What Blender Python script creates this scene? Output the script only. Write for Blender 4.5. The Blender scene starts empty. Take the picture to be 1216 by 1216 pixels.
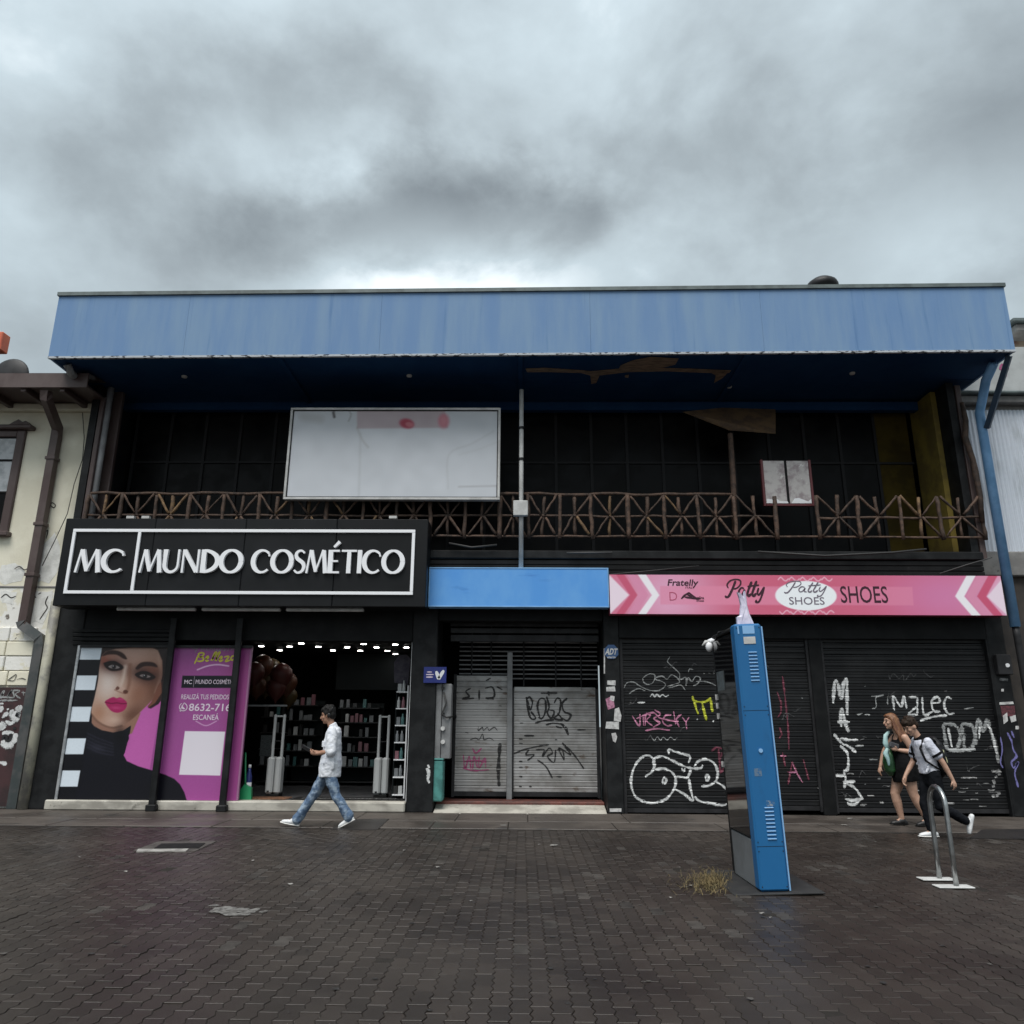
import bpy, math, random
import numpy as np
from mathutils import Vector, Matrix
random.seed(7)
rng = np.random.default_rng(7)
S = bpy.context.scene
COL = S.collection
R = math.radians

# ---------------------------------------------------------------- camera
FPX, CZ = 910.0, 1.5
TILT, YAW, ROLL = R(15.35), R(0.8), R(0.35)
RM = (Matrix.Rotation(YAW, 3, 'Z') @ Matrix.Rotation(R(90) + TILT, 3, 'X') @ Matrix.Rotation(ROLL, 3, 'Z'))
cam = bpy.data.cameras.new('camera')
cam.sensor_width = 36.0
cam.lens = 36.0 * FPX / 1216.0
cam.clip_end = 2000.0
camo = bpy.data.objects.new('camera', cam)
COL.objects.link(camo)
camo.matrix_world = Matrix.Translation((0, 0, CZ)) @ RM.to_4x4()
S.camera = camo


def ray(px, py):
    return (RM @ Vector((px - 608.0, 608.0 - py, -FPX))).normalized()


def at(px, py, Y):
    """the point at distance Y in front of the viewer's spot that this photo position shows"""
    v = RM @ Vector((px - 608.0, 608.0 - py, -FPX))
    s = Y / v.y
    return Vector((v.x * s, Y, CZ + v.z * s))


def gnd(px, py, z=0.0):
    v = RM @ Vector((px - 608.0, 608.0 - py, -FPX))
    s = (z - CZ) / v.z
    return Vector((v.x * s, v.y * s, z))


RMn = np.array(RM)


def design(X, Y, Z):
    """plane coordinates -> layout coordinates used for the flat prints"""
    P = np.stack([X, Y, Z - CZ], -1) @ RMn
    return 608.0 + FPX * P[..., 0] / -P[..., 2], 608.0 - FPX * P[..., 1] / -P[..., 2]


# ---------------------------------------------------------------- world, sun, exposure
SUN_EL, SUN_AZ = R(62), R(200)          # azimuth: behind the viewer, a little to the left
W = bpy.data.worlds.new('World')
S.world = W
W.use_nodes = True
nt = W.node_tree
nt.nodes.clear()


def N(nt, typ, **kw):
    n = nt.nodes.new(typ)
    for k, v in kw.items():
        setattr(n, k, v)
    return n


def L(nt, a, b):
    nt.links.new(a, b)


wout = N(nt, 'ShaderNodeOutputWorld')
wbg = N(nt, 'ShaderNodeBackground')
wbg.inputs['Strength'].default_value = 0.1
L(nt, wbg.outputs[0], wout.inputs[0])
sky = N(nt, 'ShaderNodeTexSky', sky_type='NISHITA')
sky.sun_disc = False
sky.sun_elevation = SUN_EL
sky.sun_rotation = R(180)
sky.air_density = 1.5
sky.dust_density = 5.0
tc = N(nt, 'ShaderNodeTexCoord')


def wmath(op, a, b=None, c=None):
    n = N(nt, 'ShaderNodeMath', operation=op)
    for i, v in enumerate((a, b, c)):
        if v is None:
            continue
        if isinstance(v, (int, float)):
            n.inputs[i].default_value = v
        else:
            L(nt, v, n.inputs[i])
    return n.outputs[0]


def wnoise(scale, loc, detail=7, rough=0.5, dist=0.0, sq=(1, 1, 1.35)):
    mp = N(nt, 'ShaderNodeMapping')
    mp.inputs['Scale'].default_value = sq
    mp.inputs['Location'].default_value = loc
    L(nt, tc.outputs['Generated'], mp.inputs['Vector'])
    n = N(nt, 'ShaderNodeTexNoise')
    n.inputs['Scale'].default_value = scale
    n.inputs['Detail'].default_value = detail
    n.inputs['Roughness'].default_value = rough
    n.inputs['Distortion'].default_value = dist
    L(nt, mp.outputs[0], n.inputs['Vector'])
    return n.outputs['Fac']


n1 = wnoise(1.7, (0.3, 0.1, 0.7), 7, 0.50, 0.1)
n2 = wnoise(4.6, (1.3, 2.1, 0.2), 8, 0.55, 0.15)


def wblob(px, py, sx, sy, wob=0.5):
    """a bank of cloud about one direction, its edge broken up by the noise"""
    d0 = ray(px, py)
    v = N(nt, 'ShaderNodeVectorMath', operation='SUBTRACT')
    L(nt, tc.outputs['Generated'], v.inputs[0])
    v.inputs[1].default_value = d0
    m = N(nt, 'ShaderNodeVectorMath', operation='MULTIPLY')
    L(nt, v.outputs[0], m.inputs[0])
    m.inputs[1].default_value = (1 / sx, 1 / sy, 1 / sy)
    ln = N(nt, 'ShaderNodeVectorMath', operation='LENGTH')
    L(nt, m.outputs[0], ln.inputs[0])
    r = wmath('ADD', ln.outputs['Value'], wmath('MULTIPLY', wmath('SUBTRACT', n2, 0.5), wob * 4))
    mr = N(nt, 'ShaderNodeMapRange', interpolation_type='SMOOTHSTEP')
    L(nt, r, mr.inputs['Value'])
    mr.inputs['From Min'].default_value = 0.25
    mr.inputs['From Max'].default_value = 1.25
    mr.inputs['To Min'].default_value = 1.0
    mr.inputs['To Max'].default_value = 0.0
    return mr.outputs[0]


val = wmath('ADD', wmath('MULTIPLY', n1, 0.62), wmath('MULTIPLY', n2, 0.32))
val = wmath('SUBTRACT', val, wmath('MULTIPLY', wblob(470, 262, 0.24, 0.080), 0.17))
val = wmath('SUBTRACT', val, wmath('MULTIPLY', wblob(300, 190, 0.24, 0.13), 0.06))
val = wmath('SUBTRACT', val, wmath('MULTIPLY', wblob(900, 250, 0.30, 0.16), 0.05))
val = wmath('ADD', val, wmath('MULTIPLY', wblob(505, 332, 0.26, 0.080, 0.40), 0.17))
val = wmath('ADD', val, wmath('MULTIPLY', wblob(1190, 345, 0.36, 0.12), 0.12))
cr = N(nt, 'ShaderNodeValToRGB')
e = cr.color_ramp.elements
SKY_GAIN = 0.92
for i, (p, c) in enumerate(((0.24, (0.150, 0.172, 0.184)), (0.37, (0.245, 0.282, 0.300)),
                            (0.50, (0.385, 0.450, 0.482)), (0.65, (0.78, 0.84, 0.87)))):
    el = e[i] if i < 2 else e.new(p)
    el.position = p
    el.color = (*[x * SKY_GAIN for x in c], 1)
L(nt, val, cr.inputs['Fac'])
# an overcast dome is brighter overhead than near the horizon
sep = N(nt, 'ShaderNodeSeparateXYZ')
L(nt, tc.outputs['Generated'], sep.inputs[0])
zen = N(nt, 'ShaderNodeMapRange')
L(nt, sep.outputs['Z'], zen.inputs['Value'])
zen.inputs['From Min'].default_value = 0.0
zen.inputs['From Max'].default_value = 1.0
zen.inputs['To Min'].default_value = 5.6
zen.inputs['To Max'].default_value = 9.5
sc_ = N(nt, 'ShaderNodeVectorMath', operation='SCALE')
L(nt, cr.outputs['Color'], sc_.inputs[0])
L(nt, zen.outputs[0], sc_.inputs['Scale'])
mx = N(nt, 'ShaderNodeMix', data_type='RGBA')
mx.inputs['Factor'].default_value = 0.94
L(nt, sky.outputs[0], mx.inputs['A'])
L(nt, sc_.outputs[0], mx.inputs['B'])
L(nt, mx.outputs['Result'], wbg.inputs['Color'])

sun = bpy.data.lights.new('sun', 'SUN')
sun.energy = 1.5
sun.angle = R(35)
sun.color = (1.0, 0.97, 0.93)
suno = bpy.data.objects.new('sun', sun)
COL.objects.link(suno)
sd = Vector((math.cos(SUN_EL) * math.sin(SUN_AZ), math.cos(SUN_EL) * math.cos(SUN_AZ), math.sin(SUN_EL)))
suno.rotation_euler = sd.to_track_quat('Z', 'Y').to_euler()
suno.location = (0, -5, 30)
S.view_settings.view_transform = 'Standard'
S.view_settings.look = 'None'
S.view_settings.gamma = 1.0
S.view_settings.use_curve_mapping = False
S.view_settings.exposure = 1.18

# ---------------------------------------------------------------- materials


def lin(c):
    c = np.asarray(c, float)
    return np.where(c <= 0.04045, c / 12.92, ((c + 0.055) / 1.055) ** 2.4)


def hx(h):
    h = h.lstrip('#')
    return tuple(float(x) for x in lin([int(h[i:i + 2], 16) / 255 for i in (0, 2, 4)]))


def mul(c, k):
    return tuple(min(1.0, x * k) for x in c)


def mat(name, col, rough=0.6, col2=None, scale=3.0, detail=6.0, stretch=(1, 1, 1), lo=0.40, hi=0.62,
        bump=0.0, bscale=60.0, metal=0.0, spec=0.5, rough2=None, island=0.0, col3=None, scale3=8.0, lo3=0.6, hi3=0.66,
        stretch3=(1, 1, 1), coat=0.0, bdist=0.01):
    m = bpy.data.materials.new(name)
    m.use_nodes = True
    t = m.node_tree
    b = t.nodes['Principled BSDF']
    b.inputs['Roughness'].default_value = rough
    b.inputs['Metallic'].default_value = metal
    b.inputs['Specular IOR Level'].default_value = spec
    b.inputs['Coat Weight'].default_value = coat
    b.inputs['Base Color'].default_value = (*col, 1)
    g = N(t, 'ShaderNodeNewGeometry')

    def noise(scale, stretch, detail=6.0):
        mp = N(t, 'ShaderNodeMapping')
        mp.inputs['Scale'].default_value = stretch
        L(t, g.outputs['Position'], mp.inputs['Vector'])
        n = N(t, 'ShaderNodeTexNoise')
        n.inputs['Scale'].default_value = scale
        n.inputs['Detail'].default_value = detail
        n.inputs['Roughness'].default_value = 0.6
        L(t, mp.outputs[0], n.inputs['Vector'])
        return n.outputs['Fac']

    def rng_(v, lo, hi):
        r = N(t, 'ShaderNodeMapRange', interpolation_type='SMOOTHSTEP')
        L(t, v, r.inputs['Value'])
        r.inputs['From Min'].default_value = lo
        r.inputs['From Max'].default_value = hi
        return r.outputs[0]

    src = None
    if col2 is not None:
        f = rng_(noise(scale, stretch, detail), lo, hi)
        x = N(t, 'ShaderNodeMix', data_type='RGBA')
        x.inputs['A'].default_value = (*col, 1)
        x.inputs['B'].default_value = (*col2, 1)
        L(t, f, x.inputs['Factor'])
        src = x.outputs['Result']
        if rough2 is not None:
            y = N(t, 'ShaderNodeMix', data_type='FLOAT')
            y.inputs['A'].default_value = rough
            y.inputs['B'].default_value = rough2
            L(t, f, y.inputs['Factor'])
            L(t, y.outputs['Result'], b.inputs['Roughness'])
    if col3 is not None:
        f = rng_(noise(scale3, stretch3, 8.0), lo3, hi3)
        x = N(t, 'ShaderNodeMix', data_type='RGBA')
        x.inputs['A'].default_value = (*col, 1)
        if src:
            L(t, src, x.inputs['A'])
        x.inputs['B'].default_value = (*col3, 1)
        L(t, f, x.inputs['Factor'])
        src = x.outputs['Result']
    if island:
        oi = N(t, 'ShaderNodeObjectInfo')
        ad = N(t, 'ShaderNodeMath', operation='ADD')
        L(t, g.outputs['Random Per Island'], ad.inputs[0])
        L(t, oi.outputs['Random'], ad.inputs[1])
        fr = N(t, 'ShaderNodeMath', operation='FRACT')
        L(t, ad.outputs[0], fr.inputs[0])
        r = N(t, 'ShaderNodeMapRange')
        L(t, fr.outputs[0], r.inputs['Value'])
        r.inputs['To Min'].default_value = 1 - island
        r.inputs['To Max'].default_value = 1 + island
        x = N(t, 'ShaderNodeVectorMath', operation='SCALE')
        if src:
            L(t, src, x.inputs[0])
        else:
            x.inputs[0].default_value = col
        L(t, r.outputs[0], x.inputs['Scale'])
        src = x.outputs[0]
    if src:
        L(t, src, b.inputs['Base Color'])
    if bump:
        bp = N(t, 'ShaderNodeBump')
        bp.inputs['Strength'].default_value = bump
        bp.inputs['Distance'].default_value = bdist
        L(t, noise(bscale, (1, 1, 1)), bp.inputs['Height'])
        L(t, bp.outputs[0], b.inputs['Normal'])
    return m


def emit(name, col, k):
    m = bpy.data.materials.new(name)
    m.use_nodes = True
    b = m.node_tree.nodes['Principled BSDF']
    b.inputs['Base Color'].default_value = (*col, 1)
    b.inputs['Emission Color'].default_value = (*col, 1)
    b.inputs['Emission Strength'].default_value = k
    return m


def vcol_mat(name, rough=0.35, spec=0.4, dirt=0.0):
    m = bpy.data.materials.new(name)
    m.use_nodes = True
    t = m.node_tree
    b = t.nodes['Principled BSDF']
    b.inputs['Roughness'].default_value = rough
    b.inputs['Specular IOR Level'].default_value = spec
    a = N(t, 'ShaderNodeVertexColor', layer_name='Print')
    L(t, a.outputs['Color'], b.inputs['Base Color'])
    return m


# ---------------------------------------------------------------- mesh helpers
class MB:
    def __init__(s):
        s.v = []
        s.f = []

    def add(s, verts, faces):
        o = len(s.v)
        s.v += [tuple(p) for p in verts]
        s.f += [tuple(i + o for i in f) for f in faces]
        return s

    def box(s, x0, y0, z0, x1, y1, z1):
        if x0 > x1: x0, x1 = x1, x0
        if y0 > y1: y0, y1 = y1, y0
        if z0 > z1: z0, z1 = z1, z0
        return s.add([(x0, y0, z0), (x1, y0, z0), (x1, y1, z0), (x0, y1, z0), (x0, y0, z1), (x1, y0, z1), (x1, y1, z1), (x0, y1, z1)],
                     [(0, 3, 2, 1), (4, 5, 6, 7), (0, 1, 5, 4), (1, 2, 6, 5), (2, 3, 7, 6), (3, 0, 4, 7)])

    def bbox(s, x0, y0, z0, x1, y1, z1, b=0.01):
        """a box with its edges chamfered"""
        if x0 > x1: x0, x1 = x1, x0
        if y0 > y1: y0, y1 = y1, y0
        if z0 > z1: z0, z1 = z1, z0
        b = min(b, (x1 - x0) * .45, (y1 - y0) * .45, (z1 - z0) * .45)
        V, idx = [], {}
        xs, ys, zs = (x0, x1), (y0, y1), (z0, z1)
        for i in (0, 1):
            for j in (0, 1):
                for k in (0, 1):
                    for a in range(3):
                        p = [xs[i], ys[j], zs[k]]
                        for c, q in enumerate((i, j, k)):
                            if c != a:
                                p[c] += b if q == 0 else -b
                        idx[i, j, k, a] = len(V)
                        V.append(tuple(p))
        F = []
        for a in range(3):
            o = [c for c in range(3) if c != a]
            for q in (0, 1):
                r = []
                for u, w in ((0, 0), (1, 0), (1, 1), (0, 1)):
                    k = [0, 0, 0]
                    k[a] = q; k[o[0]] = u; k[o[1]] = w
                    r.append(idx[(*k, a)])
                F.append(tuple(r))
                # edge chamfers
            for u in (0, 1):
                for w in (0, 1):
                    k0 = [0, 0, 0]; k1 = [0, 0, 0]
                    k0[o[0]] = k1[o[0]] = u; k0[o[1]] = k1[o[1]] = w
                    k0[a] = 0; k1[a] = 1
                    F.append((idx[(*k0, o[0])], idx[(*k1, o[0])], idx[(*k1, o[1])], idx[(*k0, o[1])]))
        for i in (0, 1):
            for j in (0, 1):
                for k in (0, 1):
                    F.append((idx[i, j, k, 0], idx[i, j, k, 1], idx[i, j, k, 2]))
        o0 = len(s.v)
        s.add(V, F)
        c = Vector(((x0 + x1) / 2, (y0 + y1) / 2, (z0 + z1) / 2))
        for n in range(len(s.f) - len(F), len(s.f)):
            f = s.f[n]
            p = [Vector(s.v[i]) for i in f]
            nrm = (p[1] - p[0]).cross(p[2] - p[0])
            if nrm.dot(sum(p, Vector()) / len(p) - c) < 0:
                s.f[n] = tuple(reversed(f))
        return s

    def prism(s, poly, y0, y1):
        """polygon in X,Z (any winding) extruded from y0 (towards the viewer) to y1"""
        ar = sum(poly[i][0] * poly[(i + 1) % len(poly)][1] - poly[(i + 1) % len(poly)][0] * poly[i][1] for i in range(len(poly)))
        if ar < 0:
            poly = poly[::-1]
        n = len(poly)
        v = [(p[0], y0, p[1]) for p in poly] + [(p[0], y1, p[1]) for p in poly]
        f = [tuple(range(n)), tuple(range(2 * n - 1, n - 1, -1))]
        f += [(i, i + n, (i + 1) % n + n, (i + 1) % n) for i in range(n)]
        return s.add(v, f)

    def tube(s, pts, rad, seg=8, round_=False, lat=(0, 1, 0), closed=False):
        """closed tube through pts; rad a number or one per point, or (a, b) pairs: a along lat, b across"""
        pts = [Vector(p) for p in pts]
        n = len(pts)
        if not isinstance(rad, (list, tuple)) or (len(rad) == 2 and n != 2 and not isinstance(rad[0], tuple)):
            rad = [rad] * n
        rad = [(r, r) if not isinstance(r, tuple) else r for r in rad]
        tang = []
        for i in range(n):
            a = pts[max(i - 1, 0)]
            b = pts[min(i + 1, n - 1)]
            tang.append((b - a).normalized())
        if round_:
            P, Q, T = [], [], []
            for k in (0.97, 0.75, 0.4):
                P.append(pts[0] - tang[0] * rad[0][1] * k); c = math.sqrt(1 - k * k); Q.append((rad[0][0] * c, rad[0][1] * c)); T.append(tang[0])
            P += pts; Q += rad; T += tang
            for k in (0.4, 0.75, 0.97):
                P.append(pts[-1] + tang[-1] * rad[-1][1] * k); c = math.sqrt(1 - k * k); Q.append((rad[-1][0] * c, rad[-1][1] * c)); T.append(tang[-1])
            pts, rad, tang, n = P, Q, T, len(P)
        l0 = Vector(lat)
        V = []
        for p, r, t in zip(pts, rad, tang):
            a = l0 - t * l0.dot(t)
            if a.length < 0.05:
                a = Vector((1, 0, 0)) - t * t.x
                if a.length < 0.05:
                    a = Vector((0, 0, 1)) - t * t.z
            a.normalize()
            b = t.cross(a)
            for k in range(seg):
                w = 2 * math.pi * k / seg
                V.append(p + a * (r[0] * math.cos(w)) + b * (r[1] * math.sin(w)))
        F = []
        for i in range(n - 1):
            for k in range(seg):
                F.append((i * seg + k, i * seg + (k + 1) % seg, (i + 1) * seg + (k + 1) % seg, (i + 1) * seg + k))
        F.append(tuple(range(seg - 1, -1, -1)))
        F.append(tuple((n - 1) * seg + k for k in range(seg)))
        return s.add(V, F)

    def ball(s, c, r, seg=12, rings=8):
        c = Vector(c)
        r = r if isinstance(r, tuple) else (r, r, r)
        V = [c + Vector((0, 0, -r[2]))]
        for i in range(1, rings):
            th = math.pi * i / rings
            for k in range(seg):
                w = 2 * math.pi * k / seg
                V.append(c + Vector((r[0] * math.sin(th) * math.cos(w), r[1] * math.sin(th) * math.sin(w), -r[2] * math.cos(th))))
        V.append(c + Vector((0, 0, r[2])))
        F = [(0, 1 + (k + 1) % seg, 1 + k) for k in range(seg)]
        for i in range(rings - 2):
            for k in range(seg):
                a = 1 + i * seg
                F.append((a + k, a + (k + 1) % seg, a + seg + (k + 1) % seg, a + seg + k))
        a = 1 + (rings - 2) * seg
        F += [(a + k, a + (k + 1) % seg, len(V) - 1) for k in range(seg)]
        return s.add(V, F)

    def lathe(s, c, prof, seg=16):
        """prof: list of (r, z) from bottom to top about the vertical through c"""
        c = Vector(c)
        V = []
        for r, z in prof:
            for k in range(seg):
                w = 2 * math.pi * k / seg
                V.append(c + Vector((r * math.cos(w), r * math.sin(w), z)))
        F = []
        for i in range(len(prof) - 1):
            for k in range(seg):
                F.append((i * seg + k, i * seg + (k + 1) % seg, (i + 1) * seg + (k + 1) % seg, (i + 1) * seg + k))
        F.append(tuple(range(seg - 1, -1, -1)))
        F.append(tuple((len(prof) - 1) * seg + k for k in range(seg)))
        return s.add(V, F)

    def mesh(s, name, m=None, smooth=False):
        me = bpy.data.meshes.new(name)
        me.from_pydata(s.v, [], s.f)
        if m:
            me.materials.append(m)
        if smooth:
            me.polygons.foreach_set('use_smooth', [True] * len(me.polygons))
        me.update()
        return me


def link(name, me, parent=None, loc=None, tall=None):
    o = bpy.data.objects.new(name, me)
    COL.objects.link(o)
    if parent is not None:
        o.parent = parent
        if parent.get('_w') is not None:
            o.matrix_parent_inverse = Matrix.Translation(-Vector(parent.location))
    if loc is not None:
        o.location = loc
    if tall is not None:
        o.scale = (random.uniform(.8, 1.4), 1, tall)
    return o


def part(name, mb, m, parent, smooth=False, label=None):
    o = link(name, mb.mesh(name, m, smooth), parent)
    if label:
        o['label'] = label
    return o


def tag(o, label, cat, group=None):
    o['label'] = label
    o['category'] = cat
    if group:
        o['group'] = group
    return o


def thing(name, label, cat, loc, group=None, rotz=None, roty=0.0):
    """an Empty at the thing's base; parts are in world coordinates unless it is turned"""
    o = bpy.data.objects.new(name, None)
    COL.objects.link(o)
    o.location = loc
    if rotz is None:
        o['_w'] = 1
    else:
        o.rotation_euler = (0, roty, rotz)
    o.empty_display_size = 0.2
    return tag(o, label, cat, group)


def solo(name, mb, m, label, cat, group=None, smooth=False):
    return tag(link(name, mb.mesh(name, m, smooth)), label, cat, group)


def struct(name, mb, m, smooth=False):
    o = link(name, mb.mesh(name, m, smooth))
    o['kind'] = 'structure'
    return o


def pbox(x0, y0, x1, y1, Y, dep, b=0.0, mb=None):
    """upright box whose front face at distance Y covers the photo box x0..x1, y0..y1; dep runs back"""
    xm, ym = (x0 + x1) / 2, (y0 + y1) / 2
    X0, X1 = at(x0, ym, Y).x, at(x1, ym, Y).x
    Z0, Z1 = at(xm, y1, Y).z, at(xm, y0, Y).z
    mb = mb or MB()
    return mb.bbox(X0, Y, Z0, X1, Y + dep, Z1, b) if b else mb.box(X0, Y, Z0, X1, Y + dep, Z1)


def catmull(pts, step=0.02):
    """smooth curve through 2-D points"""
    pts = [np.array(p, float) for p in pts]
    if len(pts) < 3:
        a, b = pts[0], pts[-1]
        n = max(2, int(np.linalg.norm(b - a) / step) + 1)
        return [a + (b - a) * i / (n - 1) for i in range(n)]
    P = [2 * pts[0] - pts[1]] + pts + [2 * pts[-1] - pts[-2]]
    out = []
    for i in range(1, len(P) - 2):
        p0, p1, p2, p3 = P[i - 1:i + 3]
        n = max(2, int(np.linalg.norm(p2 - p1) / step) + 1)
        for k in range(n):
            t = k / n
            out.append(0.5 * ((2 * p1) + (-p0 + p2) * t + (2 * p0 - 5 * p1 + 4 * p2 - p3) * t * t + (-p0 + 3 * p1 - 3 * p2 + p3) * t ** 3))
    out.append(pts[-1])
    return out


def ribbon(mb, line, width, surf, lift):
    """flat stroke along a 2-D X,Z polyline, draped on surf(z) -> y, lifted towards the viewer"""
    n = len(line)
    w = width if isinstance(width, (list, tuple)) else [width] * n
    V, F = [], []
    for i, p in enumerate(line):
        a = line[max(i - 1, 0)]
        b = line[min(i + 1, n - 1)]
        t = b - a
        t = t / (np.linalg.norm(t) + 1e-9)
        nr = np.array([-t[1], t[0]])
        for q in (-0.5, 0.0, 0.5):
            r = p + nr * q * w[i]
            V.append((r[0], surf(r[1]) - lift, r[1]))
    for i in range(n - 1):
        for k in (0, 1):
            F.append((3 * i + k, 3 * i + k + 1, 3 * i + k + 4, 3 * i + k + 3)[::-1])
    # face the viewer
    mb.add(V, F)


def stroke_tag(name, strokes, Y, surf, m, parent, width=0.035, lift=0.004, smooth=True, step=0.02, label=None):
    width = width * (1.5 if 'spray' in m.name else 1)
    """painted lettering: strokes are lists of photo positions on the plane Y"""
    mb = MB()
    for k, st in enumerate(strokes):
        w = width
        if isinstance(st, tuple):
            w, st = st
            w *= 1.5 if 'spray' in m.name else 1
        pts = [np.array([at(x, y, Y).x, at(x, y, Y).z]) for x, y in st]
        ln = catmull(pts, step) if smooth else [q for a, b in zip(pts, pts[1:]) for q in catmull([a, b], step)]
        # tapering at both ends
        n = len(ln)
        ph0 = random.uniform(0, 6)
        vr = .22 if 'spray' in m.name else .05
        ws = [w * min(1.0, 0.55 + 0.45 * min(i, n - 1 - i) / 2.0) * (1 + vr * math.sin(ph0 + i * .31) + vr * .5 * math.sin(ph0 * 2 + i * .83)) for i in range(n)]
        ribbon(mb, ln, ws, surf, lift + 0.0006 * (k % 6))
    o = part(name, mb, m, parent, label=label)
    ea = o.data.attributes.new('edge', 'FLOAT', 'POINT')
    ea.data.foreach_set('value', np.tile(np.array([0.0, 1.0, 0.0], np.float32), len(mb.v) // 3))
    return o


def spray(name, col, col2=None, cover=0.0):
    """sprayed paint: coverage fades at the edge of the stroke and breaks up"""
    m = mat(name, col, 0.6, col2 or mul(col, .7), 12, lo=0.45, hi=0.65)
    t = m.node_tree
    b = t.nodes['Principled BSDF']
    at_ = N(t, 'ShaderNodeAttribute', attribute_name='edge')
    g = N(t, 'ShaderNodeNewGeometry')
    n = N(t, 'ShaderNodeTexNoise')
    n.inputs['Scale'].default_value = 55
    n.inputs['Detail'].default_value = 5
    L(t, g.outputs['Position'], n.inputs['Vector'])
    ma = N(t, 'ShaderNodeMath', operation='MULTIPLY_ADD')
    L(t, n.outputs['Fac'], ma.inputs[0])
    ma.inputs[1].default_value = 1.1
    L(t, at_.outputs['Fac'], ma.inputs[2])
    r = N(t, 'ShaderNodeMapRange', interpolation_type='SMOOTHSTEP')
    L(t, ma.outputs[0], r.inputs['Value'])
    r.inputs['From Min'].default_value = 0.62 - cover
    r.inputs['From Max'].default_value = 1.10 - cover
    L(t, r.outputs[0], b.inputs['Alpha'])
    return m


_txt = {}


def text_mesh(body, ext=0.0, off=0.0, bevel=0.0):
    key = (body, ext, off, bevel)
    if key in _txt:
        return _txt[key]
    c = bpy.data.curves.new('t', 'FONT')
    c.body = body
    c.extrude = ext
    c.offset = off
    c.resolution_u = 3
    o = bpy.data.objects.new('t', c)
    COL.objects.link(o)
    dg = bpy.context.evaluated_depsgraph_get()
    me = bpy.data.meshes.new_from_object(o.evaluated_get(dg))
    v = np.array([q.co for q in me.vertices]) if len(me.vertices) else np.zeros((0, 3))
    f = [tuple(p.vertices) for p in me.polygons]
    bpy.data.objects.remove(o)
    bpy.data.curves.remove(c)
    bpy.data.meshes.remove(me)
    _txt[key] = (v, f)
    return v, f


def letter_box(name, body, x0, y0, x1, y1, Y, m, parent, off=0.0, slant=0.0, lift=0.003):
    """lettering fitted to a photo box on the plane Y, as a thin raised print"""
    v, f = text_mesh(body, 0.0, off)
    a, b = v.min(0), v.max(0)
    xm, ym = (x0 + x1) / 2, (y0 + y1) / 2
    X0, X1 = at(x0, ym, Y).x, at(x1, ym, Y).x
    Z0, Z1 = at(xm, y1, Y).z, at(xm, y0, Y).z
    u = (v[:, 0] - a[0]) / (b[0] - a[0])
    w = (v[:, 1] - a[1]) / (b[1] - a[1])
    X = X0 + u * (X1 - X0) + slant * (w - 0.5) * (Z1 - Z0)
    Z = Z0 + w * (Z1 - Z0)
    mb = MB().add([(x, Y - lift, z) for x, z in zip(X, Z)], f)
    return part(name, mb, m, parent)


def sdf(poly, x, y):
    """signed distance (negative inside) from the points x, y to a polygon"""
    p = np.asarray(poly, float)
    d = np.full(x.shape, 1e18)
    ins = np.zeros(x.shape, bool)
    n = len(p)
    for i in range(n):
        a, b = p[i], p[(i + 1) % n]
        e = b - a
        wx, wy = x - a[0], y - a[1]
        t = np.clip((wx * e[0] + wy * e[1]) / (e @ e + 1e-12), 0, 1)
        d = np.minimum(d, (wx - t * e[0]) ** 2 + (wy - t * e[1]) ** 2)
        c = ((a[1] <= y) != (b[1] <= y))
        xi = a[0] + (y - a[1]) / (b[1] - a[1] + 1e-12) * e[0]
        ins ^= c & (x < xi)
    d = np.sqrt(d)
    return np.where(ins, -d, d)


def smoothpoly(pts, n=6):
    """closed Catmull-Rom outline"""
    P = [np.array(p, float) for p in pts]
    out = []
    m = len(P)
    for i in range(m):
        p0, p1, p2, p3 = P[i - 1], P[i], P[(i + 1) % m], P[(i + 2) % m]
        for k in range(n):
            t = k / n
            out.append(0.5 * ((2 * p1) + (-p0 + p2) * t + (2 * p0 - 5 * p1 + 4 * p2 - p3) * t * t + (-p0 + 3 * p1 - 3 * p2 + p3) * t ** 3))
    return out


class Paint:
    """flat print colours (sRGB 0..255) computed on a grid"""

    def __init__(s, x, y, base):
        s.x, s.y = x, y
        s.c = np.ones(x.shape + (3,)) * np.array(base, float)

    def mix(s, a, col):
        a = np.clip(a, 0, 1)[..., None]
        s.c = s.c * (1 - a) + np.array(col, float) * a

    def poly(s, pts, col, soft=4.0, k=1.0, smooth=False, mask=None):
        if smooth:
            pts = smoothpoly(pts)
        a = np.clip(0.5 - sdf(pts, s.x, s.y) / soft, 0, 1) * k
        if mask is not None:
            a = a * mask
        s.mix(a, col)
        return a

    def blob(s, cx, cy, rx, ry, col, k=1.0, rot=0.0, mask=None, p=2.0):
        c, q = math.cos(rot), math.sin(rot)
        dx, dy = s.x - cx, s.y - cy
        u, v = (dx * c + dy * q) / rx, (-dx * q + dy * c) / ry
        a = np.exp(-(np.sqrt(u * u + v * v) ** p)) * k
        if mask is not None:
            a = a * mask
        s.mix(a, col)

    def line(s, pts, w, col, k=1.0, soft=4.0, mask=None):
        pts = catmull(pts, 8.0)
        d = np.full(s.x.shape, 1e18)
        for a, b in zip(pts, pts[1:]):
            e = b - a
            wx, wy = s.x - a[0], s.y - a[1]
            t = np.clip((wx * e[0] + wy * e[1]) / (e @ e + 1e-12), 0, 1)
            d = np.minimum(d, (wx - t * e[0]) ** 2 + (wy - t * e[1]) ** 2)
        a = np.clip(0.5 - (np.sqrt(d) - w / 2) / soft, 0, 1) * k
        if mask is not None:
            a = a * mask
        s.mix(a, col)


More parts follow.
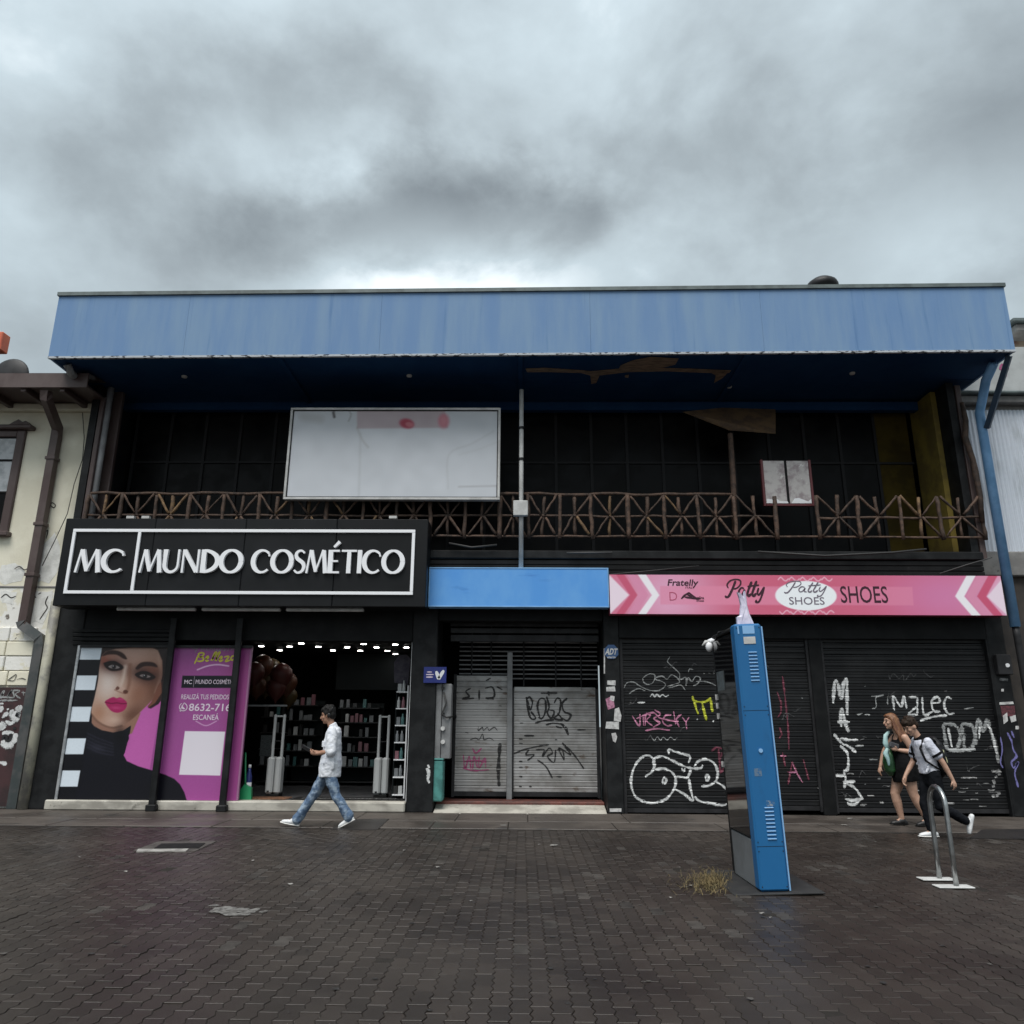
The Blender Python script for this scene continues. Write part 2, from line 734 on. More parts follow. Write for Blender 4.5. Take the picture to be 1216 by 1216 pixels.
def print_grid(name, X0, X1, Z0, Z1, Y, nx, nz, fn, m, parent, gain=1.0):
    xs = np.linspace(X0, X1, nx)
    zs = np.linspace(Z0, Z1, nz)
    X, Z = np.meshgrid(xs, zs)
    px, py = design(X, np.full(X.shape, Y), Z)
    c = fn(px, py)
    me = bpy.data.meshes.new(name)
    v = np.stack([X, np.full(X.shape, Y), Z], -1).reshape(-1, 3)
    i = (np.arange(nz - 1)[:, None] * nx + np.arange(nx - 1)[None, :]).reshape(-1)
    f = np.stack([i, i + 1, i + nx + 1, i + nx], -1)
    me.from_pydata(v.tolist(), [], f.tolist())
    ca = me.color_attributes.new('Print', 'FLOAT_COLOR', 'POINT')
    l = lin(np.clip(c, 0, 255) / 255.0) * gain
    rgba = np.concatenate([l.reshape(-1, 3), np.ones((nx * nz, 1))], 1).astype(np.float32)
    ca.data.foreach_set('color', rgba.ravel())
    me.materials.append(m)
    me.update()
    return link(name, me, parent)

# ---------------------------------------------------------------- palette
BLK = mat('black_paint', (0.0045, 0.005, 0.0055), 0.6, (0.009, 0.0095, 0.010), 2.5, spec=0.18, bump=0.15, bscale=25, col3=(0.03, 0.03, 0.029), scale3=9, lo3=0.70, hi3=0.80)
BLKW = mat('worn_black_paint', (0.0055, 0.006, 0.0068), 0.55, (0.014, 0.015, 0.016), 3.0, spec=0.22, bump=0.25, bscale=40, col3=(0.14, 0.14, 0.135), scale3=14, lo3=0.72, hi3=0.76)
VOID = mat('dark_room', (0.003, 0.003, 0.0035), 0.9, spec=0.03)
SHUT = mat('black_shutter_metal', (0.0070, 0.0075, 0.0085), 0.45, (0.014, 0.0145, 0.0155), 1.6, spec=0.35, col3=(0.055, 0.055, 0.056), scale3=18, lo3=0.69, hi3=0.76, stretch3=(0.5, 1, 1), island=0.2, bump=0.12, bscale=30)
GSHUT = mat('grey_shutter_metal', (0.37, 0.37, 0.37), 0.5, (0.22, 0.215, 0.205), 1.8, lo=0.40, hi=0.68, col3=(0.095, 0.060, 0.038), scale3=4, lo3=0.60, hi3=0.72, stretch3=(0.6, 1, 1.6), island=0.10, metal=0.15, bump=0.1, bscale=30)
DGREY = mat('dark_grey_metal', (0.024, 0.024, 0.026), 0.5, (0.013, 0.013, 0.014), 4, spec=0.25)
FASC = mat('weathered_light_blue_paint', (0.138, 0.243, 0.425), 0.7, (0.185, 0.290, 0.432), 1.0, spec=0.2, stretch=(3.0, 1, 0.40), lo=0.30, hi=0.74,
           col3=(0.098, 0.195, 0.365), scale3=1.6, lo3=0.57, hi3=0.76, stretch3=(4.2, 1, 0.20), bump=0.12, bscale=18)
PALE = mat('chipped_pale_edge', (0.42, 0.45, 0.48), 0.7, (0.03, 0.03, 0.035), 9, lo=0.52, hi=0.58, stretch=(1, 1, 3))
FLASH = mat('grey_green_flashing', (0.12, 0.15, 0.15), 0.5, (0.07, 0.09, 0.09), 3)
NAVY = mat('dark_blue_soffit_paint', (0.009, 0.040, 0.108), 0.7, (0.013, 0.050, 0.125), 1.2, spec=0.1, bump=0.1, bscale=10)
PEEL = mat('bare_plywood', (0.27, 0.20, 0.135), 0.8, (0.15, 0.11, 0.075), 5, stretch=(1, 4, 1))
BRANCH = mat('brown_branch_wood', (0.085, 0.050, 0.034), 0.75, (0.034, 0.021, 0.015), 9, stretch=(1, 1, 1), island=0.35, bump=0.5, bscale=50)
PALEB = mat('peeled_branch_wood', (0.19, 0.115, 0.055), 0.75, (0.08, 0.046, 0.026), 9, island=0.3, bump=0.4, bscale=50)
GLASSD = mat('dark_dusty_pane', (0.0035, 0.0035, 0.004), 0.3, (0.007, 0.007, 0.007), 2, rough2=0.5, spec=0.10)
MULL = mat('dark_window_metal', (0.020, 0.020, 0.021), 0.6, spec=0.15)
YELL = mat('dull_yellow_paint', (0.20, 0.145, 0.024), 0.8, (0.12, 0.085, 0.018), 2.0, bump=0.1, bscale=20)
YELLD = mat('shaded_yellow_panel', (0.062, 0.044, 0.009), 0.85, (0.035, 0.025, 0.007), 2.0, spec=0.1)  # darker copy of the dull yellow, dimness of the recess in the colour
CREAM = mat('cream_render', (0.76, 0.73, 0.60), 0.85, (0.68, 0.645, 0.52), 1.4, col3=(0.33, 0.30, 0.24), scale3=2.6, lo3=0.66, hi3=0.74, stretch3=(1, 1, 0.55), bump=0.35, bscale=26)
CREAMP = mat('peeling_cream_render', (0.70, 0.67, 0.55), 0.85, (0.76, 0.75, 0.71), 2.2, lo=0.45, hi=0.5, col3=(0.16, 0.14, 0.12), scale3=4.5, lo3=0.62, hi3=0.66, bump=0.6, bscale=18)
BROWN = mat('dark_brown_paint', (0.060, 0.036, 0.033), 0.5, (0.085, 0.060, 0.056), 2.0, stretch=(1, 1, 0.6), bump=0.1)
GUTT = mat('grey_green_painted_metal', (0.034, 0.043, 0.044), 0.5, (0.075, 0.075, 0.075), 3.0, bump=0.1)
PIPEC = mat('peeling_cream_pipe', (0.34, 0.33, 0.26), 0.6, (0.17, 0.165, 0.15), 3.0, col3=(0.05, 0.05, 0.045), scale3=9, lo3=0.66, hi3=0.70)
PIPEG = mat('grey_plastic_pipe', (0.30, 0.30, 0.31), 0.5, (0.21, 0.21, 0.215), 3)
PIPEB = mat('blue_plastic_pipe', (0.21, 0.42, 0.70), 0.45, (0.15, 0.33, 0.58), 3)
DBLUE = mat('dark_blue_steel', (0.02, 0.045, 0.08), 0.5)
CORR = mat('white_corrugated_metal', (0.60, 0.64, 0.70), 0.42, (0.42, 0.45, 0.48), 2.5, stretch=(1, 1, 0.3), lo=0.5, hi=0.75, metal=0.2)
CONC = mat('grey_concrete', (0.25, 0.245, 0.235), 0.85, (0.17, 0.165, 0.16), 2.5, col3=(0.09, 0.085, 0.08), scale3=6, lo3=0.62, hi3=0.72, bump=0.4, bscale=45)
GREYW = mat('pale_grey_wall_paint', (0.40, 0.42, 0.42), 0.8, (0.32, 0.335, 0.335), 1.5, bump=0.2, bscale=25)
BRICKC = mat('brick_column', (0.23, 0.12, 0.09), 0.85, (0.36, 0.29, 0.22), 6, bump=0.4)
REDFL = mat('red_oxide_floor', (0.13, 0.040, 0.030), 0.6, (0.07, 0.03, 0.025), 5, bump=0.2)
STEP = mat('worn_white_step', (0.44, 0.42, 0.37), 0.75, (0.26, 0.245, 0.215), 2.0, stretch=(1, 1, 2), col3=(0.16, 0.15, 0.13), scale3=8, lo3=0.64, hi3=0.72, bump=0.25)
WHITE = mat('white_paint', (0.74, 0.75, 0.77), 0.45)
WHITEG = mat('glossy_white_acrylic', (0.80, 0.81, 0.84), 0.28)
OFFW = mat('dusty_white', (0.55, 0.55, 0.54), 0.6, (0.42, 0.42, 0.41), 4)
ALU = mat('brushed_aluminium', (0.50, 0.51, 0.52), 0.38, (0.34, 0.35, 0.36), 8, metal=0.6)
STEEL = mat('stainless_steel', (0.42, 0.43, 0.43), 0.28, (0.30, 0.31, 0.31), 10, metal=0.9)
GREYBOX = mat('grey_enamel', (0.20, 0.205, 0.21), 0.45, (0.15, 0.152, 0.155), 3)
TEAL = mat('teal_paint', (0.07, 0.25, 0.23), 0.6, (0.04, 0.15, 0.14), 4, bump=0.2)
SIGNBLK = mat('black_sign_panel', (0.0065, 0.007, 0.008), 0.4, (0.009, 0.0095, 0.011), 1.5, island=0.2, spec=0.22)
SIGNBLU = mat('bright_blue_sign_panel', (0.075, 0.285, 0.680), 0.45, (0.11, 0.33, 0.70), 0.9, stretch=(1.5, 1, 0.8), col3=(0.05, 0.21, 0.55), scale3=2.0, lo3=0.60, hi3=0.74, stretch3=(0.4, 1, 2.2))
RUBBER = mat('black_rubber', (0.009, 0.009, 0.009), 0.75, spec=0.2, bump=0.3, bscale=120)
CABLE = mat('dark_cable', (0.03, 0.03, 0.03), 0.6)
PSP = mat('pink_sticker_paper', (0.45, 0.20, 0.30), 0.7, (0.25, 0.10, 0.16), 20)
PSR = mat('dark_red_sticker_paper', (0.12, 0.03, 0.04), 0.7, (0.05, 0.015, 0.02), 25)
PWD = mat('worn_pale_print', (0.26, 0.26, 0.26), 0.7, (0.08, 0.08, 0.08), 18, lo=0.45, hi=0.6)
SPW = spray('white_spray_paint', (0.62, 0.63, 0.63), (0.45, 0.46, 0.46))
SPWD = spray('thin_white_spray_paint', (0.30, 0.31, 0.31), (0.15, 0.155, 0.155), -0.10)
SPWO = spray('old_grey_spray_paint', (0.075, 0.076, 0.078), (0.04, 0.04, 0.042), -0.12)
SPK = spray('black_spray_paint', (0.012, 0.012, 0.013), (0.02, 0.02, 0.02), 0.1)
SPP = spray('pink_spray_paint', (0.50, 0.20, 0.32), (0.32, 0.11, 0.19))
SPM = spray('magenta_spray_paint', (0.34, 0.06, 0.17), (0.25, 0.06, 0.13))
SPR = spray('dark_red_spray_paint', (0.16, 0.030, 0.055), (0.09, 0.02, 0.035))
SPY = spray('yellow_green_spray_paint', (0.50, 0.53, 0.03), (0.36, 0.38, 0.03))
SPV = spray('violet_spray_paint', (0.16, 0.15, 0.36), (0.08, 0.08, 0.2))

# ---------------------------------------------------------------- ground
WETP = mat('wet_dark_pavers', (0.036, 0.0290, 0.0242), 0.46, (0.023, 0.0178, 0.0150), 0.55, lo=0.38, hi=0.64, rough2=0.36, island=0.20, spec=0.36, bump=0.5, bscale=160, bdist=0.004,
           col3=(0.060, 0.053, 0.046), scale3=2.3, lo3=0.60, hi3=0.80)
JOINT = mat('dark_wet_joint_sand', (0.021, 0.018, 0.016), 0.8, (0.026, 0.023, 0.020), 6, spec=0.15, bump=0.5, bscale=120)
SIDEW = mat('damp_concrete_pavement', (0.076, 0.064, 0.055), 0.6, (0.046, 0.038, 0.033), 1.1, lo=0.38, hi=0.62, rough2=0.38, bump=0.4, bscale=70, col3=(0.030, 0.027, 0.026), scale3=1.3, lo3=0.60, hi3=0.68)

g = MB()
g.add([(-300, -300, -0.0055), (300, -300, -0.0055), (300, 300, -0.0055), (-300, 300, -0.0055)], [(0, 1, 2, 3)])
ground = struct('ground', g, JOINT)

YF = 14.0
Y_WALK = 12.0
PL, PW, AMP = 0.224, 0.112, 0.018


def paver_poly(x, y, ins):
    ys = [-.5, -.25, 0, .25, .5]
    zz = [-1, 1, -1, 1, -1]
    h = PW / 2 - ins
    lo = [(x - h + AMP * .5 * z, y + a * (PL - 2 * ins)) for a, z in zip(ys, zz)]
    hi = [(x + h + AMP * .5 * z, y + a * (PL - 2 * ins)) for a, z in zip(ys, zz)]
    return hi + lo[::-1]


def paver_geo(x, y, dz, tx, ty):
    top = paver_poly(x, y, 0.0050)
    mid = paver_poly(x, y, 0.0028)
    n = len(top)
    z = lambda p, b: b + dz + (p[0] - x) * tx + (p[1] - y) * ty
    v = [(p[0], p[1], z(p, 0)) for p in top] + [(p[0], p[1], z(p, -0.0022)) for p in mid] + [(p[0], p[1], -0.045) for p in mid]
    f = [tuple(range(n))]
    for r in (0, n):
        f += [(r + i, r + n + i, r + n + (i + 1) % n, r + (i + 1) % n) for i in range(n)]
    return v, f


proto = []
for k in range(4):
    v, f = paver_geo(0, 0, 0, random.uniform(-.004, .004), random.uniform(-.004, .004))
    proto.append(MB().add(v, f).mesh('paver', WETP))
rest = MB()
rest2 = MB()
cells = []
col_ = 0
x = -11.0 - (-11.0 % PW)
while x < 11:
    y = 3.3 + (col_ % 2) * PL / 2
    while y < Y_WALK - 0.10:
        if abs(x) < 0.70 * y + 1.7:
            cells.append((x, y))
        y += PL
    x += PW
    col_ += 1
KB = [gnd(905, 1062), gnd(940, 1062), gnd(870, 1037)]
near = sorted([c for c in cells if c[1] > 4.5 and abs(c[0]) < 0.68 * c[1]], key=lambda c: c[1])[:300]
near_s = set(near)
for c in cells:
    dz = random.gauss(0, .0013) + .0022 * math.sin(c[0] * 2.3 + 1.1 * math.sin(c[1] * 1.7)) + .0018 * math.sin(c[1] * 3.1 + c[0])
    if c in near_s:
        o = link('paver', random.choice(proto), ground, (c[0], c[1], dz))
    else:
        v, f = paver_geo(c[0], c[1], dz, random.gauss(0, .003), random.gauss(0, .004))
        (rest2 if random.random() < .035 else rest).add(v, f)
WORNP = mat('worn_paler_pavers', (0.050, 0.044, 0.039), 0.6, (0.030, 0.026, 0.023), 5, island=0.3, spec=0.3, bump=0.6, bscale=120, bdist=0.004)
o = part('worn_paver_field', rest2, WORNP, ground)
o['kind'] = 'stuff'
o = part('paver_field', rest, WETP, ground)
o['kind'] = 'stuff'
# beyond the viewer's view the paving goes on as a plain sheet
gs = MB()
gs.add([(-60, -60, -0.002), (60, -60, -0.002), (60, 3.2, -0.002), (-60, 3.2, -0.002)], [(0, 1, 2, 3)])
struct('street', gs, WETP)

# trodden gum and grease spots
gm = MB()
random.seed(8)
for _ in range(150):
    gy = random.uniform(4.6, 11.8)
    gx = random.uniform(-.7, .7) * gy
    r_ = random.uniform(.008, .024)
    gm.add([(gx + r_ * math.cos(6.283 * k / 7) * random.uniform(.7, 1.3), gy + r_ * math.sin(6.283 * k / 7) * random.uniform(.7, 1.3), .0062) for k in range(7)], [tuple(range(7))])
o = part('gum_spots', gm, mat('trodden_gum', (0.062, 0.056, 0.050), 0.7, (0.016, 0.014, 0.013), 1.5, lo=0.47, hi=0.5), ground)
o['kind'] = 'stuff'

# pavement strip along the shop fronts, in cast slabs
walk = MB().box(-30, Y_WALK, -0.05, 30, YF + 0.6, -0.0045)
walk_o = struct('pavement', walk, JOINT)
x = -13.2
k = 0
while x < 13.0:
    w = random.choice((1.15, 1.3, 1.6))
    if x + w > -11:
        part('slab', MB().bbox(x + .006, Y_WALK + .01, -0.04, x + w - .006, Y_WALK + 0.86, random.uniform(-.002, .004), .01), SIDEW, walk_o)
        part('slab', MB().bbox(x + .006 + .3, Y_WALK + 0.872, -0.04, x + w - .006 + .3, YF + 0.02, random.uniform(.000, .006), .01), SIDEW, walk_o)
    x += w

# ---------------------------------------------------------------- main building
XL = at(30, 962, YF).x
XR = at(1212, 962, YF).x
B = thing('commercial_building', 'two storey shop building with light blue roof fascia and dark open balcony', 'building', ((XL + XR) / 2, YF, 0))
YC = 12.8                                    # front of the overhanging roof
cTL, cTR, cBL, cBR = at(71, 352, YC), at(1192, 341, YC), at(56, 425, YC), at(1206, 417, YC)
CXL, CXR = (cTL.x + cBL.x) / 2, (cTR.x + cBR.x) / 2


def zb(X):
    t = (X - CXL) / (CXR - CXL)
    return cBL.z + (cBR.z - cBL.z) * t


def zt(X):
    t = (X - CXL) / (CXR - CXL)
    return cTL.z + (cTR.z - cTL.z) * t


YB = 15.25                                   # back wall of the balcony
# fascia sheets
jx = [CXL] + [at(p, 385, YC).x for p in (222, 452, 701, 905)] + [CXR]
for a, b in zip(jx, jx[1:]):
    q = random.uniform(-.001, .001)
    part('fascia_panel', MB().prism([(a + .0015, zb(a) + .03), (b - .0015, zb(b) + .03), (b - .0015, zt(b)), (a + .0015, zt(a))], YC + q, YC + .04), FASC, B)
part('fascia_end_panel', MB().add([(CXL, YC + .04, zb(CXL)), (CXL, YB + 6, zb(CXL)), (CXL, YB + 6, zt(CXL)), (CXL, YC + .04, zt(CXL)),
                                   (CXL + .04, YC + .04, zb(CXL)), (CXL + .04, YB + 6, zb(CXL)), (CXL + .04, YB + 6, zt(CXL)), (CXL + .04, YC + .04, zt(CXL))],
                                  [(0, 1, 2, 3), (7, 6, 5, 4), (0, 4, 5, 1), (3, 2, 6, 7), (0, 3, 7, 4), (1, 5, 6, 2)]), FASC, B)
part('fascia_end_panel', MB().box(CXR - .04, YC + .045, zb(CXR), CXR, YB + 6, zt(CXR)), FASC, B)
part('drip_edge', MB().prism([(CXL, zb(CXL) - .012), (CXR, zb(CXR) - .012), (CXR, zb(CXR) + .027), (CXL, zb(CXL) + .027)], YC - .012, YC + .04), PALE, B)
part('roof_flashing', MB().prism([(CXL - .02, zt(CXL) + .002), (CXR + .02, zt(CXR) + .002), (CXR + .02, zt(CXR) + .075), (CXL - .02, zt(CXL) + .075)], YC - .035, YC + .25), FLASH, B)
part('roof', MB().add([(CXL + .05, YC + .26, zt(CXL) - .03), (CXR - .05, YC + .26, zt(CXR) - .03), (CXR - .05, YB + 6, zt(CXR) - .25), (CXL + .05, YB + 6, zt(CXL) - .25)], [(0, 1, 2, 3)]), FLASH, B)
# soffit sheets with cover strips
sj = [CXL + .045] + [at(p, 440, YC + .5).x for p in (205, 340, 478, 618, 745, 880, 1030)] + [CXR - .045]
for a, b in zip(sj, sj[1:]):
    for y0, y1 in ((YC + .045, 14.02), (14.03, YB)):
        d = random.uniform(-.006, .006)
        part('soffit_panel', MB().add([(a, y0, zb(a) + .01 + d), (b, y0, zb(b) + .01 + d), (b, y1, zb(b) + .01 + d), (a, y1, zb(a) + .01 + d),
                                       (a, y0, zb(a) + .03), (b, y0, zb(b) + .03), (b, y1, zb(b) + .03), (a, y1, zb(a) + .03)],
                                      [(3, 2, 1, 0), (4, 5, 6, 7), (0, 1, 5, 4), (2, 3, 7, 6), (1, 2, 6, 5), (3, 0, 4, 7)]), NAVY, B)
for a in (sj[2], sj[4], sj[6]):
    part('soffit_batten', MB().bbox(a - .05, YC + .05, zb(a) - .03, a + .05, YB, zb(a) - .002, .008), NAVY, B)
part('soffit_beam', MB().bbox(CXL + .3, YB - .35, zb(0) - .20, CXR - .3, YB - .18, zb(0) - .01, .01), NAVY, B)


def soffit_pt(px, py):
    v = RM @ Vector((px - 608.0, 608.0 - py, -FPX))
    z = 8.0
    for _ in range(4):
        s = (z - CZ) / v.z
        z = zb(v.x * s) - 0.004
    return (v.x * s, v.y * s, z)


def peel(pts):
    v = [soffit_pt(*p) for p in pts]
    n = len(v)
    m = MB().add(v + [(a, b, c + .006) for a, b, c in v], [tuple(range(n - 1, -1, -1))] + [(i, (i + 1) % n, (i + 1) % n + n, i + n) for i in range(n)])
    part('peeled_patch', m, PEEL, B)


peel([(624, 438), (645, 437), (680, 439), (702, 441), (735, 438), (737, 434), (752, 428), (772, 424), (806, 426), (802, 433), (786, 437), (820, 438), (868, 440), (866, 443), (842, 443), (790, 441), (745, 442), (712, 446), (708, 455), (702, 456), (701, 446), (690, 443), (650, 442), (626, 442)])
peel([(843, 442), (866, 441), (858, 449), (848, 455), (850, 446)])
peel([(742, 446), (747, 445), (746, 449), (742, 448)])
peel([(742, 483), (765, 482), (785, 484), (770, 486), (745, 485)])
peel([(812, 483), (828, 481), (826, 485), (814, 485)])
peel([(945, 483), (962, 484), (955, 486), (947, 485)])
for (px, py) in ((219, 447), (486, 446), (1012, 443), (866, 459)):
    p = soffit_pt(px, py)
    part('soffit_light', MB().lathe((p[0], p[1], p[2] - .03), [(.03, 0), (.05, .008), (.055, .035)], 14), OFFW, B)

# balcony: floor, back wall with panes, ends
ZFL = at(620, 655, YF).z
ZR = zb(0)
part('balcony_floor', MB().bbox(XL, YF - .12, ZFL - .16, XR, YB + .3, ZFL, .02), BLKW, B)
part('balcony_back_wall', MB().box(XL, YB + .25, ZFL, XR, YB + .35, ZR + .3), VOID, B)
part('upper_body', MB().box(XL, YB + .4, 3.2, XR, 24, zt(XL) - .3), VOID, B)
part('side_wall', MB().box(XL, YF + .01, 0, XL + .14, 24, ZR), BLKW, B)
part('side_wall', MB().box(XR - .14, YF + .01, 0, XR, 24, ZR), BLKW, B)
XY0 = at(1064, 560, YB).x
nb = 22
XB0, XB1 = XL + .3, XR - .3
ztr = at(400, 549, YB).z
for i in range(nb):
    a = XB0 + (XB1 - XB0) * i / nb
    b = XB0 + (XB1 - XB0) * (i + 1) / nb
    for z0, z1 in ((ZFL + .02, ztr - .02), (ztr + .02, ZR - .12)):
        part('pane', MB().box(a + .03, YB + .03 + random.uniform(-.004, .004), z0, b - .03, YB + .05, z1), YELLD if (a + b) / 2 > XY0 else GLASSD, B)
    part('mullion', MB().box(a - .03, YB, ZFL, a + .03, YB + .07, ZR - .1), MULL, B)
part('transom', MB().box(XB0, YB - .004, ztr - .02, XB1, YB + .06, ztr + .02), MULL, B)
# left end: brown board, pale pipe; right end: yellow column and strut
part('corner_board', MB().bbox(XL + .16, YF + .35, ZFL, XL + .40, YF + .45, ZR, .01), BROWN, B)
xp = at(121, 530, YF + .15).x
part('rain_pipe', MB().tube([(xp, YF + .15, ZFL - .1), (xp, YF + .15, ZR - .05)], .065, 12), PIPEG, B, True)
part('corner_post', MB().bbox(at(107, 560, YF).x - .04, YF + .02, ZFL - .2, at(107, 560, YF).x + .05, YF + .12, ZR - .3, .01), BROWN, B)
p0, p1 = soffit_pt(80, 432), soffit_pt(131, 482)
part('eave_pipe', MB().tube([(p0[0], p0[1], p0[2] - .02), (p0[0] + .02, p0[1] + .1, p0[2] - .12), (p1[0] - .05, p1[1], p1[2] - .12)], .075, 10), PIPEG, B, True)
xa, xb = at(1118, 560, YB - .45).x, at(1146, 560, YB - .45).x
part('yellow_column', MB().bbox(xa, YB - .5, ZFL, xb, YB - .2, ZR - .02, .015), YELL, B)
part('yellow_side_wall', MB().box(XR - .25, YF + .4, ZFL, XR - .145, YB, ZR - .02), YELL, B)
xp = at(1152, 555, YF).x
part('corner_post', MB().bbox(xp - .05, YF, ZFL - .12, xp + .06, YF + .12, ZR - .05, .01), BROWN, B)
bl = [(1142, 478), (1147, 500), (1146, 520), (1155, 545), (1158, 560), (1164, 590), (1166, 620)]
part('dangling_branch', MB().tube([at(x, y, YF - .1) for x, y in bl], [.04, .05, .06, .05, .06, .05, .045], 8), BRANCH, B, True)

# rustic branch railing: posts, rails and crossed struts
YR = YF - .06
rail = MB()
postsL = [103, 142, 183, 223, 265, 306, 347, 388, 430, 471, 512, 553, 594, 627, 663, 702, 746, 789, 829, 872, 921]
postsR = [970, 1019, 1068, 1116, 1166]


def wob(a, b, r, n=6, amp=.012):
    a, b = Vector(a), Vector(b)
    pts, rr = [], []
    for i in range(n + 1):
        t = i / n
        pts.append(a.lerp(b, t) + Vector((random.uniform(-amp, amp), random.uniform(-amp, amp), random.uniform(-amp, amp))) * (0.3 if i in (0, n) else 1))
        rr.append(r * random.uniform(.85, 1.15))
    return pts, rr


zTop, zMid, zBot = at(700, 587, YR).z, at(700, 613, YR).z, at(700, 637, YR).z


def px_x(p):
    return at(p, 612, YR).x


def branch(mb, a, b, r, n=5, amp=.012):
    p, rr = wob(a, b, r, n, amp)
    mb.tube(p, rr, 7)


xs = [px_x(p) for p in postsL]
branch(rail, (xs[0], YR, zTop), (px_x(872), YR, zTop), .030, 40, .016)
branch(rail, (xs[0], YR, zMid), (xs[-1], YR, zMid), .024, 40, .014)
branch(rail, (xs[0], YR, zBot), (px_x(1166), YR, zBot), .022, 50, .008)
branch(rail, (px_x(970), YR, zMid - .03), (px_x(1166), YR, zMid), .026, 12, .014)
railing = part('balcony_railing', rail, BRANCH, B, True, 'rustic railing of brown branches along the balcony')


def bays(ps, dz=0.0, sag=0.0):
    X = [px_x(p) for p in ps]
    for i, x in enumerate(X):
        mb = MB()
        branch(mb, (x + random.uniform(-.02, .02), YR - .02, zBot - .05), (x + random.uniform(-.03, .03), YR - .02, zTop + random.uniform(-.05, .004)), random.uniform(.032, .045), 6, .012)
        part('post', mb, BRANCH, railing, True)
    for a, b in zip(X, X[1:]):
        c = (a + b) / 2
        mb = MB()
        branch(mb, (c + random.uniform(-.03, .03), YR + .02, zBot), (c + random.uniform(-.04, .04), YR + .02, zTop - random.uniform(0, .06)), random.uniform(.026, .038), 5, .012)
        part('baluster', mb, random.choice((BRANCH, BRANCH, BRANCH, PALEB)), railing, True)
        for (p, q) in (((a + .03, zTop - .03), (c - .03, zMid + .03)), ((b - .03, zTop - .03), (c + .03, zMid + .03)),
                       ((c - .03, zMid - .02), (a + .06, zBot + .02)), ((c + .03, zMid - .02), (b - .06, zBot + .02))):
            mb = MB()
            if random.random() < .04:
                continue
            e = [random.uniform(-.018, .018) for _ in range(4)]
            branch(mb, (p[0] + e[0], YR - .03, p[1] + e[1]), (q[0] + e[2], YR - .03, q[1] + e[3]), random.uniform(.018, .027), 4, .010)
            part('strut', mb, random.choice((BRANCH, BRANCH, BRANCH, BRANCH, PALEB)), railing, True)


bays(postsL)
bays(postsR)
mb = MB()
pr = [at(867, 515, YF + .1), at(869, 545, YF + .1), at(871, 575, YF + .1), at(873, 640, YF + .05)]
branch_p = part('roof_prop', MB().tube(pr, [.05, .055, .055, .06], 8), BRANCH, B, True)

# band of boards between balcony and signs
zS = at(900, 690, YF - .12).z
nbd = 4
for i in range(nbd):
    z0 = zS + (ZFL - .17 - zS) * i / nbd
    z1 = zS + (ZFL - .17 - zS) * (i + 1) / nbd
    part('band_board', MB().bbox(XL + .02, YF - .10 + random.uniform(-.012, .012), z0 + .006, XR - .02, YF + .05, z1 - .006, .008), BLK, B)

# ground floor: piers, headers
ZH = at(600, 757, YF).z


def pier(p0, p1, py, m, y1=YF + .9, z1=None, name='pier', y0=YF):
    a, b = at(p0, py, y0).x, at(p1, py, y0).x
    return part(name, MB().bbox(a, y0, 0, b, y1, z1 or zS, .015), m, B)


part('pier', MB().bbox(XL, YF, 0, at(66, 962, YF).x, YF + .3, zS, .015), BLKW, B)
part('pier', MB().bbox(at(63, 900, YF).x, YF + .03, 0, at(63, 900, YF).x + .17, YF + .3, 1.0, .02), DGREY, B)
pier(486, 517, 850, BLKW)
pierC = pier(719, 738, 850, BLKW)
pier(1186, 1208, 850, BLKW)
xD0, xD1 = at(486, 850, YF).x, at(517, 850, YF).x
xC0, xC1 = at(719, 850, YF).x, at(738, 850, YF).x
xE0 = at(1186, 850, YF).x
part('header', MB().bbox(at(66, 962, YF).x, YF + .02, at(350, 761, YF).z, xD0, YF + .3, zS, .01), BLK, B)
part('header', MB().bbox(xC1, YF + .0, ZH, xE0, YF + .35, zS, .01), BLK, B)
part('header', MB().bbox(xD1, YF + .05, at(600, 737, YF).z, xC0, YF + .4, zS, .01), BLK, B)
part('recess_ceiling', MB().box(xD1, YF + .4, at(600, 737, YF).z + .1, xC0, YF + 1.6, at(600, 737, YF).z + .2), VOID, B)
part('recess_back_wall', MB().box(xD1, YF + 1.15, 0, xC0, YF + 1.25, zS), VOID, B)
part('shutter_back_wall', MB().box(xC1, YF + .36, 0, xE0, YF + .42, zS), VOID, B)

# steps and thresholds
part('shop_step', MB().bbox(at(53, 962, YF).x, YF - .05, 0, xD0 - .01, YF + .25, .165, .02), STEP, B)
zr = .2
part('entrance_ramp', MB().add([(xD1 + .02, YF - .12, -.01), (xC0 - .02, YF - .12, -.01), (xC0 - .02, YF + .40, .10), (xD1 + .02, YF + .40, .10),
                               (xD1 + .02, YF + .40, -.05), (xC0 - .02, YF + .40, -.05)], [(0, 1, 2, 3), (3, 2, 5, 4), (0, 3, 4), (1, 5, 2)]), STEP, B)
part('red_step', MB().bbox(xD1 + .01, YF + .405, 0, xC0 - .01, YF + 1.15, .15, .015), REDFL, B)

# ---------------------------------------------------------------- roller shutters
PITCH = 0.104
PROF = [(0.000, 0.002), (0.004, -.007), (0.012, -.011), (0.058, -.013), (0.076, -.020), (0.086, -.019), (0.095, -.004), (0.104, 0.004)]


def slat_mesh(w, m):
    n = len(PROF)
    v = [(0, y, z) for z, y in PROF] + [(w, y, z) for z, y in PROF]
    f = [(i, i + n, i + n + 1, i + 1) for i in range(n - 1)]
    return MB().add(v, f).mesh('slat', m, False)


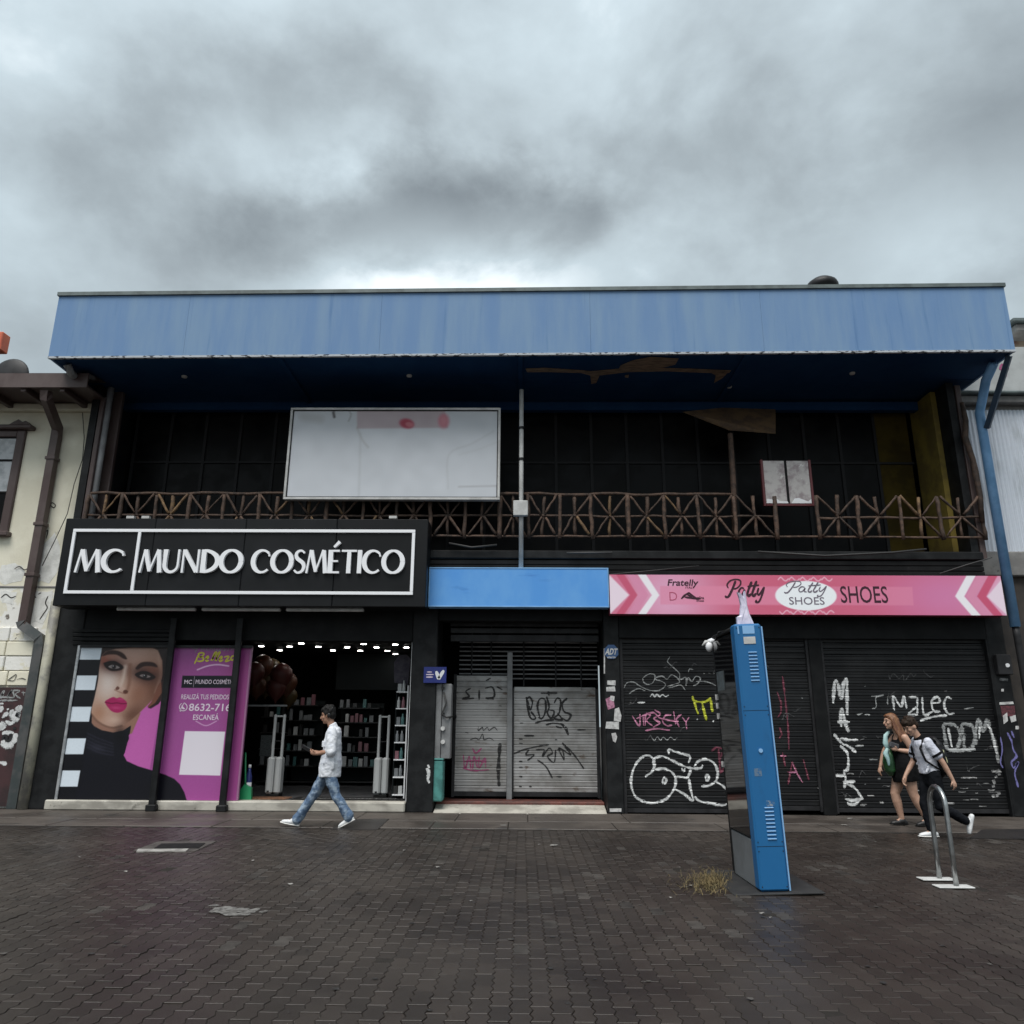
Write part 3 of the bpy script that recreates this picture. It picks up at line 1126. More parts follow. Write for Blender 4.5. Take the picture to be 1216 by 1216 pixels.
def shutter(p0, p1, pym, ytop, ybot, Y, m, label, frame_m, zbot=None):
    a, b = at(p0, pym, Y).x, at(p1, pym, Y).x
    pm = (p0 + p1) / 2
    z0 = zbot if zbot is not None else max(.02, at(pm, ybot, Y).z)
    z1 = at(pm, ytop, Y).z
    fr = MB()
    fr.box(a - .05, Y - .05, z0 - .02, a, Y + .06, z1)
    fr.box(b, Y - .05, z0 - .02, b + .05, Y + .06, z1)
    fr.box(a + .001, Y - .024, z0, b - .001, Y + .02, z0 + .07)
    sh = part('roller_shutter', fr, frame_m, B, False, label)
    me = slat_mesh(b - a - .004, m)
    z = z0 + .072
    k = 0
    while z + PITCH < z1 + .05:
        o = link('slat', me, sh, (a + .002, Y + random.uniform(-.002, .002), z))
        o.rotation_euler = (0, random.uniform(-.0006, .0006), 0)
        z += PITCH
        k += 1
    zz, yy = [q[0] for q in PROF], [q[1] for q in PROF]

    def surf(h):
        f = (h - z0 - .072) % PITCH
        return Y + float(np.interp(f, zz, yy)) - .0022
    return sh, surf


YS = YF + .12
s1, f1 = shutter(741, 866, 850, 757, 966, YS, SHUT, 'black roller shutter with big white bubble graffiti', DGREY)
s2, f2 = shutter(880, 963, 850, 757, 962, YS, SHUT, 'black roller shutter with pink line graffiti behind the kiosk', DGREY)
s3, f3 = shutter(984, 1186, 850, 757, 965, YS, SHUT, 'wide black roller shutter with white lettering behind the two walkers', DGREY)
part('shutter_post', MB().bbox(at(966, 850, YS).x, YS - .08, 0, at(981, 850, YS).x, YS + .08, zS - .01, .01), BLK, B)
part('shutter_post', MB().bbox(at(869, 850, YS).x, YS - .08, 0, at(877, 850, YS).x, YS + .08, zS - .01, .01), BLK, B)
YG = YF + .85
s4, f4 = shutter(541, 602, 870, 801, 935, YG, GSHUT, 'narrow grey roller shutter with pink scrawl', DGREY, .2)
s5, f5 = shutter(610, 708, 870, 818, 935, YG, GSHUT, 'wide grey roller shutter with black tags', DGREY, .2)
part('shutter_post', MB().bbox(at(603, 860, YG - .05).x - .015, YG - .08, .15, at(607, 860, YG - .05).x + .02, YG - .055, at(605, 775, YG).z, .004), GREYBOX, B)
for i in range(9):     # bars of the gate above the grey shutters
    z = at(600, 812, YG).z + .1 + i * .085
    if z < at(600, 765, YG).z + .4:
        part('gate_bar', MB().tube([(at(545, 800, YG).x, YG + .05, z), (at(710, 800, YG).x, YG + .05, z)], .014, 6), GREYBOX, B)
for p in (560, 583, 622, 660, 690):
    x = at(p, 790, YG).x
    part('gate_bar', MB().tube([(x, YG + .02, at(600, 815, YG).z), (x, YG + .02, at(600, 750, YG).z + .4)], .016, 6), DGREY, B)
part('shutter_rail', MB().bbox(at(611, 818, YG).x, YG - .03, at(650, 821, YG).z, at(690, 818, YG).x, YG + .03, at(650, 816, YG).z, .004), GSHUT, B)
# half-open shutter edge over the entrance and over the posters
for y0, y1 in ((738, 744), (746, 752), (754, 762)):
    part('rolled_slat', pbox(535, y0, 711, y1, YF + .42, .03, .006), DGREY, B)
for y0, y1 in ((747, 751), (752, 756), (757, 761), (762, 766)):
    part('rolled_slat', pbox(86, y0, 203, y1, YF - .02, .035, .006), BLK, B)
part('lintel_trim', pbox(95, 766, 300, 769, YF - .03, .03), DGREY, B)
for p0, p1, q0, q1 in ((205, 178, 770, 965), (285, 262, 760, 967)):
    x = at((p0 + p1) / 2, (q0 + q1) / 2, YF - .1).x
    mb = MB().bbox(x - .055, YF - .14, .05, x + .055, YF - .07, at(p0, 735, YF).z, .008)
    mb.bbox(x - .09, YF - .17, 0, x + .09, YF - .055, .11, .015)
    part('shutter_guide_post', mb, BLKW, B)
x = at(96, 800, YF).x
xpost = at((97 + 66) / 2, 860, YF).x
part('poster_frame_post', MB().bbox(xpost - .05, YF - .01, .166, xpost, YF + .05, at(97, 766, YF).z, .008), ALU, B)

# blue rain pipe and steel brace at the far end
bp = [at(1170, 438, 13.4), at(1160, 452, 13.75), at(1162, 472, 13.88), at(1172, 500, 13.88)]
x = at(1180, 590, 13.88).x
bp = [Vector((x - .02, 13.2, zb(x) - .05)), Vector((x - .02, 13.5, zb(x) - .25)), Vector((x, 13.88, zb(x) - .75)), Vector((x, 13.88, 3.2))]
part('blue_rain_pipe', MB().tube(bp, .085, 14), PIPEB, B, True)
part('rain_pipe_foot', MB().tube([(x, 13.88, 3.2), (x, 13.88, 3.05), (x + .03, 13.92, 2.6), (x + .06, 13.95, .05)], .06, 10), DGREY, B, True)
part('roof_brace', MB().tube([(x + .12, 12.95, zb(x) - .02), (x + .04, 13.80, zb(x) - 1.10)], .065, 4), DBLUE, B)
ztop = at(976, 331, 14.6).z
solo('roof_vent', MB().lathe((at(976, 337, 14.6).x, 14.6, ztop - .94), [(.10, 0), (.10, .62), (.30, .66), (.33, .74), (.30, .82), (.20, .90), (.05, .94)], 20), DGREY,
     'dark domed vent poking above the blue roof edge', 'roof vent', None, True)

# ---------------------------------------------------------------- graffiti on the shutters
def zm(x0, y0, k):
    return lambda pts: [(x0 + a / k, y0 + b / k) for a, b in pts]


q = zm(740, 760, 5.79)
stroke_tag('spray_tag', [q(p) for p in (
    [(150, 940), (200, 900), (215, 850), (195, 805), (150, 795), (95, 840), (60, 920), (55, 1000), (80, 1070), (140, 1110), (210, 1120), (290, 1095), (345, 1030), (360, 960), (335, 910), (280, 885), (215, 890)],
    [(205, 860), (215, 815), (270, 800), (330, 825), (400, 860), (470, 882), (530, 880), (545, 858)],
    [(315, 785), (312, 755), (380, 775), (455, 800), (448, 845)],
    [(360, 940), (400, 940), (440, 945), (465, 890)],
    [(400, 880), (415, 900), (425, 878)],
    [(450, 950), (460, 1020), (478, 1105), (420, 1060), (355, 1025)],
    [(485, 870), (520, 830), (575, 820), (625, 850), (648, 905), (640, 960), (600, 995), (535, 1005)],
    [(630, 970), (680, 1000), (715, 1030)],
    [(490, 1075), (520, 1105), (590, 1120), (680, 1135), (715, 1125)],
    [(268, 965), (280, 945), (297, 965), (280, 985), (268, 965)],
    [(562, 945), (575, 928), (588, 945), (575, 967), (562, 945)])], YS, f1, SPW, s1, .036)
stroke_tag('spray_tag', [q(p) for p in (
    [(5, 330), (25, 295), (70, 290), (120, 320), (180, 345), (250, 345), (290, 310), (265, 285), (220, 270), (215, 240), (175, 235), (135, 265), (150, 300), (195, 300), (225, 260), (270, 250), (300, 270), (330, 240), (370, 260), (385, 290), (350, 305), (300, 320)],
    [(320, 115), (305, 150), (345, 190), (385, 230), (390, 270), (430, 260), (430, 315), (445, 260), (470, 285), (500, 250), (530, 265), (510, 300), (480, 315)],
    [(445, 225), (455, 200), (480, 205)], [(500, 285), (560, 285), (620, 305), (670, 330)],
    [(40, 370), (75, 345), (110, 335), (150, 350)], [(310, 330), (350, 320), (395, 310), (425, 345)],
    [(550, 230), (560, 232)], [(588, 228), (598, 230)], [(622, 228), (632, 230)])], YS, f1, SPWD, s1, .020)
stroke_tag('spray_tag', [q(p) for p in ([(185, 390), (200, 372), (215, 390), (230, 375), (250, 388), (270, 376), (290, 388), (312, 380)], [(98, 430), (150, 428)])], YS, f1, SPW, s1, .024)
stroke_tag('spray_tag', [q(p) for p in (
    [(60, 520), (110, 590), (115, 510)], [(135, 515), (140, 590)], [(150, 590), (155, 510), (185, 520), (160, 555), (200, 590)], [(215, 480), (255, 510), (210, 540), (250, 570), (205, 600)],
    [(330, 515), (290, 520), (270, 560), (300, 590), (335, 585)], [(345, 490), (360, 580)], [(400, 510), (365, 545), (385, 600)], [(405, 530), (430, 560), (452, 530)], [(430, 560), (435, 615)], [(150, 622), (230, 610), (320, 620)],
    [(90, 540), (200, 500), (260, 540), (380, 560)])], YS, f1, SPP, s1, .024)
stroke_tag('spray_tag', [q(p) for p in ([(475, 385), (490, 420), (560, 425), (600, 400)], [(485, 415), (500, 470), (515, 510)], [(540, 425), (552, 480), (572, 555)], [(598, 395), (605, 450), (612, 495)])], YS, f1, SPY, s1, .036)
stroke_tag('spray_tag', [q(p) for p in ([(505, 543), (512, 548)], [(615, 555), (622, 560)])], YS, f1, SPW, s1, .045)
stroke_tag('spray_tag', [q(p) for p in ([(195, 670), (215, 690), (235, 665), (255, 690), (275, 668), (300, 688), (325, 668), (350, 686), (370, 672)],)], YS, f1, SPWD, s1, .014)
stroke_tag('spray_tag', [q(p) for p in ([(605, 765), (640, 738), (690, 750)], [(655, 745), (660, 830), (665, 915)], [(690, 760), (660, 830), (695, 870), (665, 915)])], YS, f1, SPR, s1, .030)
q = zm(900, 780, 6.08)
stroke_tag('spray_tag', [q(p) for p in ([(175, 140), (195, 300), (215, 500), (222, 670)], [(135, 250), (165, 330), (165, 400), (140, 440)], [(155, 510), (170, 560), (150, 590)], [(160, 715), (205, 715)], [(175, 690), (195, 790)],
                                        [(215, 920), (245, 760), (275, 830), (320, 910)], [(210, 830), (285, 830)], [(325, 740), (365, 890)])], YS, f2, SPR, s2, .026, smooth=False)
stroke_tag('spray_tag', [q(p) for p in ([(160, 715), (200, 715)], [(245, 765), (275, 835), (318, 905)], [(220, 835), (282, 832)])], YS, f2, SPP, s2, .020, smooth=False, lift=.008)
stroke_tag('spray_tag', [q(p) for p in ([(312, 296), (322, 300)], [(375, 90), (370, 140)], [(385, 190), (390, 220)], [(405, 380), (400, 400)], [(405, 470), (410, 495)], [(430, 560), (425, 590)], [(445, 740), (440, 760)], [(430, 890), (455, 920), (430, 950)], [(440, 1010), (465, 1020), (450, 1070)])], YS, f2, SPWD, s2, .028)
stroke_tag('spray_tag', [q(p) for p in ([(540, 335), (545, 250), (555, 175), (575, 195), (590, 270), (605, 300), (615, 200), (640, 150)], [(640, 160), (640, 300), (642, 420)])], YS, f3, SPW, s3, .050)
stroke_tag('spray_tag', [q(p) for p in ([(600, 505), (595, 440), (605, 380), (620, 440), (635, 500), (655, 545)], [(570, 470), (660, 470)])], YS, f3, SPW, s3, .050)
stroke_tag('spray_tag', [q(p) for p in ([(545, 555), (600, 620), (660, 650), (705, 690)], [(590, 590), (660, 600), (720, 600)], [(590, 640), (640, 690), (650, 750), (645, 810), (620, 830), (630, 880), (620, 950)],
                                        [(520, 865), (560, 855), (625, 858)], [(520, 865), (522, 900)], [(610, 900), (700, 900)], [(625, 905), (700, 950), (755, 1030)], [(625, 1025), (680, 1035), (755, 1025)], [(640, 1055), (690, 1065), (740, 1030)])], YS, f3, SPW, s3, .040)
stroke_tag('spray_tag', [q(p) for p in ([(540, 950), (535, 990)], [(530, 1020), (545, 1060)], [(545, 1110), (570, 1130)], [(510, 770), (505, 800)], [(715, 420), (740, 410)], [(790, 420), (805, 418)], [(765, 215), (775, 212)], [(480, 540), (465, 545)], [(700, 645), (760, 640)], [(800, 740), (860, 742)], [(765, 920), (775, 918)])], YS, f3, SPWD, s3, .030)
q = zm(940, 660, 4.406)
stroke_tag('spray_tag', [q(p) for p in ([(535, 810), (530, 735), (570, 790), (585, 735), (600, 800)], [(650, 740), (610, 740)], [(655, 740), (655, 835)], [(650, 790), (610, 830), (655, 830)], [(680, 740), (690, 830), (735, 815)],
                                        [(725, 770), (770, 765), (760, 738), (730, 760), (740, 810), (775, 815)], [(835, 750), (810, 740), (795, 780), (815, 825), (850, 825)], [(670, 862), (740, 842), (810, 835)])], YS, f3, SPW, s3, .034)
stroke_tag('spray_tag', [q(p) for p in ([(415, 735), (480, 730), (440, 740), (440, 790), (420, 800)], [(500, 735), (500, 780)], [(340, 830), (370, 825)], [(380, 832), (400, 828)], [(900, 800), (950, 795)])], YS, f3, SPWD, s3, .022)
stroke_tag('spray_tag', [q(p) for p in ([(790, 880), (800, 950), (815, 1010), (860, 1010), (880, 940), (850, 885), (790, 878)], [(885, 880), (895, 950), (905, 1010), (940, 1005), (955, 950), (940, 890), (885, 878)],
                                        [(960, 990), (960, 920), (975, 860), (1000, 920), (1020, 860), (1040, 920), (1065, 1000), (1080, 1085)], [(810, 1015), (880, 1018), (960, 1012)])], YS, f3, SPWD, s3, .062)
stroke_tag('spray_tag', [q(p) for p in ([(815, 900), (825, 950), (835, 1000)], [(980, 890), (978, 960)], [(1020, 880), (1045, 930), (1070, 1040)], [(815, 1012), (880, 1016), (955, 1010)])], YS, f3, SPW, s3, .034, lift=.008)
random.seed(21)
mb = MB()
for _ in range(26):   # scuffs where the paint has come off near the bottom
    px, py = random.uniform(1000, 1180), random.uniform(915, 958)
    p = at(px, py, YS)
    w = random.uniform(.04, .16)
    ribbon(mb, catmull([(p.x, p.z), (p.x + w / 2, p.z + random.uniform(-.01, .01)), (p.x + w, p.z)], .02), random.uniform(.008, .03), f3, .003)
for _ in range(12):
    p = at(random.uniform(1176, 1185), random.uniform(915, 950), YS)
    ribbon(mb, catmull([(p.x, p.z), (p.x + .05, p.z + .01)], .02), random.uniform(.03, .06), f3, .0036)
o = part('scuffed_paint', mb, PWD, s3)
o['kind'] = 'stuff'
# older, half faded scrawls and drips under the newer tags
random.seed(77)
for sh_, sf, xa, xb in ((s1, f1, 745, 860), (s2, f2, 905, 960), (s3, f3, 990, 1182)):
    sts = []
    for _ in range(int((xb - xa) / 11)):
        x_, y_ = random.uniform(xa, xb - 12), random.uniform(790, 945)
        n_ = random.randint(3, 7)
        sts.append([(min(xb, x_ + k * random.uniform(1.5, 3.5)), y_ + random.uniform(-5, 5)) for k in range(n_)])
    stroke_tag('faded_tag', sts, YS, sf, SPWO, sh_, .014, .0032)['kind'] = 'stuff'
# grey shutters
q = zm(500, 760, 5.067)
stroke_tag('spray_tag', [q(p) for p in ([(640, 350), (655, 345), (670, 375), (655, 420), (635, 345), (640, 400), (660, 470), (690, 470), (660, 430)], [(715, 470), (700, 400), (715, 355), (745, 360), (750, 420), (730, 470), (705, 465)],
                                        [(755, 340), (770, 400), (760, 440), (785, 470), (800, 430), (770, 420)], [(800, 380), (820, 350), (840, 370), (830, 440), (800, 470), (850, 480), (820, 440)], [(880, 350), (850, 380), (860, 430), (900, 450), (880, 485), (850, 470)],
                                        [(685, 500), (740, 485), (800, 480)], [(750, 510), (800, 500), (850, 510), (885, 570), (870, 520)], [(720, 320), (820, 320)], [(765, 300), (770, 335)])], YG, f5, SPK, s5, .028)
stroke_tag('spray_tag', [q(p) for p in ([(555, 685), (620, 660), (700, 640), (770, 630)], [(650, 660), (630, 690), (680, 690), (640, 725)], [(690, 660), (740, 660), (730, 700), (770, 650), (790, 680), (760, 700), (800, 735), (810, 660)], [(820, 660), (850, 660), (860, 720), (830, 650), (900, 690), (850, 620), (920, 690), (980, 775)], [(700, 720), (750, 760), (790, 830)])], YG, f5, SPK, s5, .021)
stroke_tag('spray_tag', [q(p) for p in ([(595, 500), (615, 500)], [(590, 595), (612, 597)], [(590, 620), (612, 624)], [(590, 730), (610, 730)], [(590, 765), (612, 765)], [(590, 820), (610, 822)], [(590, 880), (606, 882)], [(620, 575), (680, 575)], [(810, 520), (850, 530)], [(815, 820), (845, 822)], [(650, 880), (665, 882)], [(940, 540), (990, 540)], [(805, 600), (820, 600)])], YG, f5, SPK, s5, .024)
stroke_tag('spray_tag', [q(p) for p in ([(300, 290), (270, 310), (290, 340), (250, 355), (320, 350)], [(350, 300), (350, 360)], [(385, 290), (430, 285), (440, 340), (390, 350), (440, 355)], [(455, 280), (490, 300)], [(390, 245), (420, 230)])], YG, f4, SPK, s4, .026)
stroke_tag('spray_tag', [q(p) for p in ([(345, 520), (345, 545), (370, 525), (375, 545), (400, 525), (410, 545), (440, 525), (460, 545)], [(295, 600), (330, 590), (350, 600), (370, 565), (380, 600), (410, 590), (440, 605)], [(470, 395), (485, 398)], [(470, 428), (485, 430)], [(265, 555), (285, 560)])], YG, f4, SPK, s4, .012)
stroke_tag('spray_tag', [q(p) for p in ([(255, 690), (265, 775), (290, 700), (300, 775)], [(310, 775), (320, 700), (340, 770)], [(350, 700), (350, 770), (385, 710), (390, 770)], [(250, 770), (320, 785), (410, 780)], [(310, 650), (330, 680), (365, 650)], [(260, 730), (330, 725), (395, 735)])], YG, f4, SPM, s4, .022)
stroke_tag('spray_tag', [q(p) for p in ([(475, 620), (470, 700), (465, 800), (470, 880)],)], YG, f4, SPK, s4, .05)

# ---------------------------------------------------------------- black shop sign with raised letters
YN = 13.32
a, b = at(70, 668, YN).x, at(507, 668, YN).x
z0, z1 = at(285, 720, YN).z, at(285, 616, YN).z
SG = thing('shop_sign', 'long black shop sign with raised white letters above the cosmetics shop', 'sign', ((a + b) / 2, YN, z0))
wn = 4
for i in range(wn):
    part('sign_panel', MB().bbox(a + (b - a) * i / wn + .001, YN, z0, a + (b - a) * (i + 1) / wn - .001, YF - .16, z1, .012), SIGNBLK, SG)
fx0, fx1 = at(82, 668, YN).x, at(492, 668, YN).x
fxm = at(162, 668, YN).x
fz0, fz1 = at(285, 706, YN).z, at(285, 629, YN).z
t = .055
for (x0, x1, u0, u1) in ((fx0, fx1, fz1 - t, fz1), (fx0, fx1, fz0, fz0 + t), (fx0, fx0 + t, fz0 + t + .001, fz1 - t - .001), (fx1 - t, fx1, fz0 + t + .001, fz1 - t - .001), (fxm - t / 2, fxm + t / 2, fz0 + t + .001, fz1 - t - .001)):
    part('border_strip', MB().bbox(x0, YN - .035, u0, x1, YN - .001, u1, .004), WHITEG, SG)


def vstroke(mb, pts, ws, y0, y1, step=.04):
    """raised stroke of varying width, closed solid"""
    n = len(pts)
    Lf, Rt = [], []
    for i in range(n):
        a_, b_ = pts[max(i - 1, 0)], pts[min(i + 1, n - 1)]
        d = np.array(b_, float) - np.array(a_, float)
        d /= np.linalg.norm(d) + 1e-9
        nr = np.array([-d[1], d[0]])
        Lf.append(np.array(pts[i]) + nr * ws[i] / 2)
        Rt.append(np.array(pts[i]) - nr * ws[i] / 2)
    V = []
    for p, r in zip(Lf, Rt):
        V += [(p[0], y0, p[1]), (r[0], y0, r[1]), (p[0], y1, p[1]), (r[0], y1, r[1])]
    F = []
    for i in range(n - 1):
        k, m = 4 * i, 4 * i + 4
        F += [(k, k + 1, m + 1, m), (k + 2, m + 2, m + 3, k + 3), (k, m, m + 2, k + 2), (k + 1, k + 3, m + 3, m + 1)]
    F += [(0, 2, 3, 1), (4 * n - 4, 4 * n - 3, 4 * n - 1, 4 * n - 2)]
    mb.add(V, F)


def arc(cx, cy, rx, ry, a0, a1, n=22):
    return [(cx + rx * math.cos(R(a0 + (a1 - a0) * i / n)), cy + ry * math.sin(R(a0 + (a1 - a0) * i / n))) for i in range(n + 1)]


TH, TN = .195, .092


def glyph(ch):
    """strokes of a flared sans capital: (points, widths), and the advance"""
    if ch == 'M':
        return [([(.03, 0), (.17, 1)], [.085, .07]), ([(.20, .98), (.33, .5), (.47, .06)], [.17, .15, .13]), ([(.46, .05), (.77, 1)], [.06, .08]), ([(.80, .98), (.86, .5), (.93, 0)], [.15, .155, .18])], 1.02
    if ch in 'CG':
        p = arc(.50, .50, .43, .47, 48, 312, 26)
        return [(p, [TN + (TH - TN) * max(0, -math.cos(R(48 + 264 * i / 26))) ** 1.0 * 1.0 for i in range(27)]), ([(.79, .86), (.83, .72)], [.05, .07])], .92
    if ch == 'O':
        p = arc(.53, .50, .45, .47, 0, 360, 36)
        return [(p, [TN + (TH - TN) * abs(math.cos(R(10 * i))) for i in range(37)])], 1.08
    if ch == 'U':
        p = [(.10, 1), (.10, .6), (.10, .34)] + arc(.40, .33, .30, .30, 180, 360, 12)[1:] + [(.70, .6), (.70, 1)]
        n = len(p)
        return [(p, [TH, .15, .15] + [.15 - .07 * i / 12 for i in range(1, 13)] + [.08, .09])], .84
    if ch == 'N':
        return [([(.08, 0), (.08, 1)], [.085, .075]), ([(.10, .97), (.72, .03)], [.16, .15]), ([(.76, 0), (.76, 1)], [.07, .09])], .88
    if ch == 'D':
        p = arc(.10, .5, .66, .46, 88, -88, 18)
        return [([(.12, 0), (.12, 1)], [TH, TH]), (p, [TN + (TH - TN) * math.cos(R(88 - 176 * i / 18)) for i in range(19)])], .84
    if ch == 'S':
        p = [(.50, .86), (.40, .95), (.27, .96), (.14, .88), (.11, .75), (.18, .62), (.32, .53), (.45, .43), (.51, .29), (.46, .12), (.33, .03), (.18, .03), (.06, .13)]
        return [(catmull(p, .06), None)], .62
    if ch == 'E':
        return [([(.12, 0), (.12, 1)], [TH, TH]), ([(.13, .962), (.54, .962)], [.075, .085]), ([(.13, .52), (.48, .52)], [.07, .075]), ([(.13, .038), (.56, .038)], [.075, .085])], .62
    if ch == 'É':
        s_, w = glyph('E')
        return s_ + [([(.26, 1.12), (.52, 1.36)], [.09, .14])], w
    if ch == 'T':
        return [([(.38, 0), (.38, .93)], [.175, .16]), ([(.02, .962), (.74, .962)], [.085, .085])], .76
    if ch == 'I':
        return [([(.13, 0), (.13, 1)], [.175, .175])], .28
    return [], .34


def sign_line(body, x0, x1, zbot, h, Y, dep, m, parent):
    tot = sum(glyph(c)[1] for c in body)
    k = (x1 - x0) / tot
    x = x0
    for c in body:
        gl, w = glyph(c)
        if gl:
            mb = MB()
            for n, (p, ws) in enumerate(gl):
                if ws is None:
                    ws = [.075 + .085 * math.sin(math.pi * i / (len(p) - 1)) ** 2 for i in range(len(p))]
                pts = [(x + float(q_[0]) * k, zbot + float(q_[1]) * h) for q_ in p]
                vstroke(mb, pts, [v * (k + h) / 2 * 1.08 for v in ws], Y - dep - .0012 * n, Y - .001)
            part('letter', mb, m, parent)
        x += w * k


zl0, zl1 = at(285, 681, YN).z, at(285, 653.5, YN).z
sign_line('MC', at(92, 668, YN).x, at(150, 668, YN).x, zl0, zl1 - zl0, YN, .06, WHITEG, SG)
sign_line('MUNDO', at(168, 668, YN).x, at(290, 668, YN).x, zl0, zl1 - zl0, YN, .06, WHITEG, SG)
sign_line('COSMÉTICO', at(300, 668, YN).x, at(481, 668, YN).x, zl0, zl1 - zl0, YN, .06, WHITEG, SG)
for x0, x1 in ((139, 232), (240, 333), (340, 432)):
    xa, xb, zz = at(x0, 724, YN + .2).x, at(x1, 724, YN + .2).x, z0 - .035
    o = MB().bbox(xa, YN + .17, zz - .02, xb, YN + .25, zz + .034, .01)
    t_ = part('light_batten', o, OFFW, SG)
for p in (150, 168, 462):
    part('top_bracket', pbox(p, 612.5, p + 9, 615.5, YN + .12, .08), OFFW, SG)

# ---------------------------------------------------------------- blue sign
YU = 13.62
a, b = at(509, 697, YU).x, at(723, 697, YU).x
z0, z1 = at(616, 721, YU).z, at(616, 674, YU).z
o = thing('blank_sign', 'plain bright blue sign panel without lettering above the grey shutters', 'sign', ((a + b) / 2, YU, z0))
part('panel', MB().bbox(a + .02, YU, z0 + .02, b - .02, YU + .02, z1 - .02, .004), SIGNBLU, o)
for bx in ((a, z0, b, z0 + .022), (a, z1 - .022, b, z1), (a, z0 + .023, a + .022, z1 - .023), (b - .022, z0 + .023, b, z1 - .023)):
    part('frame_strip', MB().bbox(bx[0], YU - .008, bx[1], bx[2], YF - .13, bx[3], .003), PIPEB, o)

# ---------------------------------------------------------------- pink shoe shop sign
YP = 13.60
a, b = at(724, 703, YP).x, at(1192, 708, YP).x
z0, z1 = at(958, 730, YP).z, at(958, 683, YP).z
PK = thing('shoe_shop_sign', 'long pink sign with chevrons and a white oval above the black shutters', 'sign', ((a + b) / 2, YP, z0))
part('sign_box', MB().bbox(a, YP + .004, z0, b, YF - .13, z1, .008), mat('dark_pink_box', (0.20, 0.03, 0.06), 0.5), PK)
PRINT = vcol_mat('printed_vinyl', 0.35, 0.35)
sx = lambda X: (X - a) / (b - a)


def paint_pink(px, py):
    # layout of the banner itself: u along 0..470, v up 0..47
    X = at(724, 703, YP).x
    u = (px - 724 - (py - 706) * 0.10 * (px - 650) / 600)
    v = py - (682.5 + (px - 724) * 0.004)
    P = Paint(u, v, (203, 98, 126))
    P.blob(70, 24, 60, 60, (222, 170, 200), .9)
    P.blob(400, 24, 75, 40, (205, 125, 170), .9)
    P.blob(480, 24, 40, 40, (228, 190, 215), .95)
    P.poly([(60, 13), (360, 13), (360, 35), (60, 35)], (219, 135, 165), 1.5, .65)
    P.poly([(105, 13), (235, 15), (240, 35), (105, 35)], (225, 140, 168), 3, .4)
    P.poly([(-5, -5), (23, 24), (-5, 52)], (232, 215, 228), 2)
    for i, c in ((0, (196, 88, 118)), (1, (214, 140, 172)), (2, (236, 232, 238))):
        d = i * 13
        P.poly([(6 + d, -3), (16 + d, -3), (33 + d, 24), (14 + d, 51), (4 + d, 51), (24 + d, 24)], c, 1.6)
    r0 = 470
    P.poly([(r0 + 5, -5), (r0 - 22, 24), (r0 + 5, 52)], (230, 212, 226), 2)
    for i, c in ((0, (196, 84, 116)), (1, (214, 140, 172)), (2, (236, 232, 238))):
        d = i * 13
        P.poly([(r0 - 6 - d, -3), (r0 - 17 - d, -3), (r0 - 34 - d, 24), (r0 - 13 - d, 51), (r0 - 2 - d, 51), (r0 - 23 - d, 24)], c, 1.6)
    # oval
    e = np.sqrt(((u - 233) / 37.5) ** 2 + ((v - 24) / 18.0) ** 2)
    P.mix(np.clip((1 - e) * 18, 0, 1), (236, 240, 244))
    for s_, yy in ((-1, 5), (1, 43)):
        for k in (-26, -13, 0, 13, 26):
            P.line([(233 + k - 6, yy + s_ * 0), (233 + k - 3, yy + s_ * 3), (233 + k, yy), (233 + k + 3, yy - s_ * 1.5), (233 + k + 6, yy + s_ * 1)], 1.1, (240, 205, 220), .9, 1.2)
    return P.c


print_grid('printed_face', a + .002, b - .002, z0 + .002, z1 - .002, YP, 760, 78, paint_pink, PRINT, PK)
MAROON = mat('dark_maroon_ink', (0.035, 0.004, 0.014), 0.45)
INK = mat('black_ink', (0.012, 0.011, 0.013), 0.45)
GREYI = mat('grey_ink', (0.16, 0.13, 0.17), 0.5)
flat = lambda z: YP - .003


def script_patty(x0, y0, sx_, sy_, w, m, name='lettering'):
    """flowing script word: P a t t y"""
    f = lambda pts: [(x0 + x * sx_, y0 + y * sy_) for x, y in pts]
    st = [(w * 1.5, f([(.00, .92), (.03, 1.0), (.08, .98), (.13, .80), (.20, .45), (.26, .08)])),
          (w, f([(.08, .50), (.05, .30), (.13, .08), (.26, .00), (.37, .06), (.38, .28), (.30, .48), (.21, .55)])),
          (w * 1.2, f([(.47, .52), (.40, .48), (.34, .68), (.36, .90), (.42, .86), (.48, .60), (.46, .86), (.52, .92)])),
          (w * 1.5, f([(.66, .12), (.60, .45), (.55, .82), (.59, .93), (.64, .80)])),
          (w * 1.5, f([(.78, .08), (.72, .45), (.67, .82), (.71, .93), (.77, .78)])),
          (w, f([(.55, .40), (.68, .36), (.84, .32)])),
          (w * 1.3, f([(.83, .48), (.80, .75), (.83, .88), (.90, .70), (.97, .42)])),
          (w * 1.2, f([(.97, .42), (.91, .90), (.84, 1.25), (.76, 1.28), (.78, 1.15)]))]
    return stroke_tag(name, st, YP, flat, m, PK, w, 0.0, step=.012)


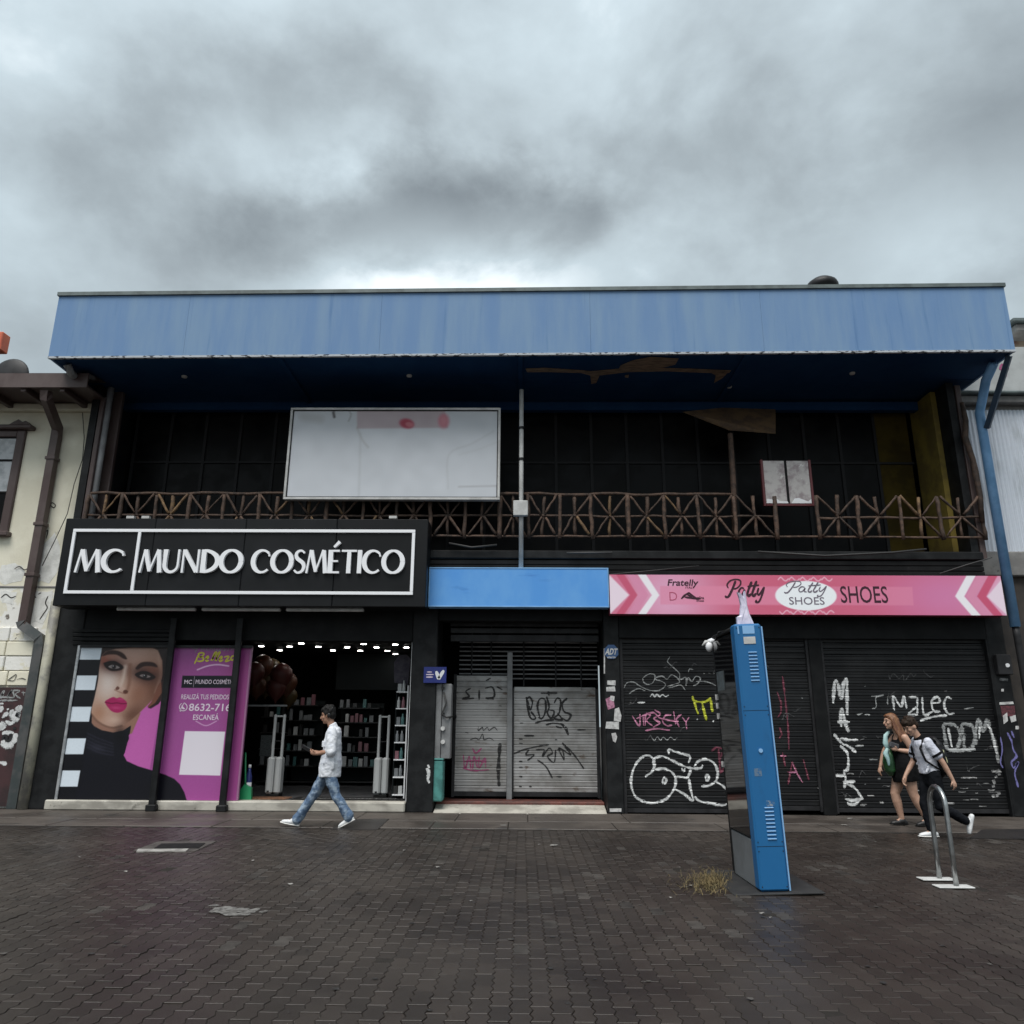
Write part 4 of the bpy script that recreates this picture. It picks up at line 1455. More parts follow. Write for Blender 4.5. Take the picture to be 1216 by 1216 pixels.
script_patty(861, 688, 48, 21, .028, MAROON)
script_patty(931, 690, 52, 14, .016, GREYI)
letter_box('lettering', 'SHOES', 937, 709, 979, 718, YP, GREYI, PK, .004)
letter_box('lettering', 'SHOES', 998, 696, 1054, 716, YP, MAROON, PK, .006)
letter_box('lettering', 'Fratelly', 793, 688, 829, 698, YP, MAROON, PK, .02, .2)
letter_box('lettering', 'ITALY', 814, 696.5, 825, 699, YP, MAROON, PK, .01, lift=.0036)
letter_box('lettering', 'D', 795, 703, 804, 713, YP, mat('pale_red_ink', (0.42, 0.07, 0.14), .5), PK, -.012)
stroke_tag('emblem', [[(809, 711), (813, 707), (818, 704), (823, 708), (827, 711), (832, 711)], [(813, 709), (820, 710), (827, 711)], [(816, 706), (822, 709)]], YP, flat, MAROON, PK, .035, 0.0, False)
letter_box('lettering', 'Arelina', 824, 708, 836, 711.5, YP, MAROON, PK, .02, lift=.0042)
letter_box('lettering', 'shoes', 827, 712, 836, 714.5, YP, MAROON, PK, .02)

# ---------------------------------------------------------------- blank white billboard on the balcony
YW = 13.72
cs = [at(345, 486, YW), at(594, 483, YW), at(594, 594, YW), at(337, 593, YW)]
a, b = (cs[0].x + cs[3].x) / 2, (cs[1].x + cs[2].x) / 2
z0, z1 = (cs[2].z + cs[3].z) / 2, (cs[0].z + cs[1].z) / 2
BB = thing('billboard', 'blank dirty white billboard in front of the balcony railing', 'billboard', ((a + b) / 2, YW, z0))


def paint_bill(px, py):
    P = Paint(px, py, (196, 200, 206))
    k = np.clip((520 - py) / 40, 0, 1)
    P.mix(k * .22, (150, 148, 146))  # roof overhang's shade painted as a greyer band across the top
    P.poly([(424, 487), (528, 486), (532, 508), (424, 509)], (165, 142, 146), 2, .65)
    P.blob(483, 503, 9, 6, (160, 40, 62), .9, .2, p=6)
    P.blob(486, 504, 5, 3, (185, 110, 118), .9, .2, p=6)
    P.blob(527, 500, 7, 9, (190, 96, 112), .75, p=5)
    P.blob(527, 499, 4, 6, (196, 130, 140), .7, p=4)
    P.line([(396, 490), (397, 495)], 3, (60, 55, 55), .8, 2)
    P.line([(413, 486), (417, 492), (414, 500)], 1.5, (120, 118, 118), .5, 2)
    P.line([(424, 508), (430, 522), (437, 531)], 2, (150, 148, 146), .4, 3)
    P.line([(586, 512), (560, 527), (533, 540), (532, 580)], 1.6, (165, 166, 169), .35, 3)
    P.line([(590, 525), (570, 533), (545, 540)], 1.5, (178, 180, 183), .35, 3)
    P.line([(545, 578), (590, 577)], 2, (160, 160, 164), .6, 2)
    P.line([(360, 495), (380, 498)], 10, (150, 148, 145), .3, 6)
    P.line([(428, 515), (427, 560), (426, 590)], 2, (175, 178, 182), .6, 3)
    nz = rng.normal(0, 1, (px.shape[0] // 8 + 1, px.shape[1] // 8 + 1))
    nz = np.kron(nz, np.ones((8, 8)))[:px.shape[0], :px.shape[1]]
    for ax in (0, 1):
        for _ in range(3):
            nz = (np.roll(nz, 3, ax) + nz + np.roll(nz, -3, ax)) / 3
    P.c += nz[..., None] * 4
    return P.c


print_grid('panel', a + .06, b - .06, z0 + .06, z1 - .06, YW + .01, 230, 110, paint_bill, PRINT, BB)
part('panel_backing', MB().box(a + .03, YW + .014, z0 + .03, b - .03, YW + .1, z1 - .03), OFFW, BB)
for bx in ((a, z0, b, z0 + .045), (a, z1 - .045, b, z1), (a, z0 + .046, a + .045, z1 - .046), (b - .045, z0 + .046, b, z1 - .046)):
    part('frame_bar', MB().bbox(bx[0], YW - .02, bx[1], bx[2], YW + .11, bx[3], .006), OFFW, BB)
for bx in ((a + .046, z0 + .046, b - .046, z0 + .062), (a + .046, z1 - .062, b - .046, z1 - .046), (a + .046, z0 + .063, a + .062, z1 - .063), (b - .062, z0 + .063, b - .046, z1 - .063)):
    part('seal_strip', MB().box(bx[0], YW - .004, bx[1], bx[2], YW + .009, bx[3]), RUBBER, BB)
for p in ((a + .5), (b - .5)):
    part('bracket', MB().bbox(p - .03, YW + .112, z0 + .1, p + .03, YF + .02, z0 + .16, .004), DGREY, BB)

# white conduit pole with junction box
x = at(619, 560, 13.8).x
PO = thing('conduit_pole', 'thin white conduit pole with a square junction box on the balcony', 'pole', (x, 13.8, ZFL - .2))
part('pole', MB().tube([(x, 13.8, ZFL - .35), (x, 13.8, zb(x) - .25)], .042, 12), OFFW, PO, True)
part('pole_collar', MB().tube([(x, 13.8, at(619, 547, 13.8).z), (x, 13.8, at(619, 544, 13.8).z)], .052, 12), DGREY, PO)
part('pole_collar', MB().tube([(x, 13.8, at(619, 510, 13.8).z), (x, 13.8, at(619, 507, 13.8).z)], .052, 12), DGREY, PO)
part('junction_box', pbox(609.5, 594, 627, 612, 13.68, .1, .012), OFFW, PO)

# menu-like board leaning on the railing
YM = YF + .10
cs = [at(903, 546, YM), at(965, 601, YM)]
a, b, z0, z1 = at(905, 574, YM).x, at(965, 574, YM).x, cs[1].z, cs[0].z
MBD = thing('menu_board', 'weathered two page menu board in a dark red frame on the balcony', 'board', ((a + b) / 2, YM, z0))
DRED = mat('dark_red_frame_paint', (0.10, 0.018, 0.022), 0.5)
PAPER = mat('weathered_paper', (0.46, 0.44, 0.43), 0.8, (0.28, 0.24, 0.25), 7, lo=0.42, hi=0.66, col3=(0.62, 0.60, 0.59), scale3=4, lo3=0.62, hi3=0.66)
xm = (a + b) / 2 - .01
part('page', MB().bbox(a + .05, YM, z0 + .05, xm - .02, YM + .012, z1 - .02, .003), PAPER, MBD)
part('page', MB().bbox(xm + .03, YM, z0 + .05, b - .05, YM + .012, z1 - .02, .003), PAPER, MBD)
part('backing', MB().box(a + .02, YM + .014, z0 + .01, b - .02, YM + .05, z1 - .005), RUBBER, MBD)
for bx in ((a, z0, a + .045, z1), (b - .045, z0, b, z1), (a + .046, z0, b - .046, z0 + .045)):
    part('frame_bar', MB().bbox(bx[0], YM - .012, bx[1], bx[2], YM + .05, bx[3], .005), DRED, MBD)
part('torn_strip', MB().prism([(a + .06, z0 + .055), (xm, z0 + .055), (xm - .02, z0 + .09), (a + .3, z0 + .10), (a + .22, z0 + .17), (a + .16, z0 + .13), (a + .06, z0 + .14)], YM - .006, YM - .002), WHITE, MBD)
part('torn_strip', MB().prism([(xm + .05, z0 + .055), (b - .06, z0 + .055), (b - .06, z0 + .14), (b - .12, z0 + .09), (xm + .2, z0 + .16), (xm + .12, z0 + .15)], YM - .006, YM - .002), WHITE, MBD)
# plywood sheet hanging from the soffit
p = [at(810, 489, 14.3), at(858, 484, 14.7), at(921, 486, 14.7), at(921, 515, 14.2), at(866, 511, 14.25)]
n = len(p)
solo('hanging_plywood', MB().add([tuple(v) for v in p] + [(v.x, v.y + .03, v.z + .012) for v in p], [tuple(range(n)), tuple(range(2 * n - 1, n - 1, -1))] + [(i, i + n, (i + 1) % n + n, (i + 1) % n) for i in range(n)]),
     mat('stained_plywood', (0.11, 0.065, 0.03), 0.8, (0.06, 0.035, 0.02), 4), 'torn brown plywood sheet hanging down from the balcony ceiling', 'plywood')

# ---------------------------------------------------------------- posters on the shop front
YQ = YF + .02
xA0, xA1 = xpost + .005, at((205 + 178) / 2 + 1, 867, YQ).x
xB1 = at(289, 858, YQ).x
zq0, zq1 = .168, at(200, 767, YQ).z


def paint_poster(px, py):
    X, Yc = (px - 60) * 5.79, (py - 750) * 5.79
    P = Paint(X, Yc, (196, 100, 176))
    x2 = 820 - (Yc - 100) * .165
    right = np.clip((X - x2) / 6, 0, 1)
    P.mix(right, (158, 82, 148))
    P.mix(right * np.clip((Yc - 700) / 500, 0, 1) * .5, (182, 84, 162))
    P.mix(right * np.clip((X - 1150) / 150, 0, 1) * .5, (150, 60, 120))
    P.poly([(-80, -20), (470, -20), (440, 700), (400, 1200), (-80, 1200)], (17, 17, 23), 4)
    # hair behind
    P.poly([(345, 60), (840, 60), (815, 300), (780, 400), (740, 500), (700, 500), (690, 200), (350, 200)], (38, 26, 27), 6)
    # neck
    P.poly([(285, 560), (620, 560), (560, 700), (430, 740), (280, 690)], (150, 112, 96), 6)
    # face
    face = [(350, 60), (350, 160), (336, 250), (326, 340), (303, 450), (283, 530), (284, 570), (318, 615), (372, 648), (430, 662), (490, 650), (560, 605), (640, 530), (700, 468), (742, 400), (768, 300), (778, 180), (775, 60)]
    fm = P.poly(face, (186, 150, 132), 7, smooth=True)
    P.blob(395, 350, 85, 135, (224, 209, 201), .97, .15, fm)
    P.blob(560, 150, 140, 75, (196, 160, 146), .7, 0, fm)
    P.blob(705, 390, 80, 175, (104, 68, 54), .9, .1, fm)
    P.blob(605, 430, 70, 110, (138, 94, 76), .75, .5, fm)
    P.blob(565, 575, 115, 60, (96, 62, 50), .85, -.6, fm)
    P.blob(330, 560, 45, 70, (168, 122, 96), .7, .3, fm)
    P.blob(440, 610, 60, 36, (206, 176, 160), .8, 0, fm)
    P.line([(284, 570), (318, 612), (372, 646), (430, 660), (490, 648)], 9, (84, 56, 46), .7, 14)
    P.line([(740, 160), (752, 300), (720, 420)], 8, (196, 165, 150), .45, 20, fm)
    # ear and lobe
    P.poly([(745, 360), (790, 350), (782, 420), (740, 480), (690, 520), (668, 515), (700, 470)], (120, 76, 62), 6, smooth=True)
    P.poly([(760, 330), (800, 320), (790, 440), (740, 500), (690, 530), (670, 525), (720, 490), (765, 420)], (40, 26, 26), 5, .85)
    # smoky eyes
    P.blob(420, 226, 92, 56, (66, 38, 36), .97, .22, fm)
    P.blob(372, 190, 36, 40, (150, 78, 62), .75, .4, fm)
    P.blob(415, 172, 60, 22, (170, 120, 104), .8, .12, fm)
    P.blob(655, 292, 104, 58, (58, 34, 32), .97, .12, fm)
    P.blob(700, 262, 50, 26, (120, 74, 60), .7, .1, fm)
    P.poly([(340, 40), (640, 40), (600, 100), (520, 112), (450, 118), (380, 138), (345, 175)], (40, 27, 26), 12, .9)
    P.poly([(640, 40), (800, 40), (800, 330), (772, 330), (768, 200), (740, 130), (690, 100)], (34, 23, 23), 10, .92)
    # brows
    P.poly([(358, 168), (390, 135), (450, 130), (500, 150), (526, 188), (500, 186), (455, 160), (400, 158)], (52, 32, 28), 9, .95, True, fm)
    P.poly([(585, 250), (620, 215), (675, 208), (718, 218), (735, 245), (690, 238), (640, 240), (600, 262)], (46, 28, 25), 9, .95, True, fm)
    # eyes
    P.poly([(366, 226), (405, 204), (455, 208), (506, 248), (460, 270), (405, 266)], (30, 19, 19), 8, .95, True, fm)
    P.poly([(398, 240), (425, 228), (455, 234), (476, 248), (450, 256), (415, 252)], (146, 138, 138), 4, .9, True, fm)
    P.blob(436, 242, 15, 15, (30, 24, 26), 1, 0, fm, 6)
    P.blob(431, 237, 4, 4, (230, 230, 235), .9, 0, fm)
    P.poly([(580, 296), (625, 274), (675, 280), (722, 314), (675, 336), (618, 324)], (30, 19, 19), 8, .95, True, fm)
    P.poly([(612, 302), (635, 293), (665, 298), (688, 310), (662, 318), (630, 312)], (140, 130, 130), 4, .85, True, fm)
    P.blob(650, 306, 15, 14, (28, 23, 25), 1, 0, fm, 6)
    P.blob(645, 301, 4, 4, (230, 230, 235), .9, 0, fm)
    P.line([(366, 218), (410, 208), (452, 212), (496, 248)], 7, (22, 14, 14), .9, 5, fm)
    P.line([(588, 292), (630, 276), (675, 282), (716, 312)], 7, (22, 14, 14), .9, 5, fm)
    # nose
    P.line([(548, 230), (545, 300), (540, 360), (528, 400)], 20, (126, 86, 70), .75, 22, fm)
    P.line([(515, 240), (500, 320), (482, 375)], 20, (218, 198, 186), .8, 22, fm)
    P.blob(488, 392, 26, 18, (204, 172, 158), .8, .2, fm)
    P.poly([(448, 388), (462, 376), (474, 388), (466, 400), (450, 400)], (90, 50, 42), 5, .8, True, fm)
    P.poly([(500, 408), (518, 400), (534, 414), (518, 428), (502, 424)], (80, 44, 36), 6, .85, True, fm)
    P.line([(440, 400), (470, 414), (500, 424), (530, 425)], 6, (120, 76, 62), .6, 8, fm)
    # lips
    P.poly([(374, 484), (402, 462), (432, 450), (455, 458), (478, 452), (505, 466), (524, 486), (522, 518), (500, 545), (462, 558), (425, 550), (398, 525)], (168, 38, 94), 6, 1, True)
    P.line([(376, 486), (420, 494), (455, 490), (490, 496), (523, 494)], 6, (92, 10, 48), .85, 6)
    P.blob(450, 524, 36, 11, (206, 84, 134), .6, .05)
    P.blob(480, 466, 22, 7, (206, 80, 138), .5, .1)
    # turtleneck and shoulder
    P.poly([(270, 612), (300, 650), (352, 678), (432, 694), (500, 680), (552, 646), (552, 662), (545, 700), (538, 715), (540, 735), (528, 765), (512, 830), (503, 850), (525, 890), (600, 925), (700, 955), (790, 985), (850, 1012), (890, 1050), (920, 1105), (945, 1190), (-60, 1190), (-60, 1070), (200, 1070), (236, 850), (250, 700)], (19, 19, 27), 5)
    for k in range(5):
        P.line([(255, 700 + 24 * k), (330, 735 + 24 * k), (430, 770 + 20 * k)], 7, (54, 54, 70), .6, 12)
    P.blob(320, 800, 60, 26, (62, 62, 76), .5, .3)
    P.blob(480, 720, 40, 60, (10, 10, 14), .7, 0)
    # checks on the left
    xr = 350 - .177 * (Yc - 150)
    k = np.clip((xr - X) / 5, 0, 1) * np.clip((1190 - Yc) / 5, 0, 1)
    P.mix(k, (17, 17, 23))
    for y0, y1 in ((108, 195), (300, 404), (515, 621), (732, 845), (953, 1068)):
        kk = k * np.clip((Yc - y0) / 4, 0, 1) * np.clip((y1 - Yc) / 4, 0, 1)
        P.mix(kk, (222, 233, 243))
    P.c += rng.normal(0, 2.2, P.c.shape[:2])[..., None]
    return P.c


def paint_order(px, py):
    P0 = paint_poster(px, py)
    P = Paint((px - 200) * 5.525, (py - 740) * 5.525, (0, 0, 0))
    P.c = P0
    P.poly([(92, 345), (437, 345), (428, 425), (84, 425)], (18, 20, 30), 4)
    P.poly([(108, 708), (372, 712), (340, 1000), (70, 994)], (232, 226, 236), 4)
    P.line([(190, 306), (250, 283), (320, 272), (395, 281)], 9, (228, 190, 224), .95, 5)
    P.line([(180, 643), (246, 672), (315, 643)], 5, (226, 190, 224), .9, 5)
    return P.c


POSTER = vcol_mat('poster_vinyl', 0.3, 0.35)
PG = 0.86
PA = thing('face_poster', 'large poster of a dark haired woman with magenta lips and black turtleneck', 'poster', ((xA0 + xA1) / 2, YQ, zq0))
print_grid('printed_sheet', xA0, xA1, zq0, zq1, YQ, 190, 300, paint_poster, POSTER, PA, PG)
part('backing_board', MB().box(xA0, YQ + .003, zq0, xA1, YQ + .03, zq1), RUBBER, PA)
PBt = thing('order_poster', 'purple poster with phone number and yellow brush lettering beside the shop door', 'poster', ((xA1 + xB1) / 2, YQ, zq0))
print_grid('printed_sheet', xA1 + .004, xB1, zq0, zq1, YQ, 170, 300, paint_order, POSTER, PBt, PG)
part('backing_board', MB().box(xA1 + .004, YQ + .003, zq0, xB1, YQ + .03, zq1), RUBBER, PBt)
part('edge_strip', MB().bbox(xB1 + .001, YQ - .006, zq0, xB1 + .035, YQ + .05, zq1, .004), mat('mauve_edge', (0.30, 0.13, 0.25), 0.5), PBt)
PINKW = mat('pinkish_white_ink', (0.66, 0.56, 0.66), 0.5)
YINK = mat('yellow_ink', (0.56, 0.50, 0.05), 0.5)
GINK = mat('dull_grey_ink', (0.24, 0.20, 0.24), 0.5)
letter_box('lettering', '8632-716', 224.5, 835.5, 274, 844.5, YQ, PINKW, PBt, .012)
letter_box('lettering', 'REALIZÁ TUS PEDIDOS', 215.5, 823.2, 272, 830.5, YQ, PINKW, PBt, .008)
letter_box('lettering', 'ESCANEÁ', 229.5, 847, 260, 855, YQ, PINKW, PBt, .008)
letter_box('lettering', 'MC', 219, 807.3, 228, 812.3, YQ, PINKW, PBt, .008)
letter_box('lettering', 'MUNDO COSMÉTIC', 232.5, 805.8, 277.5, 812.3, YQ, PINKW, PBt, .004)
part('divider_line', pbox(230, 803, 230.6, 816, YQ - .003, .002), GINK, PBt)
fq = lambda z: YQ - .003
ph = zm(200, 740, 5.525)
stroke_tag('phone_emblem', [ph(arc(98, 550, 25, 25, 250, -80, 20) + [(76, 576), (90, 572)]), (.03, ph([(90, 540), (92, 552), (100, 560), (108, 562)]))], YQ, fq, PINKW, PBt, .014, 0.0)
zk = zm(215, 755, 13.51)
stroke_tag('lettering', [zk(p) for p in (
    [(300, 280), (270, 330), (240, 400), (215, 450)], [(270, 290), (330, 270), (370, 290), (340, 330), (290, 340), (350, 350), (360, 390), (310, 410), (260, 405)],
    [(390, 380), (440, 350), (430, 325), (400, 360), (410, 405), (450, 395)], [(480, 400), (530, 330), (570, 270), (550, 265), (515, 340), (510, 400)], [(545, 405), (590, 330), (630, 265), (605, 270), (570, 350), (575, 405)],
    [(610, 385), (660, 350), (650, 330), (615, 370), (630, 410), (680, 385)], [(690, 345), (740, 330), (770, 335), (715, 410), (790, 390)], [(870, 320), (820, 330), (800, 380), (840, 385), (890, 320), (880, 400), (910, 390)])], YQ, fq, YINK, PBt, .030, 0.0)
stroke_tag('lettering', [zk(p) for p in (
    [(290, 150), (260, 200), (225, 275)], [(175, 210), (250, 200), (330, 170)], [(345, 190), (325, 230), (365, 200), (370, 240)], [(430, 180), (405, 220), (440, 235)], [(470, 190), (455, 235), (490, 190), (510, 230)], [(545, 160), (530, 240)],
    [(590, 190), (570, 230), (620, 235)], [(650, 150), (620, 240), (680, 200)], [(700, 200), (690, 240), (730, 210)], [(780, 150), (750, 250)], [(800, 230), (850, 200), (920, 190)])], YQ, fq, GINK, PBt, .020, 0.0)

# ---------------------------------------------------------------- shop interior
TILE = mat('grey_shop_floor', (0.11, 0.11, 0.115), 0.25, (0.08, 0.08, 0.085), 2)
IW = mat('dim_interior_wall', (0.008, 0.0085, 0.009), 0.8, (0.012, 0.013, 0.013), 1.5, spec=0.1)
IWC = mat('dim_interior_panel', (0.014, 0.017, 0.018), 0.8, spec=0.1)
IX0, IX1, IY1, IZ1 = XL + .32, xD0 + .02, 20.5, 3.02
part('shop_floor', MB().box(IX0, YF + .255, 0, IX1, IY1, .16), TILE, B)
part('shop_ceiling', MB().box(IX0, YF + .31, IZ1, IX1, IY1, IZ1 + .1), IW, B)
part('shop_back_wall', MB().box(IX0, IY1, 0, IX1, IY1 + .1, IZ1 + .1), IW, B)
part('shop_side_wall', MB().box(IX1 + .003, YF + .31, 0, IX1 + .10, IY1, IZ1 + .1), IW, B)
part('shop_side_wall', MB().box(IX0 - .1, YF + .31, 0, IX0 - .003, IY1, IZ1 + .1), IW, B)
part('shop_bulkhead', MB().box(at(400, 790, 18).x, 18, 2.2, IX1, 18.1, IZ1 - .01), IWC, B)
part('door_jamb', MB().bbox(at(486.5, 860, YF + .1).x - .02, YF + .1, .166, at(486.5, 860, YF + .1).x + .015, YF + .16, at(488, 762, YF).z, .003), WHITE, B)
LAMP = emit('lamp_glow', (1.0, 0.96, 0.90), 18.0)
for (u, v) in ((118, 37), (245, 65), (312, 40), (392, 18), (510, 42), (610, 67), (708, 45), (822, 22), (798, 68), (910, 46), (985, 70), (1038, 26), (1040, 92), (1115, 46)):
    p = gnd(290 + u / 5.79, 760 + v / 5.79, IZ1 - .02)
    t_ = thing('ceiling_downlight', 'small lit round downlight in the cosmetics shop ceiling', 'lamp', p, 'downlights in the shop ceiling')
    part('rim', MB().lathe((p.x, p.y, IZ1 - .035), [(.066, 0), (.066, .033)], 16), OFFW, t_)
    part('glow_disc', MB().lathe((p.x, p.y, IZ1 - .041), [(.052, 0), (.052, .005)], 16), LAMP, t_)

# tag-detector gates
GATE = mat('light_grey_plastic', (0.42, 0.43, 0.43), 0.45)


def gate(px_, lab):
    x = at(px_, 925, 14.8).x
    t_ = thing('security_gate', lab, 'security gate', (x, 14.8, .16))
    part('base_foot', MB().bbox(x - .12, 14.72, .161, x + .12, 14.98, .22, .01), RUBBER, t_)
    part('base_cover', MB().bbox(x - .135, 14.70, .222, x - .004, 14.95, .86, .03), GATE, t_)
    part('base_cover', MB().bbox(x + .004, 14.73, .222, x + .125, 14.95, .86, .03), GATE, t_)
    for dx in (-.085, .085):
        part('antenna_post', MB().bbox(x + dx - .024, 14.80, .84, x + dx + .024, 14.86, 1.62, .015), GATE, t_)
    part('cross_bar', MB().bbox(x - .06, 14.81, 1.57, x + .06, 14.85, 1.60, .006), GATE, t_)
    part('cross_bar', MB().bbox(x - .06, 14.81, 1.13, x + .06, 14.85, 1.15, .006), DGREY, t_)
    part('label_dot', MB().lathe((x - .075, 14.699, .25), [(.02, 0), (.02, .03)], 8), DGREY, t_)


gate(326, 'pale grey security gate beside the brown doormat')
gate(453, 'pale grey security gate by the product shelf at the doorway')
COIR = mat('brown_coir', (0.21, 0.095, 0.045), 0.95, (0.07, 0.03, 0.015), 30, bump=0.8, bscale=200)
xa, xb = at(296, 950, 14.5).x, at(343, 950, 14.5).x
solo('doormat', MB().bbox(xa, 14.28, .161, xb, 14.72, .178, .008), COIR, 'brown coir doormat in the shop doorway', 'doormat')
xa, xb = at(349, 950, 14.5).x, at(481, 950, 14.5).x
dm = thing('lettered_doormat', 'long black doormat with worn pale lettering in the shop doorway', 'doormat', ((xa + xb) / 2, 14.5, .161))
part('mat', MB().bbox(xa, 14.28, .161, xb, 14.75, .176, .008), RUBBER, dm)
v, f = text_mesh('MUNDO COSMÉTICO', 0, .01)
w = v.max(0)
part('lettering', MB().add([(xa + .15 + q_[0] / w[0] * (xb - xa - .3), 14.38 + q_[1] / w[1] * .2, .1785) for q_ in v], f), PWD, dm)

# dustpan and detergent bottle by the poster edge
xg = at(291, 945, YF + .22).x
GRN = mat('green_plastic', (0.02, 0.24, 0.10), 0.35)
dp = thing('dustpan', 'green plastic dustpan leaning beside the purple poster', 'dustpan', (xg, YF + .3, .16))
part('pan', MB().prism([(xg - .11, .165), (xg + .11, .165), (xg + .09, .36), (xg - .03, .42), (xg - .09, .34)], YF + .22, YF + .30), GRN, dp)
part('handle', MB().tube([(xg - .03, YF + .27, .40), (xg - .06, YF + .30, .62), (xg - .10, YF + .33, .95)], [.018, .016, .014], 8), GRN, dp, True)
NVY = mat('navy_plastic', (0.02, 0.03, 0.16), 0.3)
bt = thing('detergent_bottle', 'navy and white bottle standing behind the green dustpan', 'bottle', (xg - .02, YF + .42, .16))
part('body', MB().lathe((xg - .03, YF + .42, .161), [(.05, 0), (.055, .02), (.055, .38), (.03, .46), (.025, .52)], 14), NVY, bt, True)
part('label_band', MB().lathe((xg - .03, YF + .42, .30), [(.057, 0), (.057, .14)], 14), WHITE, bt, True)
part('cap', MB().lathe((xg - .03, YF + .42, .682), [(.028, 0), (.024, .06)], 12), WHITE, bt, True)

# bunch of balloons
BAL = [mat('balloon_' + n_, c, 0.45, spec=0.2) for n_, c in (('red', (0.048, 0.012, 0.010)), ('orange', (0.058, 0.020, 0.010)), ('amber', (0.042, 0.026, 0.008)))]
names = ['dull red', 'dull orange', 'amber']
places = ['at the left end of the bunch in the shop', 'at the top left of the bunch in the shop', 'at the top of the bunch in the shop', 'at the upper right of the bunch in the shop', 'at the right end of the bunch in the shop',
          'in the middle of the bunch in the shop', 'low in the middle of the bunch in the shop', 'at the lower left of the bunch in the shop', 'hanging lowest at the right of the bunch in the shop']
random.seed(5)
for i, (px_, py_, r) in enumerate(((302, 800, .20), (312, 792, .21), (322, 797, .22), (334, 803, .22), (341, 812, .20), (316, 812, .22), (328, 818, .20), (305, 816, .19), (343, 828, .17))):
    Yb = 15.4 + (i % 3) * .28
    p = at(px_, py_, Yb)
    c = i % 3 if i < 8 else 2
    mb = MB().lathe((p.x, p.y, p.z - r * 1.25), [(.02, -.03), (.012, 0), (r * .45, r * .35), (r * .85, r * .85), (r, r * 1.35), (r * .9, r * 1.85), (r * .55, r * 2.25), (r * .1, r * 2.42)], 18)
    solo('balloon', mb, BAL[c], names[c] + ' balloon ' + places[i], 'balloon', 'balloons bunched inside the shop', True)

# product shelving by the door
def shelf_unit(x0, x1, Y0, Y1, z1, nsh, lab, m, side=True):
    t_ = thing('display_shelf', lab, 'shelf', ((x0 + x1) / 2, (Y0 + Y1) / 2, .16))
    part('back_panel', MB().box(x0, Y1 - .02, .162, x1, Y1, z1), IWC, t_)
    if side:
        part('side_panel', MB().bbox(x1 - .025, Y0, .162, x1, Y1 - .021, z1, .004), m, t_)
        part('side_panel', MB().bbox(x0, Y0 + .1, .162, x0 + .02, Y1 - .021, z1, .004), IWC, t_)
    zs = [.22 + (z1 - .35) * i / (nsh - 1) for i in range(nsh)]
    for z in zs:
        part('shelf_board', MB().bbox(x0 + .021, Y0, z, x1 - .026, Y1 - .021, z + .022, .003), m, t_)
    return zs


PROD = [mat('product_' + n_, c, 0.35) for n_, c in (('white', (0.42, 0.43, 0.43)), ('grey', (0.16, 0.17, 0.18)), ('black', (0.02, 0.02, 0.02)), ('teal', (0.05, 0.13, 0.13)), ('pink', (0.20, 0.09, 0.11)))]
bot = MB().lathe((0, 0, 0), [(.028, 0), (.03, .01), (.03, .13), (.014, .16), (.014, .2)], 10)
boxp = MB().bbox(-.035, -.03, 0, .035, .03, .14, .004)
bot_me = [bot.mesh('bottle', m_, True) for m_ in PROD]
box_me = [boxp.mesh('carton', m_) for m_ in PROD]
xs0, xs1 = at(468, 900, 14.75).x, at(484, 900, 14.75).x
zs = shelf_unit(xs0, xs1, 14.55, 14.95, 2.15, 7, 'white product shelf standing against the right side of the shop door', WHITE)
for z in zs:
    n_ = 0
    x = xs0 + .06
    while x < xs1 - .06:
        k = random.choice((0, 0, 1, 1, 2, 2, 3, 4))
        if random.random() < .6:
            tag(link('bottle', bot_me[k], None, (x, 14.62, z + .0225)), 'small cosmetic bottle on the white shelf by the door', 'bottle', 'cosmetic bottles on the door shelf')
        else:
            tag(link('carton', box_me[k], None, (x + .01, 14.63, z + .0225)), 'small cosmetic carton on the white shelf by the door', 'carton', 'cosmetic cartons on the door shelf')
        x += .085
x0_, x1_ = at(338, 880, 17.5).x, at(378, 880, 17.5).x
zs = shelf_unit(x0_, x1_, 17.4, 17.9, 1.95, 6, 'dim product shelf in the depth of the shop behind the walking man', PROD[2], False)
x0b, x1b = at(404, 880, 18).x, at(455, 880, 18).x
zs2 = shelf_unit(x0b, x1b, 17.5, 17.95, 1.9, 6, 'dim product shelf in the depth of the shop between man and gate', PROD[2], False)
x0c, x1c = at(297, 880, 16.9).x, at(333, 880, 16.9).x
zs3 = shelf_unit(x0c, x1c, 17.4, 17.9, 1.7, 5, 'dim product shelf in the depth of the shop behind the left gate', PROD[2], False)
for zz_, a_, b_ in ((zs, x0_, x1_), (zs2, x0b, x1b), (zs3, x0c, x1c)):
    for z in zz_[1:]:
        x = a_ + .1
        while x < b_ - .1:
            if random.random() < .85:
                tag(link('carton', box_me[random.choice((0, 1, 1, 2, 4, 3))], None, (x, 17.50, z + .0225), random.uniform(.7, 1.7)), 'small carton on a dim shelf deep in the shop', 'carton', 'cartons on the dim back shelves')
            x += random.uniform(.09, .16)
